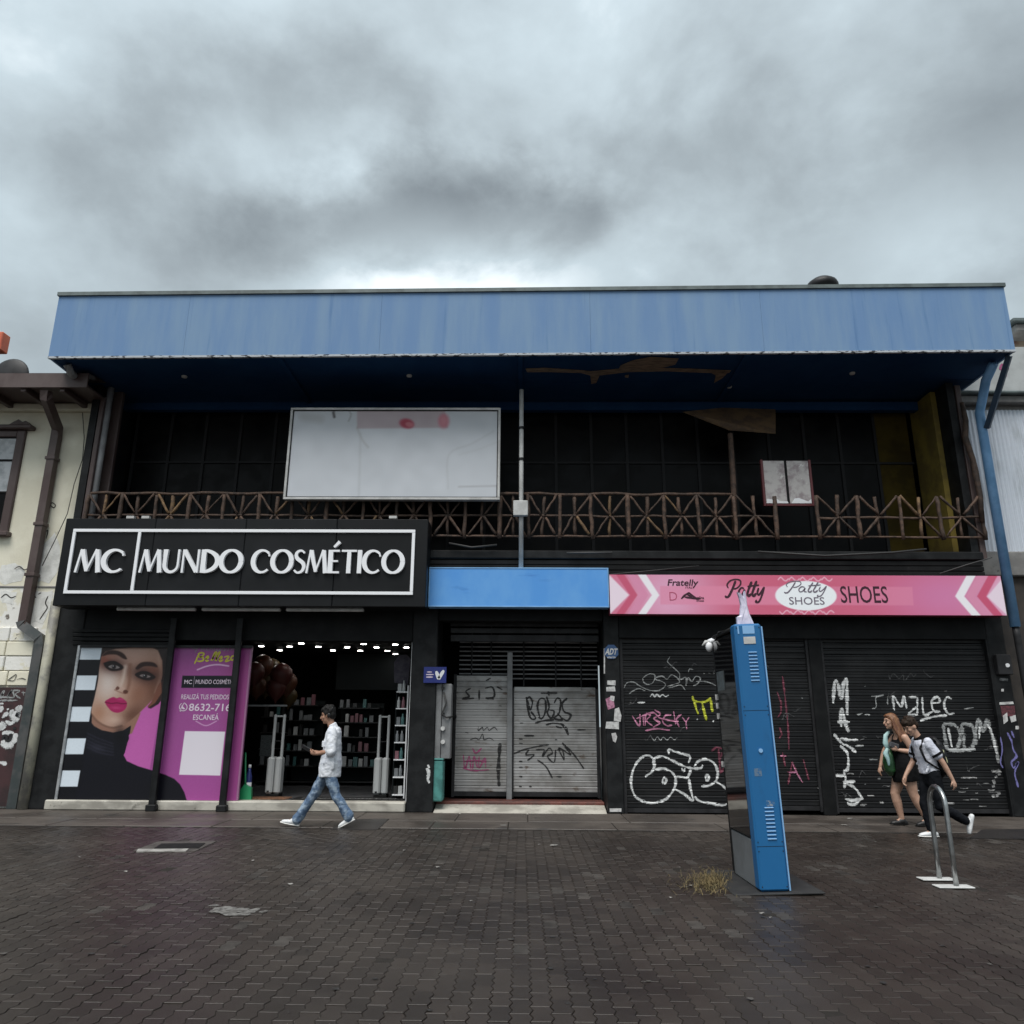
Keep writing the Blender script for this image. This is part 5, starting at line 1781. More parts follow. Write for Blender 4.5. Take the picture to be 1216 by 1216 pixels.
# hanging dark bag and pale notice inside the door
p = at(478, 790, 14.7)
solo('hanging_bag', MB().prism([(p.x - .14, p.z - .32), (p.x + .12, p.z - .36), (p.x + .15, p.z + .12), (p.x + .06, p.z + .2), (p.x - .08, p.z + .18), (p.x - .16, p.z + .05)], 14.68, 14.76), mat('dark_violet_cloth', (0.035, 0.03, 0.045), 0.8, (0.06, 0.055, 0.07), 9), 'dark bag hanging at the top right of the shop doorway', 'bag')
solo('hanging_rail', MB().tube([at(292, 838, 15.2), at(341, 838, 15.2)], .018, 8), ALU, 'thin metal rail inside the shop below the balloons', 'rail')
solo('price_notice', pbox(309, 873, 322, 898, 15.6, .012), mat('dim_notice_paper', (0.10, 0.11, 0.11), 0.8, (0.05, 0.05, 0.05), 20, stretch=(1, 1, 6)), 'pale printed notice on a stand behind the left security gate', 'notice')

# ---------------------------------------------------------------- small signs and boxes on the front
NAVYS = mat('navy_sticker', (0.012, 0.022, 0.16), 0.35)
t_ = thing('blue_plate_sign', 'small dark blue plate with a white tick beside the grey shutters', 'sign', at(516, 801, YF - .05))
part('plate', pbox(503, 792, 530, 811, YF - .05, .02, .003), NAVYS, t_)
fl = lambda z: YF - .053
stroke_tag('tick_mark', [[(518, 797), (521, 806), (527, 796)]], YF - .05, fl, WHITE, t_, .06, 0.0, False)
stroke_tag('lettering', [[(506, 801), (515, 801)], [(506, 804), (514, 804)], [(507, 798), (513, 798)]], YF - .05, fl, PINKW, t_, .022, 0.0, False)
p = at(726, 774, YF - .02)
t_ = thing('round_sign', 'round blue alarm sign with white lettering on the black pier', 'sign', p)
oc = [(p.x + .135 * math.cos(R(22.5 + 45 * k)), p.z + .135 * math.sin(R(22.5 + 45 * k))) for k in range(8)]
part('plate', MB().prism(oc, YF - .02, YF - .002), mat('blue_sign_enamel', (0.03, 0.075, 0.18), 0.4), t_)
letter_box('lettering', 'ADT', 719, 770, 733, 777.5, YF - .02, OFFW, t_, .03, .25)
letter_box('lettering', 'alarm', 721, 779, 731, 781.5, YF - .02, OFFW, t_, .02)
STK = mat('torn_white_sticker', (0.55, 0.55, 0.54), 0.7, (0.35, 0.34, 0.34), 14)


def sticker(pts, Y, m, par=None, name='sticker'):
    part(name, MB().prism([(at(x, y, Y).x, at(x, y, Y).z) for x, y in pts], Y, Y + .0035), m, par or B)


for pts in ([(721, 808), (731, 808), (731, 814), (721, 813)], [(720, 816), (730, 815), (731, 821), (720, 821)], [(720, 857), (735, 857), (735, 866), (719, 865)], [(730, 842), (735, 840), (738, 850), (737, 857), (729, 856)],
            [(726, 871), (731, 870), (733, 875), (731, 882), (728, 880)], [(725, 826), (730, 827), (729, 833), (724, 831)], [(724, 960), (738, 960), (738, 964), (724, 964)], [(717, 770), (718.5, 770), (718.5, 800), (717, 800)]):
    sticker(pts, YF - .006, STK)
sticker([(719, 830), (728, 826), (730, 840), (722, 843)], YF - .005, PSP)
sticker([(1187, 805), (1197, 806), (1197, 809), (1187, 808)], YF - .006, PWD)
sticker([(1187, 834), (1203, 833), (1204, 836), (1187, 837)], YF - .006, STK)
sticker([(1188, 838), (1205, 838), (1206, 850), (1190, 851)], YF - .006, PSR)
for pts in ([(1191, 850), (1196, 846), (1197, 856), (1192, 860)], [(1199, 851), (1206, 849), (1207, 856), (1201, 858)], [(1206, 862), (1210, 862), (1210, 866), (1206, 866)], [(1189, 818), (1192, 818), (1192, 821), (1189, 821)]):
    sticker(pts, YF - .008, STK)
stroke_tag('spray_tag', [[(1196, 870), (1201, 880), (1203, 890), (1207, 898), (1201, 905), (1204, 912), (1209, 905), (1205, 918), (1209, 935)], [(1201, 868), (1204, 876)]], YF, lambda z: YF - .004, SPV, B, .03, 0.0)
stroke_tag('spray_tag', [[(1188, 875), (1190, 890), (1188, 905), (1191, 912)]], YF, lambda z: YF - .004, SPV, B, .02, 0.0)
stroke_tag('spray_tag', [[(507, 912), (509, 918), (508, 925), (510, 930)], [(508, 908), (510, 912)]], YF, lambda z: YF - .004, SPW, B, .05, 0.0)
# meter on the end pier
t_ = thing('meter_box', 'black meter box with a small white dial on the end pier', 'meter box', at(1194, 800, YF - .1))
part('box', pbox(1185, 777, 1202, 801, YF - .12, .118, .012), DGREY, t_)
part('dial', MB().tube([at(1196.5, 790, YF - .135), at(1196.5, 790, YF - .119)], .035, 12), WHITE, t_)
# meter cabinet in the entrance recess
t_ = thing('meter_cabinet', 'grey steel meter cabinet with round dials beside the grey shutters', 'meter cabinet', at(526, 900, YF + .1))
part('cabinet', pbox(514.5, 812, 524, 902, YF + .05, .3, .01), GREYBOX, t_)
part('cabinet_door', pbox(524.6, 812, 535.5, 901, YF + .04, .3, .01), GREYBOX, t_)
for y_ in (817, 865, 881, 848):
    c = at(526, y_, YF + .04)
    part('meter_dial', MB().tube([(c.x, YF + .0, c.z), (c.x, YF + .039, c.z)], .038 if y_ > 860 else .03, 12), OFFW if y_ > 855 else DGREY, t_)
cbl = [at(527, 822, YF + .03), at(530, 835, YF - .01), at(525, 848, YF + .0), at(530, 852, YF - .02), at(537, 851, YF + .05)]
part('cable', MB().tube(cbl, .018, 6), CABLE, t_, True)
t_ = thing('teal_locker', 'teal painted metal box on the floor under the meter cabinet', 'box', gnd(518, 950, .0))
part('casing', pbox(512, 903, 526, 952, YF + .04, .3, .02), TEAL, t_)
part('lid', pbox(511.5, 900.5, 526.6, 902.6, YF + .03, .32, .004), TEAL, t_)
solo('lock_lump', MB().ball(at(538.5, 851, YG - .05), (.06, .04, .06), 10, 7), RUBBER, 'round black lock on the left edge of the narrow grey shutter', 'lock', None, True)

# ---------------------------------------------------------------- wires
WIREG = mat('dull_grey_wire', (0.06, 0.06, 0.06), 0.6)


def wire(pts, r, lab, m=CABLE):
    solo('wire', MB().tube(pts, r, 5), m, lab, 'wire', None, True)


wire([at(715, 683, YF - .2), at(760, 679, YF - .2), at(830, 672, YF - .2)], .012, 'dark wire sloping along the black band left of the pink sign')
wire([at(1116, 681, YF - .18), at(1150, 670, YF - .18), at(1178, 662, YF - .18)], .010, 'thin grey wire sloping above the right end of the pink sign', WIREG)
wire([at(98, 490, 14.2), at(100, 520, 14.22), at(98, 545, 14.2), at(88, 575, 14.2), at(80, 610, 14.2), at(66, 640, 14.2), at(50, 672, 14.2)], .008, 'thin dark wire hanging down the cream wall')
wire([at(673, 656.5, YF - .2), at(700, 656.3, YF - .2), at(727, 656, YF - .2)], .018, 'short grey cable lying on the edge of the balcony floor', WIREG)
for pts in ([(533, 645), (560, 650), (590, 647)], [(900, 655), (980, 660), (1060, 656), (1100, 652)]):
    wire([at(x, y, YF - .2) for x, y in pts], .02, 'thick black cable sagging under the %s of the railing' % ('left half' if pts[0][0] < 800 else 'right half'))

# ---------------------------------------------------------------- neighbour on the left
YL = YF + .3
XN = XL - .02
LB = thing('cream_building', 'old cream rendered building with brown eaves left of the shops', 'building', (XN - 2, YL, 0))
zE = at(60, 487, YL).z
zMo = at(20, 697, YL).z
part('upper_wall', MB().box(XN - 6, YL, zMo + .02, XN, YL + 8, zE + .3), CREAM, LB)
part('lower_wall', MB().box(XN - 6, YL - .02, 0, XN, YL + 8, zMo - .02), CREAMP, LB)
part('string_course', MB().bbox(XN - 6, YL - .035, zMo - .018, XN - .01, YL + .05, zMo + .016, .006), CONC, LB)
zF0, zF1 = at(40, 460, 13.3).z, at(40, 443, 13.3).z
part('eave_fascia', MB().bbox(XN - 6, 13.3, zF0, XN + .3, 13.34, zF1, .005), BROWN, LB)
part('eave_board', MB().box(XN - 6, 13.345, zF0 + .06, XN + .25, YL, zF0 + .10), BROWN, LB)
part('eave_moulding', MB().bbox(XN - 6, YL - .14, zE - .06, XN - .02, YL - .001, zE + .10, .03), CREAM, LB)
for k in range(7):
    x = XN - .2 - k * .75
    part('rafter_end', MB().bbox(x - .05, 13.36, zF0 - .06, x + .05, YL, zF0 + .055, .008), BROWN, LB)
part('roof', MB().add([(XN - 6, 13.3, zF1), (XN + .3, 13.3, zF1), (XN + .3, YL + 8, zF1 + 1.2), (XN - 6, YL + 8, zF1 + 1.2)], [(0, 1, 2, 3)]), BROWN, LB)
# window
wx1 = at(24, 560, YL).x
wz0, wz1 = at(10, 632, YL).z, at(15, 512, YL).z
wf = MB()
wf.bbox(wx1 - .17, YL - .06, wz0, wx1, YL + .02, wz1, .015)
wf.bbox(wx1 - 1.45, YL - .06, wz0, wx1 - 1.28, YL + .02, wz1, .015)
wf.bbox(wx1 - 1.278, YL - .055, wz1 - .14, wx1 - .172, YL + .02, wz1, .015)
wf.bbox(wx1 - 1.278, YL - .055, wz0, wx1 - .172, YL + .02, wz0 + .12, .015)
win = part('window', wf, BROWN, LB)
part('window_hood', MB().bbox(wx1 - 1.6, YL - .16, wz1 + .001, wx1 + .16, YL + .02, wz1 + .09, .02), BROWN, win)
part('window_hood_crest', MB().prism([(wx1 - .3, wz1 + .092), (wx1 + .10, wz1 + .092), (wx1 + .02, wz1 + .17), (wx1 - .05, wz1 + .14), (wx1 - .13, wz1 + .20), (wx1 - .22, wz1 + .15)], YL - .14, YL + .01), BROWN, win)
part('window_sill', MB().bbox(wx1 - 1.55, YL - .14, wz0 - .10, wx1 + .06, YL + .02, wz0 - .001, .02), BROWN, win)
WP = mat('sky_reflection_pane', (0.42, 0.44, 0.46), 0.2, (0.26, 0.28, 0.29), 3)  # reflected sky is put into the pane colour as a pale tone
zc = [wz0 + .121, at(8, 585, YL).z, at(8, 547, YL).z, wz1 - .141]
for a_, b_ in zip(zc, zc[1:]):
    part('pane', MB().box(wx1 - .72, YL - .012, a_ + .02, wx1 - .172, YL, b_ - .02), WP if b_ > zc[1] + .05 else GLASSD, win)
    part('pane', MB().box(wx1 - 1.278, YL - .012, a_ + .02, wx1 - .76, YL, b_ - .02), WP if b_ > zc[1] + .05 else GLASSD, win)
    part('glazing_bar', MB().box(wx1 - 1.278, YL - .03, b_ - .019, wx1 - .172, YL + .01, b_ + .019), RUBBER, win)
# square rain pipe with its kinks
xd = at(51, 610, YL - .12).x
pts = [Vector((xd + .15, 13.42, zF0 - .02)), Vector((xd + .15, 13.45, zF0 - .16)), Vector((xd + .02, YL - .16, zF0 - .50)), Vector((xd, YL - .12, zF0 - .65)), Vector((xd, YL - .12, at(20, 742, YL - .12).z))]
part('rain_pipe', MB().tube(pts, .105, 4, lat=(1, 1, 0)), BROWN, LB, label='dark brown square rain pipe')
xd2 = at(33, 860, YL - .12).x
zk_ = at(20, 742, YL - .12).z
pts = [Vector((xd - .02, YL - .12, zk_ + .06)), Vector((xd, YL - .12, zk_ - .02)), Vector((xd2 - .04, YL - .12, zk_ - .24)), Vector((xd2, YL - .12, zk_ - .36)), Vector((xd2, YL - .12, 0))]
part('rain_pipe', MB().tube(pts, .12, 4, lat=(1, 1, 0)), GUTT, LB, label='grey green lower rain pipe')
for y_ in (545, 623, 683):
    z = at(45, y_, YL - .12).z
    part('pipe_collar', MB().bbox(xd - .10, YL - .215, z - .03, xd + .10, YL - .03, z + .03, .006), BROWN, LB)
xr_ = at((70 + 22) / 2, 842, YF - .02).x
part('round_pipe', MB().tube([(xr_, YF - .02, 0), (xr_ + .01, YF - .02, 1.6), (xr_, YF - .02, at(75, 715, YF).z)], .085, 14), PIPEC, LB, True)
# rusticated blocks and the tagged dark panel at street level
zb0, zb1 = at(20, 815, YL).z, at(20, 745, YL).z
zz_ = zb0 + .01
rowk = 0
random.seed(3)
while zz_ < zb1 - .05:
    h_ = (zb1 - zb0) / 4
    x = xd2 - .16
    while x > XN - 3.5:
        w = random.uniform(.34, .6)
        part('stone_block', MB().bbox(x - w + .008, YL - .06 - random.uniform(0, .012), zz_, x - .008, YL - .021, zz_ + h_ - .012, .012), CREAMP if rowk % 2 else CREAM, LB)
        x -= w
    zz_ += h_
    rowk += 1
part('metal_panel', MB().bbox(XN - 4, YL - .05, .02, xd2 - .15, YL - .021, zb0 - .02, .004), mat('dark_maroon_panel', (0.05, 0.018, 0.020), 0.6, (0.025, 0.012, 0.013), 3, bump=0.2), LB)
gp = lambda z: YL - .054
qq = zm(0, 800, 12.16)
stroke_tag('spray_tag', [qq(p) for p in ([(0, 230), (40, 330), (90, 250), (60, 270), (70, 330), (130, 330), (200, 240), (150, 330), (230, 340), (220, 250), (310, 250), (250, 300), (320, 360)], [(0, 350), (100, 340), (200, 350)], [(0, 390), (280, 385)], [(340, 270), (400, 280)], [(360, 250), (370, 320)])], YL, gp, SPWD, LB, .03, 0.0)
stroke_tag('spray_tag', [(.10, qq([(0, 530), (80, 490)])), (.12, qq([(200, 520), (210, 570), (260, 600)])), (.13, qq([(280, 470), (300, 520), (270, 580), (240, 620), (320, 620)])), (.07, qq([(340, 460), (300, 520)])), (.12, qq([(10, 740), (60, 760), (90, 800)])), (.06, qq([(60, 640), (100, 600), (150, 560)])),
                        (.05, qq([(110, 680), (180, 720), (250, 680)])), (.06, qq([(60, 860), (150, 850), (230, 860)])), (.10, qq([(40, 1010), (140, 1030), (230, 1020)])), (.08, qq([(60, 960), (90, 1000)])), (.08, qq([(260, 860), (240, 950), (230, 1010)])), (.05, qq([(130, 520), (160, 510)])), (.04, qq([(0, 430), (80, 435)]))], YL, gp, SPW, LB, .05, .003)
stroke_tag('spray_tag', [qq(p) for p in ([(60, 960), (100, 900), (150, 960), (200, 890), (160, 880)], [(220, 780), (260, 800)])], YL, gp, SPK, LB, .05, .007)
stroke_tag('spray_tag', [[(-2, 905), (6, 906), (10, 908)]], YL, gp, SPW, LB, .06, .0)
stroke_tag('scratched_mark', [qq([(145, 100), (200, 60), (270, 15), (240, 100), (150, 100)]), qq([(280, 85), (350, 70), (415, 92)])], YL, lambda z: YL - .076, SPK, LB, .012, 0.0)
# flaked render: pale under-coat and dark cracks
UND = mat('pale_undercoat', (0.74, 0.74, 0.71), 0.9, (0.60, 0.60, 0.57), 6, bump=.4)
def flake(pts, m, k=.0035):
    pp = []
    for a_, b_ in zip(pts, pts[1:] + pts[:1]):
        for t_ in (0, .33, .66):
            pp.append((a_[0] + (b_[0] - a_[0]) * t_ + random.uniform(-1.2, 1.2), a_[1] + (b_[1] - a_[1]) * t_ + random.uniform(-1.2, 1.2)))
    part('flaked_render', MB().prism([(at(x_, y_, YL).x, at(x_, y_, YL).z) for x_, y_ in pp], YL - k, YL - .0005), m, LB)


flake([(52, 645), (66, 632), (72, 650), (68, 680), (58, 692), (44, 690)], UND)
flake([(2, 672), (18, 668), (30, 676), (26, 690), (6, 694), (-4, 688)], UND)
flake([(44, 702), (64, 702), (60, 725), (52, 740), (40, 738)], UND, .023)
flake([(2, 702), (20, 703), (16, 718), (4, 716)], UND, .023)
DRK = mat('dark_crack', (0.05, 0.045, 0.04), 0.9)
stroke_tag('crack', [[(18, 676), (24, 673), (30, 677), (36, 674)], [(2, 710), (8, 706), (14, 710), (20, 708)]], YL, lambda z: YL - .026, DRK, LB, .02, 0.0)
stroke_tag('crack', [[(58, 708), (55, 716), (57, 722), (52, 730), (48, 736)], [(36, 712), (40, 708), (44, 710)], [(46, 706), (50, 704)]], YL, lambda z: YL - .026, DRK, LB, .022, 0.0)
stroke_tag('crack', [[(52, 634), (57, 630), (55, 640)], [(8, 775), (10, 790)], [(60, 600), (64, 603), (66, 600), (62, 597), (60, 600)]], YL, lambda z: YL - .006, DRK, LB, .02, 0.0)
# round dish on its roof, orange box further off
YDs = 14.6
c = at(9, 445, YDs)
ds = thing('satellite_dish', 'dark grey round dish showing above the brown eaves', 'dish', (c.x, YDs, zF1 + .1))
mb = MB()
prof = [(.0, .0), (.12, .008), (.22, .03), (.30, .06), (.335, .085), (.34, .10), (.325, .10)]
V, F = [], []
sg = 28
for r, d in prof:
    for k in range(sg):
        w = 2 * math.pi * k / sg
        V.append((c.x + r * 1.15 * math.cos(w), YDs + d * .9, c.z + r * 1.15 * math.sin(w) + d * .2))
for i in range(len(prof) - 1):
    for k in range(sg):
        F.append((i * sg + k, i * sg + (k + 1) % sg, (i + 1) * sg + (k + 1) % sg, (i + 1) * sg + k))
part('reflector', mb.add(V, F), DGREY, ds, True)
part('mast', MB().tube([(c.x, YDs + .05, zF1), (c.x, YDs + .05, c.z - .05)], .03, 8), DGREY, ds)
c = at(-6, 404, 26)
oo = thing('rooftop_hoarding', 'bright orange box shaped hoarding on a far roof at the left edge', 'hoarding', (c.x, 26, c.z - .4))
ORG = mat('orange_paint', (0.62, 0.14, 0.06), 0.5, (0.5, 0.10, 0.05), 2)
pe = [at(-60, 392, 26), at(1, 393.5, 26), at(8, 399, 27.2), at(4, 415, 27.2), at(-2, 414.5, 26), at(-60, 414, 26)]
xa_, xb_, za_, zb_ = pe[0].x, pe[1].x, pe[4].z, pe[1].z
xb_ = at(2, 404, 26).x
part('panel', MB().bbox(xa_, 26, za_, xb_, 26.45, zb_, .03), ORG, oo)
part('post', MB().tube([(xb_ - .9, 26.25, 0), (xb_ - .9, 26.25, za_)], .1, 8), DGREY, oo)
part('post', MB().tube([(xa_ + .3, 26.25, 0), (xa_ + .3, 26.25, za_)], .1, 8), DGREY, oo)

# ---------------------------------------------------------------- neighbour on the right
XG = XR + .02
RB = thing('grey_building', 'grey building with white corrugated cladding right of the shops', 'building', (XG + 2, YF + .3, 0))
YRn = YF + .35
zc0, zc1 = at(1208, 655, YRn).z, at(1195, 487, YRn).z
# corrugated sheets: each a wavy sheet
x = XG
while x < XG + 4:
    V, F = [], []
    n = 48
    for i in range(n + 1):
        u = i / n * .8
        yy = YRn + .018 * math.sin(u / .8 * 2 * math.pi * 10)
        V += [(x + u, yy, zc0), (x + u, yy, zc1)]
    F = [(2 * i, 2 * i + 2, 2 * i + 3, 2 * i + 1) for i in range(n)]
    part('corrugated_sheet', MB().add(V, F), CORR, RB, True)
    x += .78
part('cladding_back', MB().box(XG, YRn + .04, zc0 - .02, XG + 5, YRn + 8, zc1 + .1), CONC, RB)
zl = at(1208, 684, YRn - .1).z
part('lintel', MB().bbox(XG, YRn - .12, zl, XG + 5, YRn + .3, zc0 - .022, .02), CONC, RB)
part('lower_wall', MB().box(XG + .02, YRn + .0, 0, XG + 5, YRn + .3, zl - .002), mat('dim_brown_wall', (0.055, 0.045, 0.038), 0.8, (0.03, 0.026, 0.024), 2), RB)
zl2 = at(1195, 471, YRn - .1).z
part('ledge', MB().bbox(XG, YRn - .16, zc1 + .101, XG + 5, YRn + .2, zl2, .015), CONC, RB)
part('gutter', MB().bbox(XG, YRn - .26, zl2 + .002, XG + 5, YRn - .05, zl2 + .07, .02), FLASH, RB)
part('upper_wall', MB().box(XG + .01, YRn + .25, zl2 + .002, XG + 5, YRn + 8, at(1190, 412, YRn + .25).z), GREYW, RB)
stroke_tag('spray_tag', [[(1187, 437), (1190, 433), (1193, 437), (1189, 440), (1196, 437), (1194, 432)], [(1188, 443), (1190, 448)], [(1193, 442), (1195, 447)], [(1186, 438), (1198, 438)]], YRn + .25, lambda z: YRn + .245, SPM, RB, .04, 0.0)
Yu = YRn + 2.2
xw = at(1203, 400, Yu).x
part('brick_pier', MB().bbox(at(1207, 420, Yu).x, Yu + .2, at(1207, 450, Yu).z - .5, xw + 6, Yu + 1, at(1207, 393, Yu).z, .02), BRICKC, RB)
part('roof_slab', MB().bbox(xw - .1, Yu - .3, at(1207, 393, Yu - .3).z, xw + 6, Yu + 4, at(1207, 384, Yu - .3).z, .03), CONC, RB)
part('roof_edge', MB().bbox(xw - .2, Yu - .4, at(1207, 384, Yu - .4).z + .06, xw + 6, Yu + 4, at(1207, 379, Yu - .4).z + .05, .02), FLASH, RB)

# ---------------------------------------------------------------- street kiosk
kA, kB, kC = gnd(903.5, 1062), gnd(939.5, 1063), gnd(868, 1037)
kdir = math.atan2(kB.y - kA.y, kB.x - kA.x)
kw = (kB - kA).length
kd = (kC - kA).length
kh = at(894, 741, kA.y).z
KRZ = math.atan2(-(kC.x - kA.x), kC.y - kA.y)
KS = thing('street_kiosk', 'tall narrow blue street kiosk with glossy black side panel', 'kiosk', kA, None, KRZ, R(-1.7))
KBLUE = mat('blue_kiosk_paint', (0.010, 0.112, 0.285), 0.4, (0.012, 0.122, 0.30), 1.5, col3=(0.012, 0.075, 0.19), scale3=5, lo3=0.60, hi3=0.80, stretch3=(1, 1, .35), bump=0.06, bscale=6)
KLB = mat('light_blue_kiosk_edge', (0.22, 0.42, 0.68), 0.4)
KGL = mat('glossy_black_glass', (0.008, 0.008, 0.009), 0.05, spec=0.6)
KGR = mat('grey_kick_plate', (0.17, 0.18, 0.19), 0.5, (0.13, 0.135, 0.14), 3)


def kpart(name, mb, m, smooth=False):
    o = link(name, mb.mesh(name, m, smooth), KS)
    return o


kpart('front_column', MB().bbox(0, 0, .02, kw, .16, kh, .018), KBLUE)
kpart('edge_trim', MB().bbox(kw + .001, .004, .02, kw + .014, .15, kh - .03, .003), KLB)
kpart('edge_trim', MB().bbox(.03, -.004, kh - .10, .045, -.0005, kh - .02, .001), KLB)
kpart('rear_column', MB().bbox(.02, kd - .12, .02, kw - .02, kd, kh - .10, .015), RUBBER)
kpart('core', MB().bbox(.03, .161, .30, kw - .03, kd - .121, kh - .06, .01), RUBBER)
kpart('side_glass', MB().bbox(.004, .165, .46, .028, kd - .125, kh - .09, .004), KGL)
kpart('side_glass', MB().bbox(kw - .028, .165, .46, kw - .004, kd - .125, kh - .09, .004), KGL)
kpart('kick_plate', MB().bbox(.012, .162, .02, kw - .012, kd - .122, .44, .006), KGR)
kpart('top_cover', MB().bbox(.0, .161, kh - .055, kw, kd - .1, kh - .02, .01), RUBBER)
kpart('footing', MB().bbox(-.26, -.06, .0, kw + .30, kd + .1, .015, .004), mat('dark_asphalt_patch', (0.013, 0.013, 0.014), 0.7, (0.022, 0.022, 0.022), 6, bump=0.4))
for zc_ in (.46, kh - .56):
    for k in range(9):
        kpart('vent_louvre', MB().bbox(kw * .42, -.010, zc_ + k * .034, kw * .74, -.0005, zc_ + k * .034 + .011, .003), KLB)
kpart('name_plate', MB().bbox(kw * .30, -.006, kh - .20, kw * .74, -.0005, kh - .13, .002), OFFW)
kpart('sticker', MB().bbox(kw * .30, -.003, kh - .10, kw * .74, -.0005, kh - .02, .001), KLB)
kpart('lock', MB().tube([(kw * .5, -.012, 1.25), (kw * .5, -.0005, 1.25)], .02, 10), KLB)
for z_ in (.40, 1.62):
    kpart('panel_seam', MB().box(.006, -.0012, z_, kw - .006, .001, z_ + .004), RUBBER)
for z_ in (.06, .36, .44, 1.58, 1.66, kh - .04):
    for x_ in (.022, kw - .022):
        kpart('screw', MB().tube([(x_, -.003, z_), (x_, .001, z_)], .006, 6), DGREY)
kpart('sticker', MB().box(kw * .2, -.0016, 1.02, kw * .46, .001, 1.09), mat('scraped_sticker', (0.10, 0.16, 0.24), 0.6, (0.02, 0.11, 0.26), 30, lo=.5, hi=.54))
kpart('sticker', MB().box(kw * .5, -.0016, .75, kw * .8, .001, .80), mat('scraped_pale_sticker', (0.22, 0.26, 0.30), 0.6, (0.02, 0.11, 0.26), 40, lo=.44, hi=.48))
kpart('notice', MB().box(-.001, kd - .45, kh - .62, .0035, kd - .16, kh - .42), mat('dim_notice', (0.10, 0.12, 0.13), 0.5, (0.05, 0.06, 0.06), 20))
for q_ in ((-.02, kd - .03), (kw + .02, kd - .25)):
    mb = MB()
    cpt = Vector((q_[0], q_[1], kh - .13))
    mb.ball(cpt, (.042, .042, .058), 12, 8)
    mb.tube([cpt + Vector((0, 0, .05)), cpt + Vector((.06 if q_[0] < 0 else -.06, 0, .07))], .03, 8)
    kpart('dome_camera', mb, WHITE, True)
    kpart('camera_shade', MB().tube([cpt + Vector((-.075, 0, .012)), cpt + Vector((-.035, 0, .05)), cpt + Vector((.035, 0, .05)), cpt + Vector((.075, 0, .012))], [.008, .022, .022, .008], 8), OFFW, True)
kpart('cable', MB().tube([(.03, kd - .1, kh - .08), (.0, kd * .6, kh - .015), (.02, .2, kh - .02)], .01, 6), CABLE)
for z_ in (1.05, 1.55, 1.66, 1.75):
    kpart('sticker', MB().box(.005, kd + .0005, z_, .10, kd + .003, z_ + .06), STK)
    kpart('sticker', MB().box(-.0015 + .02, kd - .105, z_, .0185, kd - .02, z_ + .06), STK)
# pale plastic bag knotted on top
PLB = mat('pale_plastic_bag', (0.66, 0.63, 0.76), 0.35, (0.50, 0.48, 0.60), 8)
top = KS.matrix_basis @ Vector((kw * .52, .10, kh))
top = Vector(kA) + (Matrix.Rotation(KRZ, 3, 'Z') @ Matrix.Rotation(R(-1.7), 3, 'Y')) @ Vector((kw * .52, .10, kh))
prf = [(-.080, 0), (-.080, .075), (-.045, .090), (-.030, .20), (-.040, .27), (-.058, .33), (-.030, .305), (-.008, .275), (.006, .285), (.022, .345), (.030, .30), (.034, .19), (.050, .10), (.085, .005)]
mb = MB()
n = len(prf)
V = []
for j_, (yo, sc) in enumerate(((-.028, .82), (-.038, .55), (-.020, 1.0), (.020, 1.0), (.034, .7))):
    for k, (a_, b_) in enumerate(prf):
        V.append((top.x + a_ * (sc if j_ != 2 else 1), top.y + yo * (1.1 - b_) + random.uniform(-.004, .004), top.z + .003 + b_ * (1 if sc > .9 else .97)))
order = (1, 0, 2, 3, 4)
F = []
for a_, b_ in zip(order, order[1:]):
    F += [(a_ * n + k, a_ * n + (k + 1) % n, b_ * n + (k + 1) % n, b_ * n + k) for k in range(n)]
F += [tuple(order[0] * n + k for k in range(n))[::-1], tuple(order[-1] * n + k for k in range(n))]
mb.add(V, F)
solo('plastic_bag', mb, PLB, 'pale plastic bag with two pointed ends stuck on top of the blue kiosk', 'plastic bag')

# ---------------------------------------------------------------- bicycle stand
r0, r1 = gnd(1116, 1045), gnd(1136, 1054)
hb = .90
mid = (r0 + r1) / 2
dv = (r1 - r0)
rr_ = dv.length / 2
ax = dv.normalized()
pts = [Vector((r0.x, r0.y, 0))]
pts += [Vector((r0.x, r0.y, hb * .4)), Vector((r0.x, r0.y, hb - rr_))]
for k in range(1, 12):
    w = math.pi * (1 - k / 12)
    pts.append(mid + ax * (rr_ * math.cos(w)) + Vector((0, 0, hb - rr_ + rr_ * math.sin(w))))
pts += [Vector((r1.x, r1.y, hb - rr_)), Vector((r1.x, r1.y, hb * .4)), Vector((r1.x, r1.y, 0))]
RK = thing('bicycle_stand', 'bent stainless steel hoop stand on two pale base plates', 'bicycle stand', mid)
part('hoop', MB().tube(pts, .024, 12), STEEL, RK, True)
for p in (r0, r1):
    part('base_plate', MB().bbox(p.x - .20, p.y - .075, .004, p.x + .14, p.y + .075, .016, .004), OFFW, RK)

# ---------------------------------------------------------------- details on the ground
def sheet(name, pts, z, m, lab=None, cat=None, th=.004):
    v = [gnd(x, y, z) for x, y in pts]
    n = len(v)
    mb = MB().add([tuple(p) for p in v] + [(p.x, p.y, z - th) for p in v], [tuple(range(n)) if True else ()] + [(i, i + n, (i + 1) % n + n, (i + 1) % n) for i in range(n)])
    if lab:
        return solo(name, mb, m, lab, cat)
    return part(name, mb, m, ground)


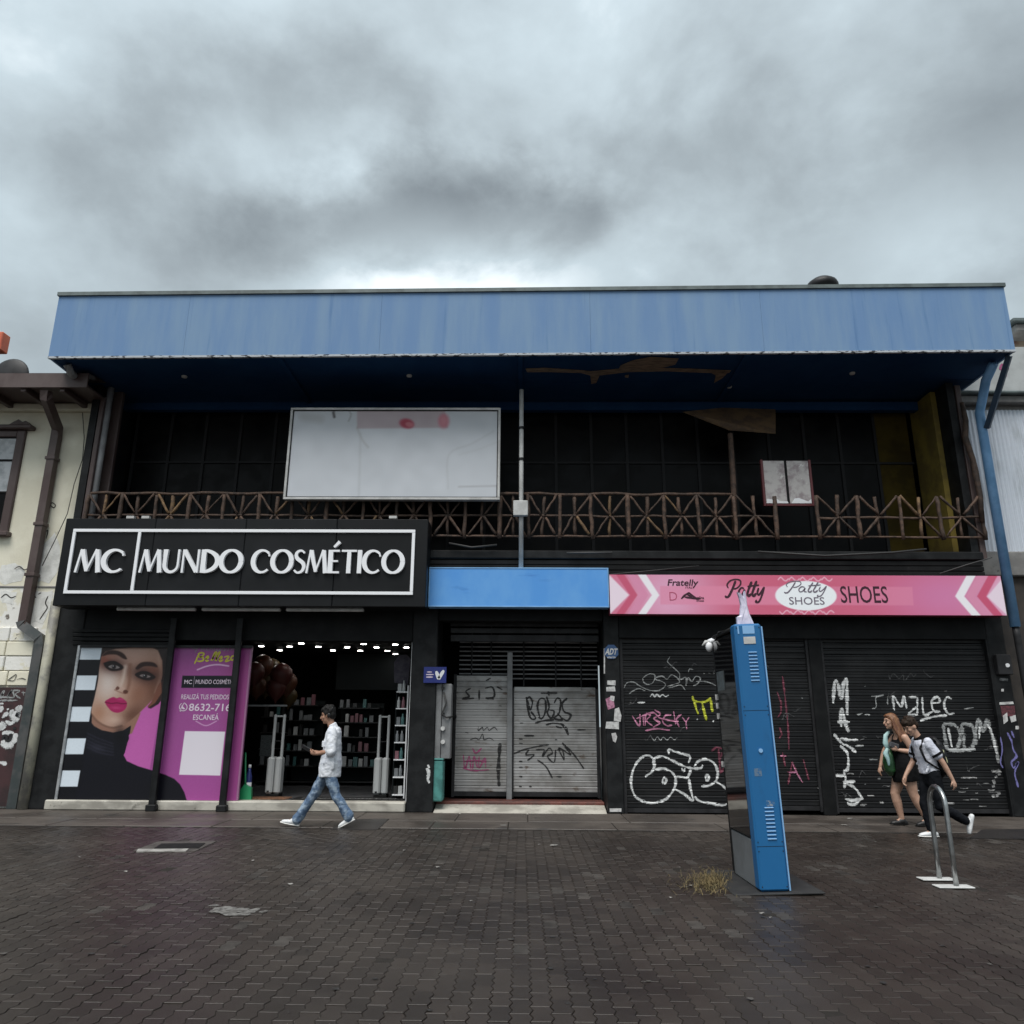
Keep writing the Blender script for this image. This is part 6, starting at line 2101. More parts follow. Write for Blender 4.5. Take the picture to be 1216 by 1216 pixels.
PALEC = mat('pale_cover_concrete', (0.070, 0.062, 0.056), 0.7, (0.042, 0.037, 0.034), 4, bump=0.3)
PALEW = mat('pale_worn_edge', (0.34, 0.33, 0.31), 0.7, (0.18, 0.17, 0.16), 6)
uc = thing('utility_cover', 'rectangular drain cover with a pale front edge set in the dark paving', 'drain cover', gnd(207, 1005))
for nm, pts, z, m in (('cover_frame', [(158, 1010), (188, 999), (258, 998.5), (232, 1010.5)], .008, PALEC), ('cover_plate', [(183, 1007), (192, 1001.5), (244, 1001), (236, 1007)], .013, RUBBER), ('pale_edge', [(162, 1010.6), (164, 1008), (224, 1007.6), (221, 1010.4)], .014, PALEW)):
    v = [gnd(x, y, z) for x, y in pts]
    mb = MB().add([tuple(p) for p in v] + [(p.x, p.y, 0) for p in v], [(0, 3, 2, 1), (0, 1, 5, 4), (1, 2, 6, 5), (2, 3, 7, 6), (3, 0, 4, 7)])
    part(nm, mb, m, uc)
DAMP = mat('dark_cast_cover', (0.026, 0.023, 0.022), 0.4, (0.018, 0.016, 0.016), 3, bump=0.3)
sheet('access_cover', [(392, 985), (408, 973), (462, 972), (448, 985)], .012, DAMP, 'dark square access cover in the pavement behind the walking man', 'access cover', .01)
sheet('access_cover', [(1152, 995), (1166, 985), (1235, 984), (1230, 996)], .012, DAMP, 'dark access cover in the pavement at the right edge', 'access cover', .01)
random.seed(11)
mb = MB()
for _ in range(34):
    c = gnd(random.gauss(278, 14), random.gauss(1081, 2.3), .0035)
    n = 8
    rx_, ry_ = random.uniform(.02, .10), random.uniform(.015, .06)
    a0 = len(mb.v)
    mb.add([(c.x + rx_ * math.cos(6.283 * k / n) * random.uniform(.7, 1.2), c.y + ry_ * math.sin(6.283 * k / n) * random.uniform(.7, 1.2), .0035 + .00012 * (_ % 20)) for k in range(n)], [tuple(range(n))])
o = part('spilled_paint', mb, mat('faded_white_spill', (0.17, 0.165, 0.155), 0.6, (0.07, 0.065, 0.06), 18), ground)
o['kind'] = 'stuff'
LIT = mat('litter_paper', (0.26, 0.25, 0.235), 0.8, (0.16, 0.15, 0.14), 40)
spots = [(598, 980), (1010, 972), (1003, 980), (657, 1004), (640, 1003), (560, 1070), (480, 1010), (880, 1000), (300, 1022), (820, 1052), (797, 1066), (806, 1030), (1100, 1043), (520, 1030), (95, 1018), (150, 1035), (1040, 1000), (905, 1085), (915, 1090), (345, 1050), (692, 990), (740, 1070)]
for i, (x, y) in enumerate(spots):
    c = gnd(x, y, .008)
    s_ = random.uniform(.008, .016) if i > 3 else .035
    n = 6
    v = [(c.x + s_ * 1.6 * math.cos(6.283 * k / n) * random.uniform(.6, 1.2), c.y + s_ * math.sin(6.283 * k / n) * random.uniform(.6, 1.2), .008 + random.uniform(0, .012)) for k in range(n)]
    solo('paper_scrap', MB().add(v + [(p[0], p[1], p[2] - .002) for p in v], [tuple(range(n)), tuple(range(2 * n - 1, n - 1, -1))] + [(k, k + n, (k + 1) % n + n, (k + 1) % n) for k in range(n)]), LIT,
         'tiny pale scrap of litter lying on the dark paving', 'litter', 'scraps of litter on the paving')
# dry grass at the kiosk foot
mb = MB()
for _ in range(700):
    c = gnd(random.gauss(846, 9), random.gauss(1050, 6), 0)
    if random.random() < .30:
        c = gnd(random.gauss(836, 17), random.gauss(1049, 6), 0)
    h_ = abs(random.gauss(0, .034)) + .008
    a0 = random.uniform(0, 6.283)
    ln = Vector((math.cos(a0), math.sin(a0), 0)) * random.uniform(.02, .15)
    sd_ = Vector((-math.sin(a0), math.cos(a0), 0)) * .0026
    p = [c - sd_, c + sd_, c + ln * .5 + Vector((0, 0, h_)) + sd_ * .8, c + ln * .5 + Vector((0, 0, h_)) - sd_ * .8, c + ln + Vector((0, 0, h_ * random.uniform(.2, 1)))]
    mb.add([tuple(q_) for q_ in p], [(0, 1, 2, 3), (3, 2, 4)])
o = solo('dry_grass', mb, mat('dry_straw', (0.17, 0.125, 0.055), 0.85, (0.075, 0.062, 0.028), 15), 'tuft of dry yellow grass at the foot of the kiosk', 'grass')
o['kind'] = 'stuff'

# ---------------------------------------------------------------- people
FOLD = bpy.data.textures.new('folds', 'CLOUDS')
FOLD.noise_scale = .13
FOLD.noise_depth = 2


def organic(name, mb, m, parent, voxel=.009, it=4, label=None, fold=0.0):
    """one continuous skin grown over the joined volumes"""
    me = mb.mesh('tmp')
    o = bpy.data.objects.new('tmp', me)
    COL.objects.link(o)
    r = o.modifiers.new('r', 'REMESH')
    r.mode = 'VOXEL'
    r.voxel_size = voxel
    s_ = o.modifiers.new('s', 'SMOOTH')
    s_.factor = .5
    s_.iterations = it
    if fold:
        d_ = o.modifiers.new('d', 'DISPLACE')
        d_.texture = FOLD
        d_.strength = fold
        d_.mid_level = .5
    dg = bpy.context.evaluated_depsgraph_get()
    out = bpy.data.meshes.new_from_object(o.evaluated_get(dg))
    bpy.data.objects.remove(o)
    bpy.data.meshes.remove(me)
    out.materials.clear()
    out.materials.append(m)
    out.polygons.foreach_set('use_smooth', [True] * len(out.polygons))
    out.name = name
    ob = link(name, out, parent)
    if label:
        ob['label'] = label
    return ob


def limb(mb, pts, rad, seg=14):
    mb.tube(pts, rad, seg, round_=True)


def xf(mb, c, pitch=0.0, yaw=0.0, s=1.0):
    """turn head geometry: pitch > 0 looks down, yaw turns towards +l"""
    M = Matrix.Rotation(yaw, 3, 'Z') @ Matrix.Rotation(pitch, 3, 'Y')
    c = Vector(c)
    mb.v = [tuple(c + M @ (Vector(p) * s)) for p in mb.v]
    return mb


def head_geo():
    mb = MB()
    mb.ball((0, 0, .025), (.098, .077, .100), 18, 12)
    mb.ball((.028, 0, -.050), (.066, .056, .066), 16, 10)
    mb.ball((.066, 0, -.094), (.026, .028, .022), 12, 8)
    mb.tube([(.090, 0, .025), (.108, 0, -.008), (.116, 0, -.026)], [.010, .013, .017], 10, round_=True)
    mb.ball((.078, 0, .036), (.026, .056, .016), 14, 8)
    mb.ball((.088, 0, -.058), (.016, .026, .015), 12, 8)
    mb.ball((.062, .040, -.02), (.03, .022, .026), 12, 8)
    mb.ball((.062, -.040, -.02), (.03, .022, .026), 12, 8)
    for s_ in (-1, 1):
        mb.ball((-.006, s_ * .079, -.008), (.024, .012, .034), 12, 8)
    return mb


def face_parts(parent, c, pitch, yaw, s, brow_m, lip_m):
    for k in (-1, 1):
        link('eye', xf(MB().ball((.0865, k * .031, .010), (.009, .014, .008), 10, 6), c, pitch, yaw, s).mesh('eye', EYE, True), parent)
        link('eyebrow', xf(MB().tube([(.094, k * .014, .037), (.092, k * .034, .042), (.078, k * .052, .036)], [.004, .006, .003], 6), c, pitch, yaw, s).mesh('eyebrow', brow_m, True), parent)
    link('lips', xf(MB().ball((.100, 0, -.058), (.008, .022, .009), 10, 6), c, pitch, yaw, s).mesh('lips', lip_m, True), parent)


def hand(mb, w, d, n, side, s=1.0, curl=.7):
    """palm at wrist w, pointing d, palm facing n, thumb towards side"""
    w, d, n = Vector(w), Vector(d).normalized(), Vector(n)
    n = (n - d * n.dot(d)).normalized()
    t = Vector(side)
    t = (t - d * t.dot(d) - n * t.dot(n)).normalized()
    a = w + d * .045 * s
    mb.tube([w - d * .01, w + d * .02 * s, a + d * .015 * s, w + d * .085 * s], [.024 * s, .028 * s, .033 * s, .030 * s], 12, round_=True)
    for i, (o, L_) in enumerate(((.030, .068), (.011, .078), (-.009, .072), (-.028, .056))):
        b = w + d * .085 * s + t * o * s
        e1 = b + (d * math.cos(curl * .6) + n * math.sin(curl * .6)) * L_ * .5 * s
        e2 = e1 + (d * math.cos(curl * 1.7) + n * math.sin(curl * 1.7)) * L_ * .5 * s
        mb.tube([b - d * .015 * s, b, e1, e2], [.0095 * s, .0095 * s, .009 * s, .0075 * s], 8, round_=True)
    b = w + d * .030 * s + t * .026 * s
    e1 = b + (t * .7 + d * .6 + n * .3).normalized() * .035 * s
    e2 = e1 + (t * .2 + d * .85 + n * .4).normalized() * .030 * s
    mb.tube([b, e1, e2], [.012 * s, .0105 * s, .0085 * s], 8, round_=True)


def shoe(mb, heel, toe, h=.07, w=.042):
    heel, toe = Vector(heel), Vector(toe)
    d = (toe - heel).normalized()
    up = Vector((0, 1, 0)).cross(d) * -1
    if up.z < 0:
        up = -up
    L_ = (toe - heel).length
    p = [heel + up * .036, heel + d * L_ * .25 + up * .040, heel + d * L_ * .55 + up * .034, heel + d * L_ * .8 + up * .028, toe - d * .02 + up * .024]
    mb.tube(p, [(w * .85, .036), (w * .9, .040), (w, .034), (w * 1.02, .028), (w * .8, .022)], 14, round_=True)


def sole(heel, toe, w=.045):
    heel, toe = Vector(heel), Vector(toe)
    d = (toe - heel).normalized()
    mb = MB()
    mb.tube([heel - d * .03 + Vector((0, 0, .008)), heel.lerp(toe, .3) + Vector((0, 0, .006)), heel.lerp(toe, .75) + Vector((0, 0, .006)), toe + d * .012 + Vector((0, 0, .010))], [(w * .75, .011), (w * .9, .011), (w * 1.05, .011), (w * .6, .010)], 12)
    return mb


SKIN = mat('tan_skin', (0.36, 0.20, 0.135), 0.5, (0.30, 0.16, 0.105), 14, bump=0.05)
SKINL = mat('fair_skin', (0.47, 0.29, 0.21), 0.5, (0.40, 0.235, 0.165), 14, bump=0.05)
EYE = mat('dark_eye', (0.015, 0.012, 0.010), 0.2)
HAIRB = mat('black_hair', (0.005, 0.0045, 0.0045), 0.6, (0.010, 0.009, 0.008), 60, stretch=(1, 1, .2), spec=0.25, bump=0.5, bscale=150)
HAIRR = mat('auburn_hair', (0.105, 0.038, 0.016), 0.5, (0.21, 0.098, 0.042), 26, stretch=(1, 1, .15), bump=0.6, bscale=120)
HAIRN = mat('brown_hair', (0.016, 0.0095, 0.006), 0.6, (0.030, 0.018, 0.011), 50, spec=0.2, bump=0.5, bscale=150)
LIPS = mat('lip_skin', (0.28, 0.10, 0.08), 0.5)
SHIRT = mat('pale_grey_shirt_cloth', (0.70, 0.72, 0.76), 0.85, (0.58, 0.61, 0.68), 7, lo=0.42, hi=0.7, bump=0.7, bscale=13, bdist=0.03)
DENIM = mat('faded_blue_denim', (0.078, 0.130, 0.215), 0.85, (0.27, 0.345, 0.43), 9, lo=0.42, hi=0.62, col3=(0.045, 0.075, 0.135), scale3=14, lo3=0.58, hi3=0.70, bump=0.9, bscale=16, bdist=0.03)
SHOEW = mat('white_trainer', (0.66, 0.67, 0.68), 0.5, (0.48, 0.50, 0.52), 18, lo=0.5, hi=0.7)
SOLEW = mat('white_sole', (0.70, 0.69, 0.66), 0.6)
SHOEK = mat('black_trainer', (0.014, 0.014, 0.015), 0.5)
CLOTHK = mat('black_cloth', (0.005, 0.005, 0.0055), 0.9, (0.008, 0.008, 0.009), 10, spec=0.1, bump=0.5, bscale=18, bdist=0.02)
TROUS = mat('black_trouser_cloth', (0.006, 0.007, 0.0095), 0.9, (0.010, 0.011, 0.014), 9, spec=0.12, bump=0.6, bscale=14, bdist=0.02)
TSHIRT = mat('white_polo_cloth', (0.64, 0.65, 0.71), 0.85, (0.50, 0.52, 0.60), 6, bump=0.8, bscale=12, bdist=0.03)
PHONEM = mat('black_phone', (0.05, 0.05, 0.055), 0.25)


def person(label, base):
    return thing('person', label, 'person', base, None, math.pi)


# --- man in a pale shirt walking left, looking at his phone
mb0 = gnd(385, 983)
P1 = person('man in open pale shirt and faded jeans striding past the shop holding a phone', (mb0.x, mb0.y, 0))
hipL, hipR = (.0, .085, .86), (-.01, -.085, .86)
# near leg trails behind, far leg reaches forward
knL, anL = (-.16, .09, .46), (-.37, .085, .16)
knR, anR = (.20, -.08, .45), (.43, -.08, .10)
heL, toL = (-.43, .085, .105), (-.235, .085, .005)
heR, toR = (.42, -.08, .012), (.66, -.08, .055)
hc, hp = (.045, 0, 1.585), .14
b = MB()
b.tube([(0, 0, .82), (0, 0, .92), (-.01, 0, 1.05), (-.03, 0, 1.20), (-.045, 0, 1.34), (-.04, 0, 1.41)], [(.145, .10), (.15, .105), (.130, .09), (.150, .100), (.142, .074), (.07, .052)], 18, round_=True)
limb(b, [(-.035, 0, 1.38), (.0, 0, 1.46), (.02, 0, 1.53)], [.062, .055, .055])
b.v += []
h = xf(head_geo(), hc, hp)
b.add(h.v, h.f)
for hip, kn, an, he, to in ((hipL, knL, anL, heL, toL), (hipR, knR, anR, heR, toR)):
    limb(b, [hip, Vector(hip).lerp(Vector(kn), .5), kn, Vector(kn).lerp(Vector(an), .35), an], [.082, .072, .053, .050, .034])
    limb(b, [Vector(an) + Vector((0, 0, -.01)), Vector(he).lerp(Vector(to), .5) + Vector((0, 0, .04))], [.034, .03])
shL, shR = (-.055, .165, 1.335), (-.05, -.165, 1.335)
elL, elR = (-.085, .21, 1.075), (-.06, -.19, 1.085)
wrL, wrR = (.155, .085, 1.035), (.165, -.055, 1.045)
for sh_, el, wr in ((shL, elL, wrL), (shR, elR, wrR)):
    limb(b, [sh_, Vector(sh_).lerp(Vector(el), .5), el, Vector(el).lerp(Vector(wr), .4), wr], [.050, .045, .037, .036, .025])
hand(b, wrL, (1, -.25, .12), (0, -.6, .8), (0, -.2, 1), 1.0, .8)
hand(b, wrR, (1, .25, .05), (0, .5, .85), (.2, .6, .6), 1.0, .7)
organic('body', b, SKIN, P1, .0085, 3)
face_parts(P1, hc, hp, 0, 1.0, HAIRB, LIPS)
hr = MB()
hr.ball((-.012, 0, .058), (.104, .087, .088), 18, 12)
hr.ball((-.055, 0, .005), (.060, .080, .078), 16, 10)
hr.ball((.050, 0, .095), (.055, .066, .042), 14, 8)
hr.ball((.078, .01, .085), (.030, .045, .026), 12, 8)
for k in (-1, 1):
    hr.ball((.01, k * .072, .035), (.042, .016, .042), 10, 8)
for _ in range(26):
    a_, e_ = random.uniform(0, 6.283), random.uniform(.2, 1.4)
    hr.ball((-.012 + .098 * math.cos(a_) * math.cos(e_), .080 * math.sin(a_) * math.cos(e_), .062 + .085 * math.sin(e_)), random.uniform(.016, .026), 8, 6)
organic('hair', xf(hr, hc, hp), HAIRB, P1, .008, 2)
# jeans
j = MB()
j.tube([(-.01, 0, .92), (-.01, 0, .86), (0, 0, .79)], [(.138, .090), (.150, .104), (.130, .098)], 18, round_=True)
for hip, kn, an in ((hipL, knL, anL), (hipR, knR, anR)):
    h_, k_, a_ = Vector(hip), Vector(kn), Vector(an)
    limb(j, [h_, h_.lerp(k_, .5), k_, k_.lerp(a_, .45), k_.lerp(a_, .85), a_ + Vector((0, 0, .0))], [.094, .088, .072, .070, .070, .064])
    for t_ in (.76, .88, .97):
        c_ = k_.lerp(a_, t_)
        j.tube([c_ + Vector((0, 0, -.010)), c_ + Vector((0, 0, .010))], [.073, .073], 12, round_=True)
organic('jeans', j, DENIM, P1, .010, 3, fold=.030)
# loose short-sleeved shirt
s_ = MB()
s_.tube([(-.045, 0, 1.395), (-.05, 0, 1.34), (-.045, 0, 1.22), (-.04, 0, 1.08), (-.035, 0, .95), (-.03, 0, .82), (-.03, 0, .705)],
        [(.125, .085), (.196, .112), (.190, .124), (.182, .136), (.190, .158), (.194, .164), (.188, .158)], 20, round_=False)
for sh_, el in ((shL, elL), (shR, elR)):
    v0, v1 = Vector(sh_), Vector(el)
    s_.tube([v0 + Vector((.0, 0, .035)), v0.lerp(v1, .12), v0.lerp(v1, .3), v0.lerp(v1, .7), v0.lerp(v1, 1.02)], [.066, .078, .078, .078, .080], 14, round_=True)
s_.tube([(-.06, 0, 1.37), (-.03, 0, 1.43), (-.015, 0, 1.455)], [(.085, .07), (.072, .066), (.07, .062)], 14)
for _ in range(16):     # folds
    z = random.uniform(.95, 1.25)
    y_ = random.choice((-1, 1)) * .175
    x0_ = random.uniform(-.12, .02)
    s_.tube([(x0_, y_, z), (x0_ + random.uniform(-.06, .06), y_ * 1.02, z - random.uniform(.08, .2))], [.022, .018], 8, round_=True)
organic('shirt', s_, SHIRT, P1, .010, 2, fold=.030)
link('shirt_pocket', MB().bbox(.028, .148, 1.13, .078, .165, 1.22, .01).mesh('shirt_pocket', SHIRT), P1)
for he, to in ((heL, toL), (heR, toR)):
    m_ = MB()
    shoe(m_, he, to)
    an_ = anL if he is heL else anR
    m_.tube([Vector(an_) + Vector((.0, 0, .0)), Vector(he).lerp(Vector(to), .3) + Vector((0, 0, .05))], [.044, .045], 12, round_=True)
    so = organic('shoe', m_, SHOEW, P1, .008, 2)
    part('sole', sole(he, to), SOLEW, so, True)
hm = MB()
hm.tube([(.0, -.085, 1.62), (-.02, -.07, 1.70), (-.025, 0, 1.725), (-.02, .07, 1.70), (.0, .085, 1.62)], .008, 8)
for k in (-1, 1):
    hm.ball((.02, k * .088, 1.585), (.03, .016, .036), 12, 8)
hp_o = MB().add(hm.v, hm.f)
o = link('headphones', hp_o.mesh('headphones', mat('dark_plastic', (0.010, 0.010, 0.011), .4, spec=0.3), True))
o.location = (mb0.x, mb0.y, 0)
o.rotation_euler = (0, 0, math.pi)
tag(o, 'dark headphones worn by the man in the pale shirt', 'headphones')
ph_ = MB().bbox(-.005, -.038, -.075, .005, .038, .075, .004)
o = link('phone', ph_.mesh('phone', PHONEM))
o.matrix_world = Matrix.Translation((mb0.x, mb0.y, 0)) @ Matrix.Rotation(math.pi, 4, 'Z') @ Matrix.Translation((.335, .03, 1.105)) @ Matrix.Rotation(R(62), 4, 'Y') @ Matrix.Rotation(R(48), 4, 'Z')
tag(o, 'black phone held out in the hands of the man in the pale shirt', 'phone')

# --- woman in a short black dress
wb = gnd(1083, 981)
P2 = person('woman with long auburn hair in a short black dress walking left', (wb.x, wb.y, 0))
hipL, hipR = (.02, .09, .86), (.0, -.09, .86)
knL, anL = (-.04, .09, .47), (-.20, .085, .10)       # near leg behind
knR, anR = (.16, -.09, .46), (.10, -.085, .085)
heL, toL = (-.235, .085, .03), (-.03, .09, .01)
heR, toR = (.055, -.085, .01), (.28, -.085, .012)
hc, hp = (.13, 0, 1.545), .02
b = MB()
b.tube([(0.01, 0, .80), (0.01, 0, .90), (.01, 0, 1.03), (.015, 0, 1.17), (.02, 0, 1.30), (.03, 0, 1.37)], [(.165, .125), (.17, .13), (.14, .105), (.155, .125), (.15, .09), (.07, .06)], 18, round_=True)
limb(b, [(.03, 0, 1.35), (.07, 0, 1.43), (.105, 0, 1.50)], [.058, .050, .050])
h = xf(head_geo(), hc, hp, 0, .96)
b.add(h.v, h.f)
for hip, kn, an, he, to in ((hipL, knL, anL, heL, toL), (hipR, knR, anR, heR, toR)):
    h_, k_, a_ = Vector(hip), Vector(kn), Vector(an)
    limb(b, [h_, h_.lerp(k_, .4), h_.lerp(k_, .8), k_, k_.lerp(a_, .3), k_.lerp(a_, .7), a_], [.112, .104, .080, .068, .070, .050, .038])
    limb(b, [a_, Vector(he).lerp(Vector(to), .5) + Vector((0, 0, .045))], [.036, .03])
shL, shR = (.015, .155, 1.305), (.03, -.155, 1.305)
elL, elR = (-.085, .20, 1.085), (.20, -.19, 1.09)
wrL, wrR = (.125, .13, 1.12), (.30, -.17, .86)
for sh_, el, wr in ((shL, elL, wrL), (shR, elR, wrR)):
    limb(b, [sh_, Vector(sh_).lerp(Vector(el), .5), el, Vector(el).lerp(Vector(wr), .4), wr], [.056, .054, .043, .041, .027])
hand(b, wrL, (1, -.1, .2), (0, -.5, .85), (0, -.3, 1), .95, .9)
hand(b, wrR, (.3, 0, -1), (-1, .1, 0), (.3, .9, 0), .95, .5)
organic('body', b, SKINL, P2, .0085, 3)
face_parts(P2, hc, hp, 0, .96, HAIRR, LIPS)
d_ = MB()
d_.tube([(.03, 0, 1.27), (.03, 0, 1.20), (.025, 0, 1.08), (.015, 0, .95), (.01, 0, .82), (.01, 0, .70), (.005, 0, .655)], [(.150, .098), (.172, .142), (.160, .128), (.205, .155), (.228, .175), (.228, .182), (.226, .182)], 20)
for k in (-1, 1):
    d_.tube([(.10, k * .08, 1.22), (.075, k * .10, 1.33), (.02, k * .105, 1.37), (-.05, k * .09, 1.30)], .018, 8, round_=True)
organic('dress', d_, CLOTHK, P2, .010, 3, fold=.022)
hr = MB()
hr.ball((-.012, 0, .058), (.102, .088, .086), 18, 12)
hr.ball((-.055, 0, .0), (.062, .084, .085), 16, 10)
hr.ball((.045, 0, .092), (.055, .066, .036), 14, 8)
hr = xf(hr, hc, hp, 0, .96)
for i in range(18):
    y_ = -.10 + .20 * i / 17
    x0_ = hc[0] - .06 - random.uniform(0, .03)
    e_ = random.uniform(1.02, 1.14)
    hr.tube([(hc[0] - .03, y_ * .7, hc[2] + .06), (x0_ - .02, y_ * .95, hc[2] - .08), (x0_ - .05, y_ * 1.1, hc[2] - .20), (x0_ - .085 - random.uniform(-.02, .05), y_ * 1.25, 1.22), (x0_ - .09 - random.uniform(-.03, .05), y_ * 1.3, e_)], [.030, .032, .030, .026, .010], 8, round_=True)
for i in range(7):      # locks over the near shoulder
    hr.tube([(hc[0] + .01 - .014 * i, .075, hc[2] + .04), (hc[0] - .015 * i, .095, hc[2] - .10), (hc[0] - .045 - .02 * i, .125, hc[2] - .22), (hc[0] - .06 - .022 * i, .145, random.uniform(1.14, 1.24))], [.022, .024, .022, .008], 8, round_=True)
organic('hair', hr, HAIRR, P2, .008, 2)
for he, to, an_ in ((heL, toL, anL), (heR, toR, anR)):
    m_ = MB()
    shoe(m_, he, to)
    m_.tube([Vector(an_) + Vector((-.005, 0, -.02)), Vector(he).lerp(Vector(to), .3) + Vector((0, 0, .05))], [.046, .046], 12, round_=True)
    so = organic('shoe', m_, SHOEK, P2, .008, 2)
    part('sole', sole(he, to), RUBBER, so, True)
o = link('wallet', MB().bbox(-.075, -.03, -.045, .075, .03, .045, .015).mesh('wallet', PHONEM))
o.matrix_world = Matrix.Translation((wb.x, wb.y, 0)) @ Matrix.Rotation(math.pi, 4, 'Z') @ Matrix.Translation((.185, .125, 1.185)) @ Matrix.Rotation(R(-18), 4, 'Y')
tag(o, 'black purse held against the chest of the woman in the black dress', 'purse')
GBAG = mat('dark_green_shiny_cloth', (0.022, 0.085, 0.025), 0.35, (0.012, 0.04, 0.018), 6, bump=0.4, bscale=14)
TEALC = mat('pale_teal_cloth', (0.33, 0.48, 0.48), 0.6, (0.22, 0.36, 0.37), 7)
bg = thing('shoulder_bag', 'green bag with pale teal strap hanging in front of the woman in black', 'bag', (wb.x - .22, wb.y, 0), None, math.pi)
bgm = MB()
bgm.tube([(.0, -.02, 1.12), (.005, -.02, 1.05), (.015, -.02, .92), (.01, -.02, .80), (.0, -.02, .76)], [(.08, .04), (.11, .062), (.125, .080), (.12, .072), (.09, .04)], 14, round_=True)
organic('bag_body', bgm, GBAG, bg, .012, 3)
o = link('strap', MB().tube([(.015, .03, 1.10), (.045, .02, 1.22), (.02, .0, 1.33), (-.06, -.03, 1.40)], [(.02, .035), (.02, .045), (.018, .035), (.015, .02)], 8).mesh('strap', TEALC, True), bg)
o = link('flap', MB().tube([(.05, .06, 1.12), (.085, .07, 1.07), (.065, .085, .98), (.06, .085, .90)], [(.025, .03), (.03, .045), (.03, .03), (.02, .02)], 8, round_=True).mesh('flap', TEALC, True), bg)

# --- youth with a backpack, head bent, one foot kicked up behind
yb = gnd(1113, 996)
P3 = person('youth in white polo shirt and black trousers walking with head bent down', (yb.x, yb.y, 0))
hipL, hipR = (-.02, .085, .83), (-.01, -.085, .83)
knL, anL = (-.06, .09, .42), (-.39, .085, .235)        # near leg bent back
knR, anR = (.06, -.085, .43), (.02, -.08, .09)
heL, toL = (-.50, .085, .30), (-.42, .085, .07)
heR, toR = (-.03, -.08, .012), (.20, -.08, .012)
hc, hp = (.165, 0, 1.475), .50
b = MB()
b.tube([(-.015, 0, .78), (-.015, 0, .88), (.0, 0, 1.0), (.02, 0, 1.13), (.045, 0, 1.25), (.06, 0, 1.31)], [(.135, .10), (.14, .105), (.125, .09), (.145, .10), (.155, .088), (.07, .06)], 18, round_=True)
limb(b, [(.06, 0, 1.29), (.10, 0, 1.36), (.135, 0, 1.42)], [.055, .050, .050])
h = xf(head_geo(), hc, hp, .12, .95)
b.add(h.v, h.f)
for hip, kn, an, he, to in ((hipL, knL, anL, heL, toL), (hipR, knR, anR, heR, toR)):
    h_, k_, a_ = Vector(hip), Vector(kn), Vector(an)
    limb(b, [h_, h_.lerp(k_, .5), k_, k_.lerp(a_, .35), a_], [.080, .070, .052, .050, .034])
limb(b, [anL, Vector(heL).lerp(Vector(toL), .35) + Vector((.04, 0, .0))], [.032, .025])
limb(b, [anR, Vector(heR).lerp(Vector(toR), .5) + Vector((0, 0, .04))], [.034, .03])
shL, shR = (.03, .16, 1.245), (.05, -.16, 1.245)
elL, elR = (-.10, .215, 1.01), (.10, -.20, 1.0)
wrL, wrR = (-.20, .225, .78), (.25, -.17, .80)
for sh_, el, wr in ((shL, elL, wrL), (shR, elR, wrR)):
    limb(b, [sh_, Vector(sh_).lerp(Vector(el), .5), el, Vector(el).lerp(Vector(wr), .4), wr], [.048, .044, .037, .036, .025])
hand(b, wrL, (-.25, .0, -1), (.5, -.8, 0), (.9, .2, 0), .95, .6)
hand(b, wrR, (.35, 0, -1), (-.6, .8, 0), (.8, .4, 0), .95, .6)
organic('body', b, SKINL, P3, .0085, 3)
face_parts(P3, hc, hp, .12, .95, HAIRN, LIPS)
hr = MB()
hr.ball((-.012, 0, .058), (.106, .090, .090), 18, 12)
hr.ball((-.055, 0, .005), (.060, .082, .076), 16, 10)
hr.ball((.055, 0, .092), (.056, .070, .040), 14, 8)
hr.ball((.085, .0, .070), (.028, .050, .024), 12, 8)
for _ in range(26):
    a_, e_ = random.uniform(0, 6.283), random.uniform(.2, 1.4)
    hr.ball((-.012 + .10 * math.cos(a_) * math.cos(e_), .082 * math.sin(a_) * math.cos(e_), .062 + .087 * math.sin(e_)), random.uniform(.016, .024), 8, 6)
organic('hair', xf(hr, hc, hp, .12, .95), HAIRN, P3, .008, 2)
j = MB()
j.tube([(-.015, 0, .92), (-.015, 0, .84), (-.015, 0, .76)], [(.142, .108), (.150, .115), (.128, .10)], 18, round_=True)
for hip, kn, an in ((hipL, knL, anL), (hipR, knR, anR)):
    h_, k_, a_ = Vector(hip), Vector(kn), Vector(an)
    limb(j, [h_, h_.lerp(k_, .5), k_, k_.lerp(a_, .45), k_.lerp(a_, .92)], [.100, .090, .072, .068, .062])
organic('trousers', j, TROUS, P3, .010, 3, fold=.030)
s_ = MB()
s_.tube([(.06, 0, 1.305), (.045, 0, 1.25), (.025, 0, 1.13), (.005, 0, 1.0), (-.01, 0, .90), (-.012, 0, .845)], [(.115, .082), (.182, .110), (.165, .118), (.150, .112), (.160, .122), (.158, .124)], 20)
for sh_, el in ((shL, elL), (shR, elR)):
    v0, v1 = Vector(sh_), Vector(el)
    s_.tube([v0 + Vector((0, 0, .03)), v0.lerp(v1, .12), v0.lerp(v1, .3), v0.lerp(v1, .62)], [.060, .070, .069, .068], 14, round_=True)
for _ in range(12):
    z = random.uniform(.88, 1.15)
    y_ = random.choice((-1, 1)) * .142
    x0_ = random.uniform(-.05, .06)
    s_.tube([(x0_, y_, z), (x0_ + random.uniform(-.07, .07), y_, z - random.uniform(.02, .08))], [.020, .016], 8, round_=True)
sh_o = organic('polo_shirt', s_, TSHIRT, P3, .010, 2, fold=.024)
for sh_, el in ((shL, elL), (shR, elR)):
    v0, v1 = Vector(sh_), Vector(el)
    link('sleeve_cuff', MB().tube([v0.lerp(v1, .54), v0.lerp(v1, .66)], [.072, .071], 16).mesh('sleeve_cuff', CLOTHK, True), sh_o)
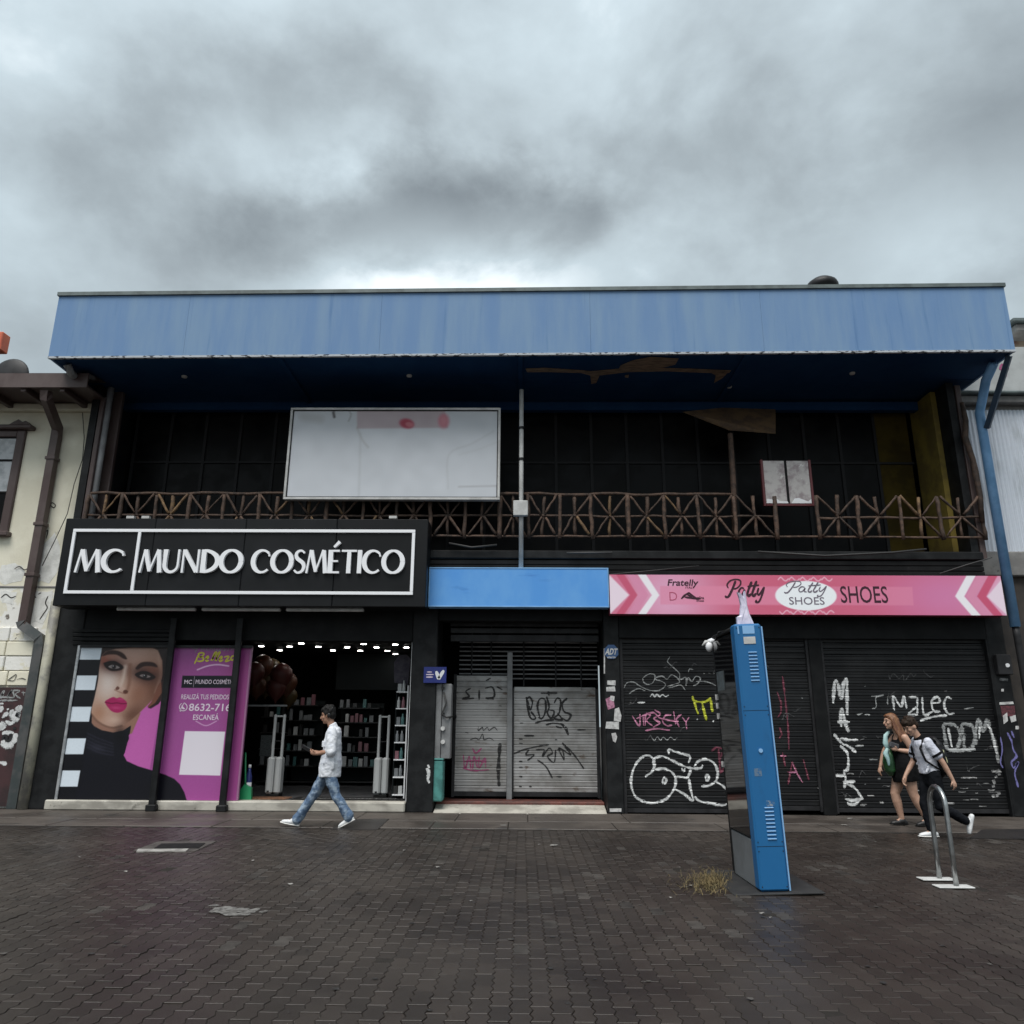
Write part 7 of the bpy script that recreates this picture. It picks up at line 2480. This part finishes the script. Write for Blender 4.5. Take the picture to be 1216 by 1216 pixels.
link('collar', MB().tube([(.045, 0, 1.285), (.075, 0, 1.325), (.09, 0, 1.345)], [(.088, .072), (.070, .066), (.066, .062)], 16).mesh('collar', CLOTHK, True), sh_o)
for he, to, an_ in ((heL, toL, anL), (heR, toR, anR)):
    m_ = MB()
    if he is heL:
        a0, a1 = Vector(he), Vector(to)
        m_.tube([a0 + Vector((.035, 0, 0)), a0.lerp(a1, .3) + Vector((.045, 0, 0)), a0.lerp(a1, .7) + Vector((.035, 0, 0)), a1 + Vector((.02, 0, .02))], [(.036, .034), (.040, .042), (.044, .032), (.036, .022)], 14, round_=True)
        m_.tube([Vector(an_), a0.lerp(a1, .3) + Vector((.05, 0, 0))], [.044, .042], 12, round_=True)
    else:
        shoe(m_, he, to)
        m_.tube([Vector(an_) + Vector((-.005, 0, -.01)), Vector(he).lerp(Vector(to), .3) + Vector((0, 0, .05))], [.044, .045], 12, round_=True)
    so = organic('shoe', m_, SHOEW, P3, .008, 2)
    if he is not heL:
        part('sole', sole(he, to), SOLEW, so, True)
BPK = mat('black_backpack_nylon', (0.007, 0.007, 0.008), 0.55, (0.012, 0.012, 0.013), 8, spec=0.25, bump=0.4, bscale=20)
bpk = thing('backpack', 'black backpack with a pale piping line on the back of the bent youth', 'backpack', (yb.x, yb.y, 0), None, math.pi)
k_ = MB()
k_.tube([(-.115, 0, 1.30), (-.14, 0, 1.24), (-.165, 0, 1.10), (-.175, 0, .98), (-.165, 0, .86), (-.145, 0, .83)], [(.09, .05), (.135, .075), (.155, .095), (.160, .105), (.150, .090), (.10, .05)], 16, round_=True)
organic('pack_body', k_, BPK, bpk, .011, 3)
link('piping', MB().tube([(-.13, .10, 1.27), (-.17, .135, 1.16), (-.20, .145, 1.02), (-.20, .14, .93)], [.006, .009, .009, .006], 6).mesh('piping', mat('pale_yellow_piping', (0.50, 0.50, 0.30), .5), True), bpk)
for k in (-1, 1):
    link('shoulder_strap', MB().tube([(-.10, k * .10, 1.28), (-.02, k * .105, 1.335), (.08, k * .115, 1.30), (.135, k * .125, 1.18), (.10, k * .165, 1.02), (-.04, k * .165, .93), (-.13, k * .12, .90)], [(.026, .012)] * 7, 8).mesh('shoulder_strap', BPK, True), bpk)
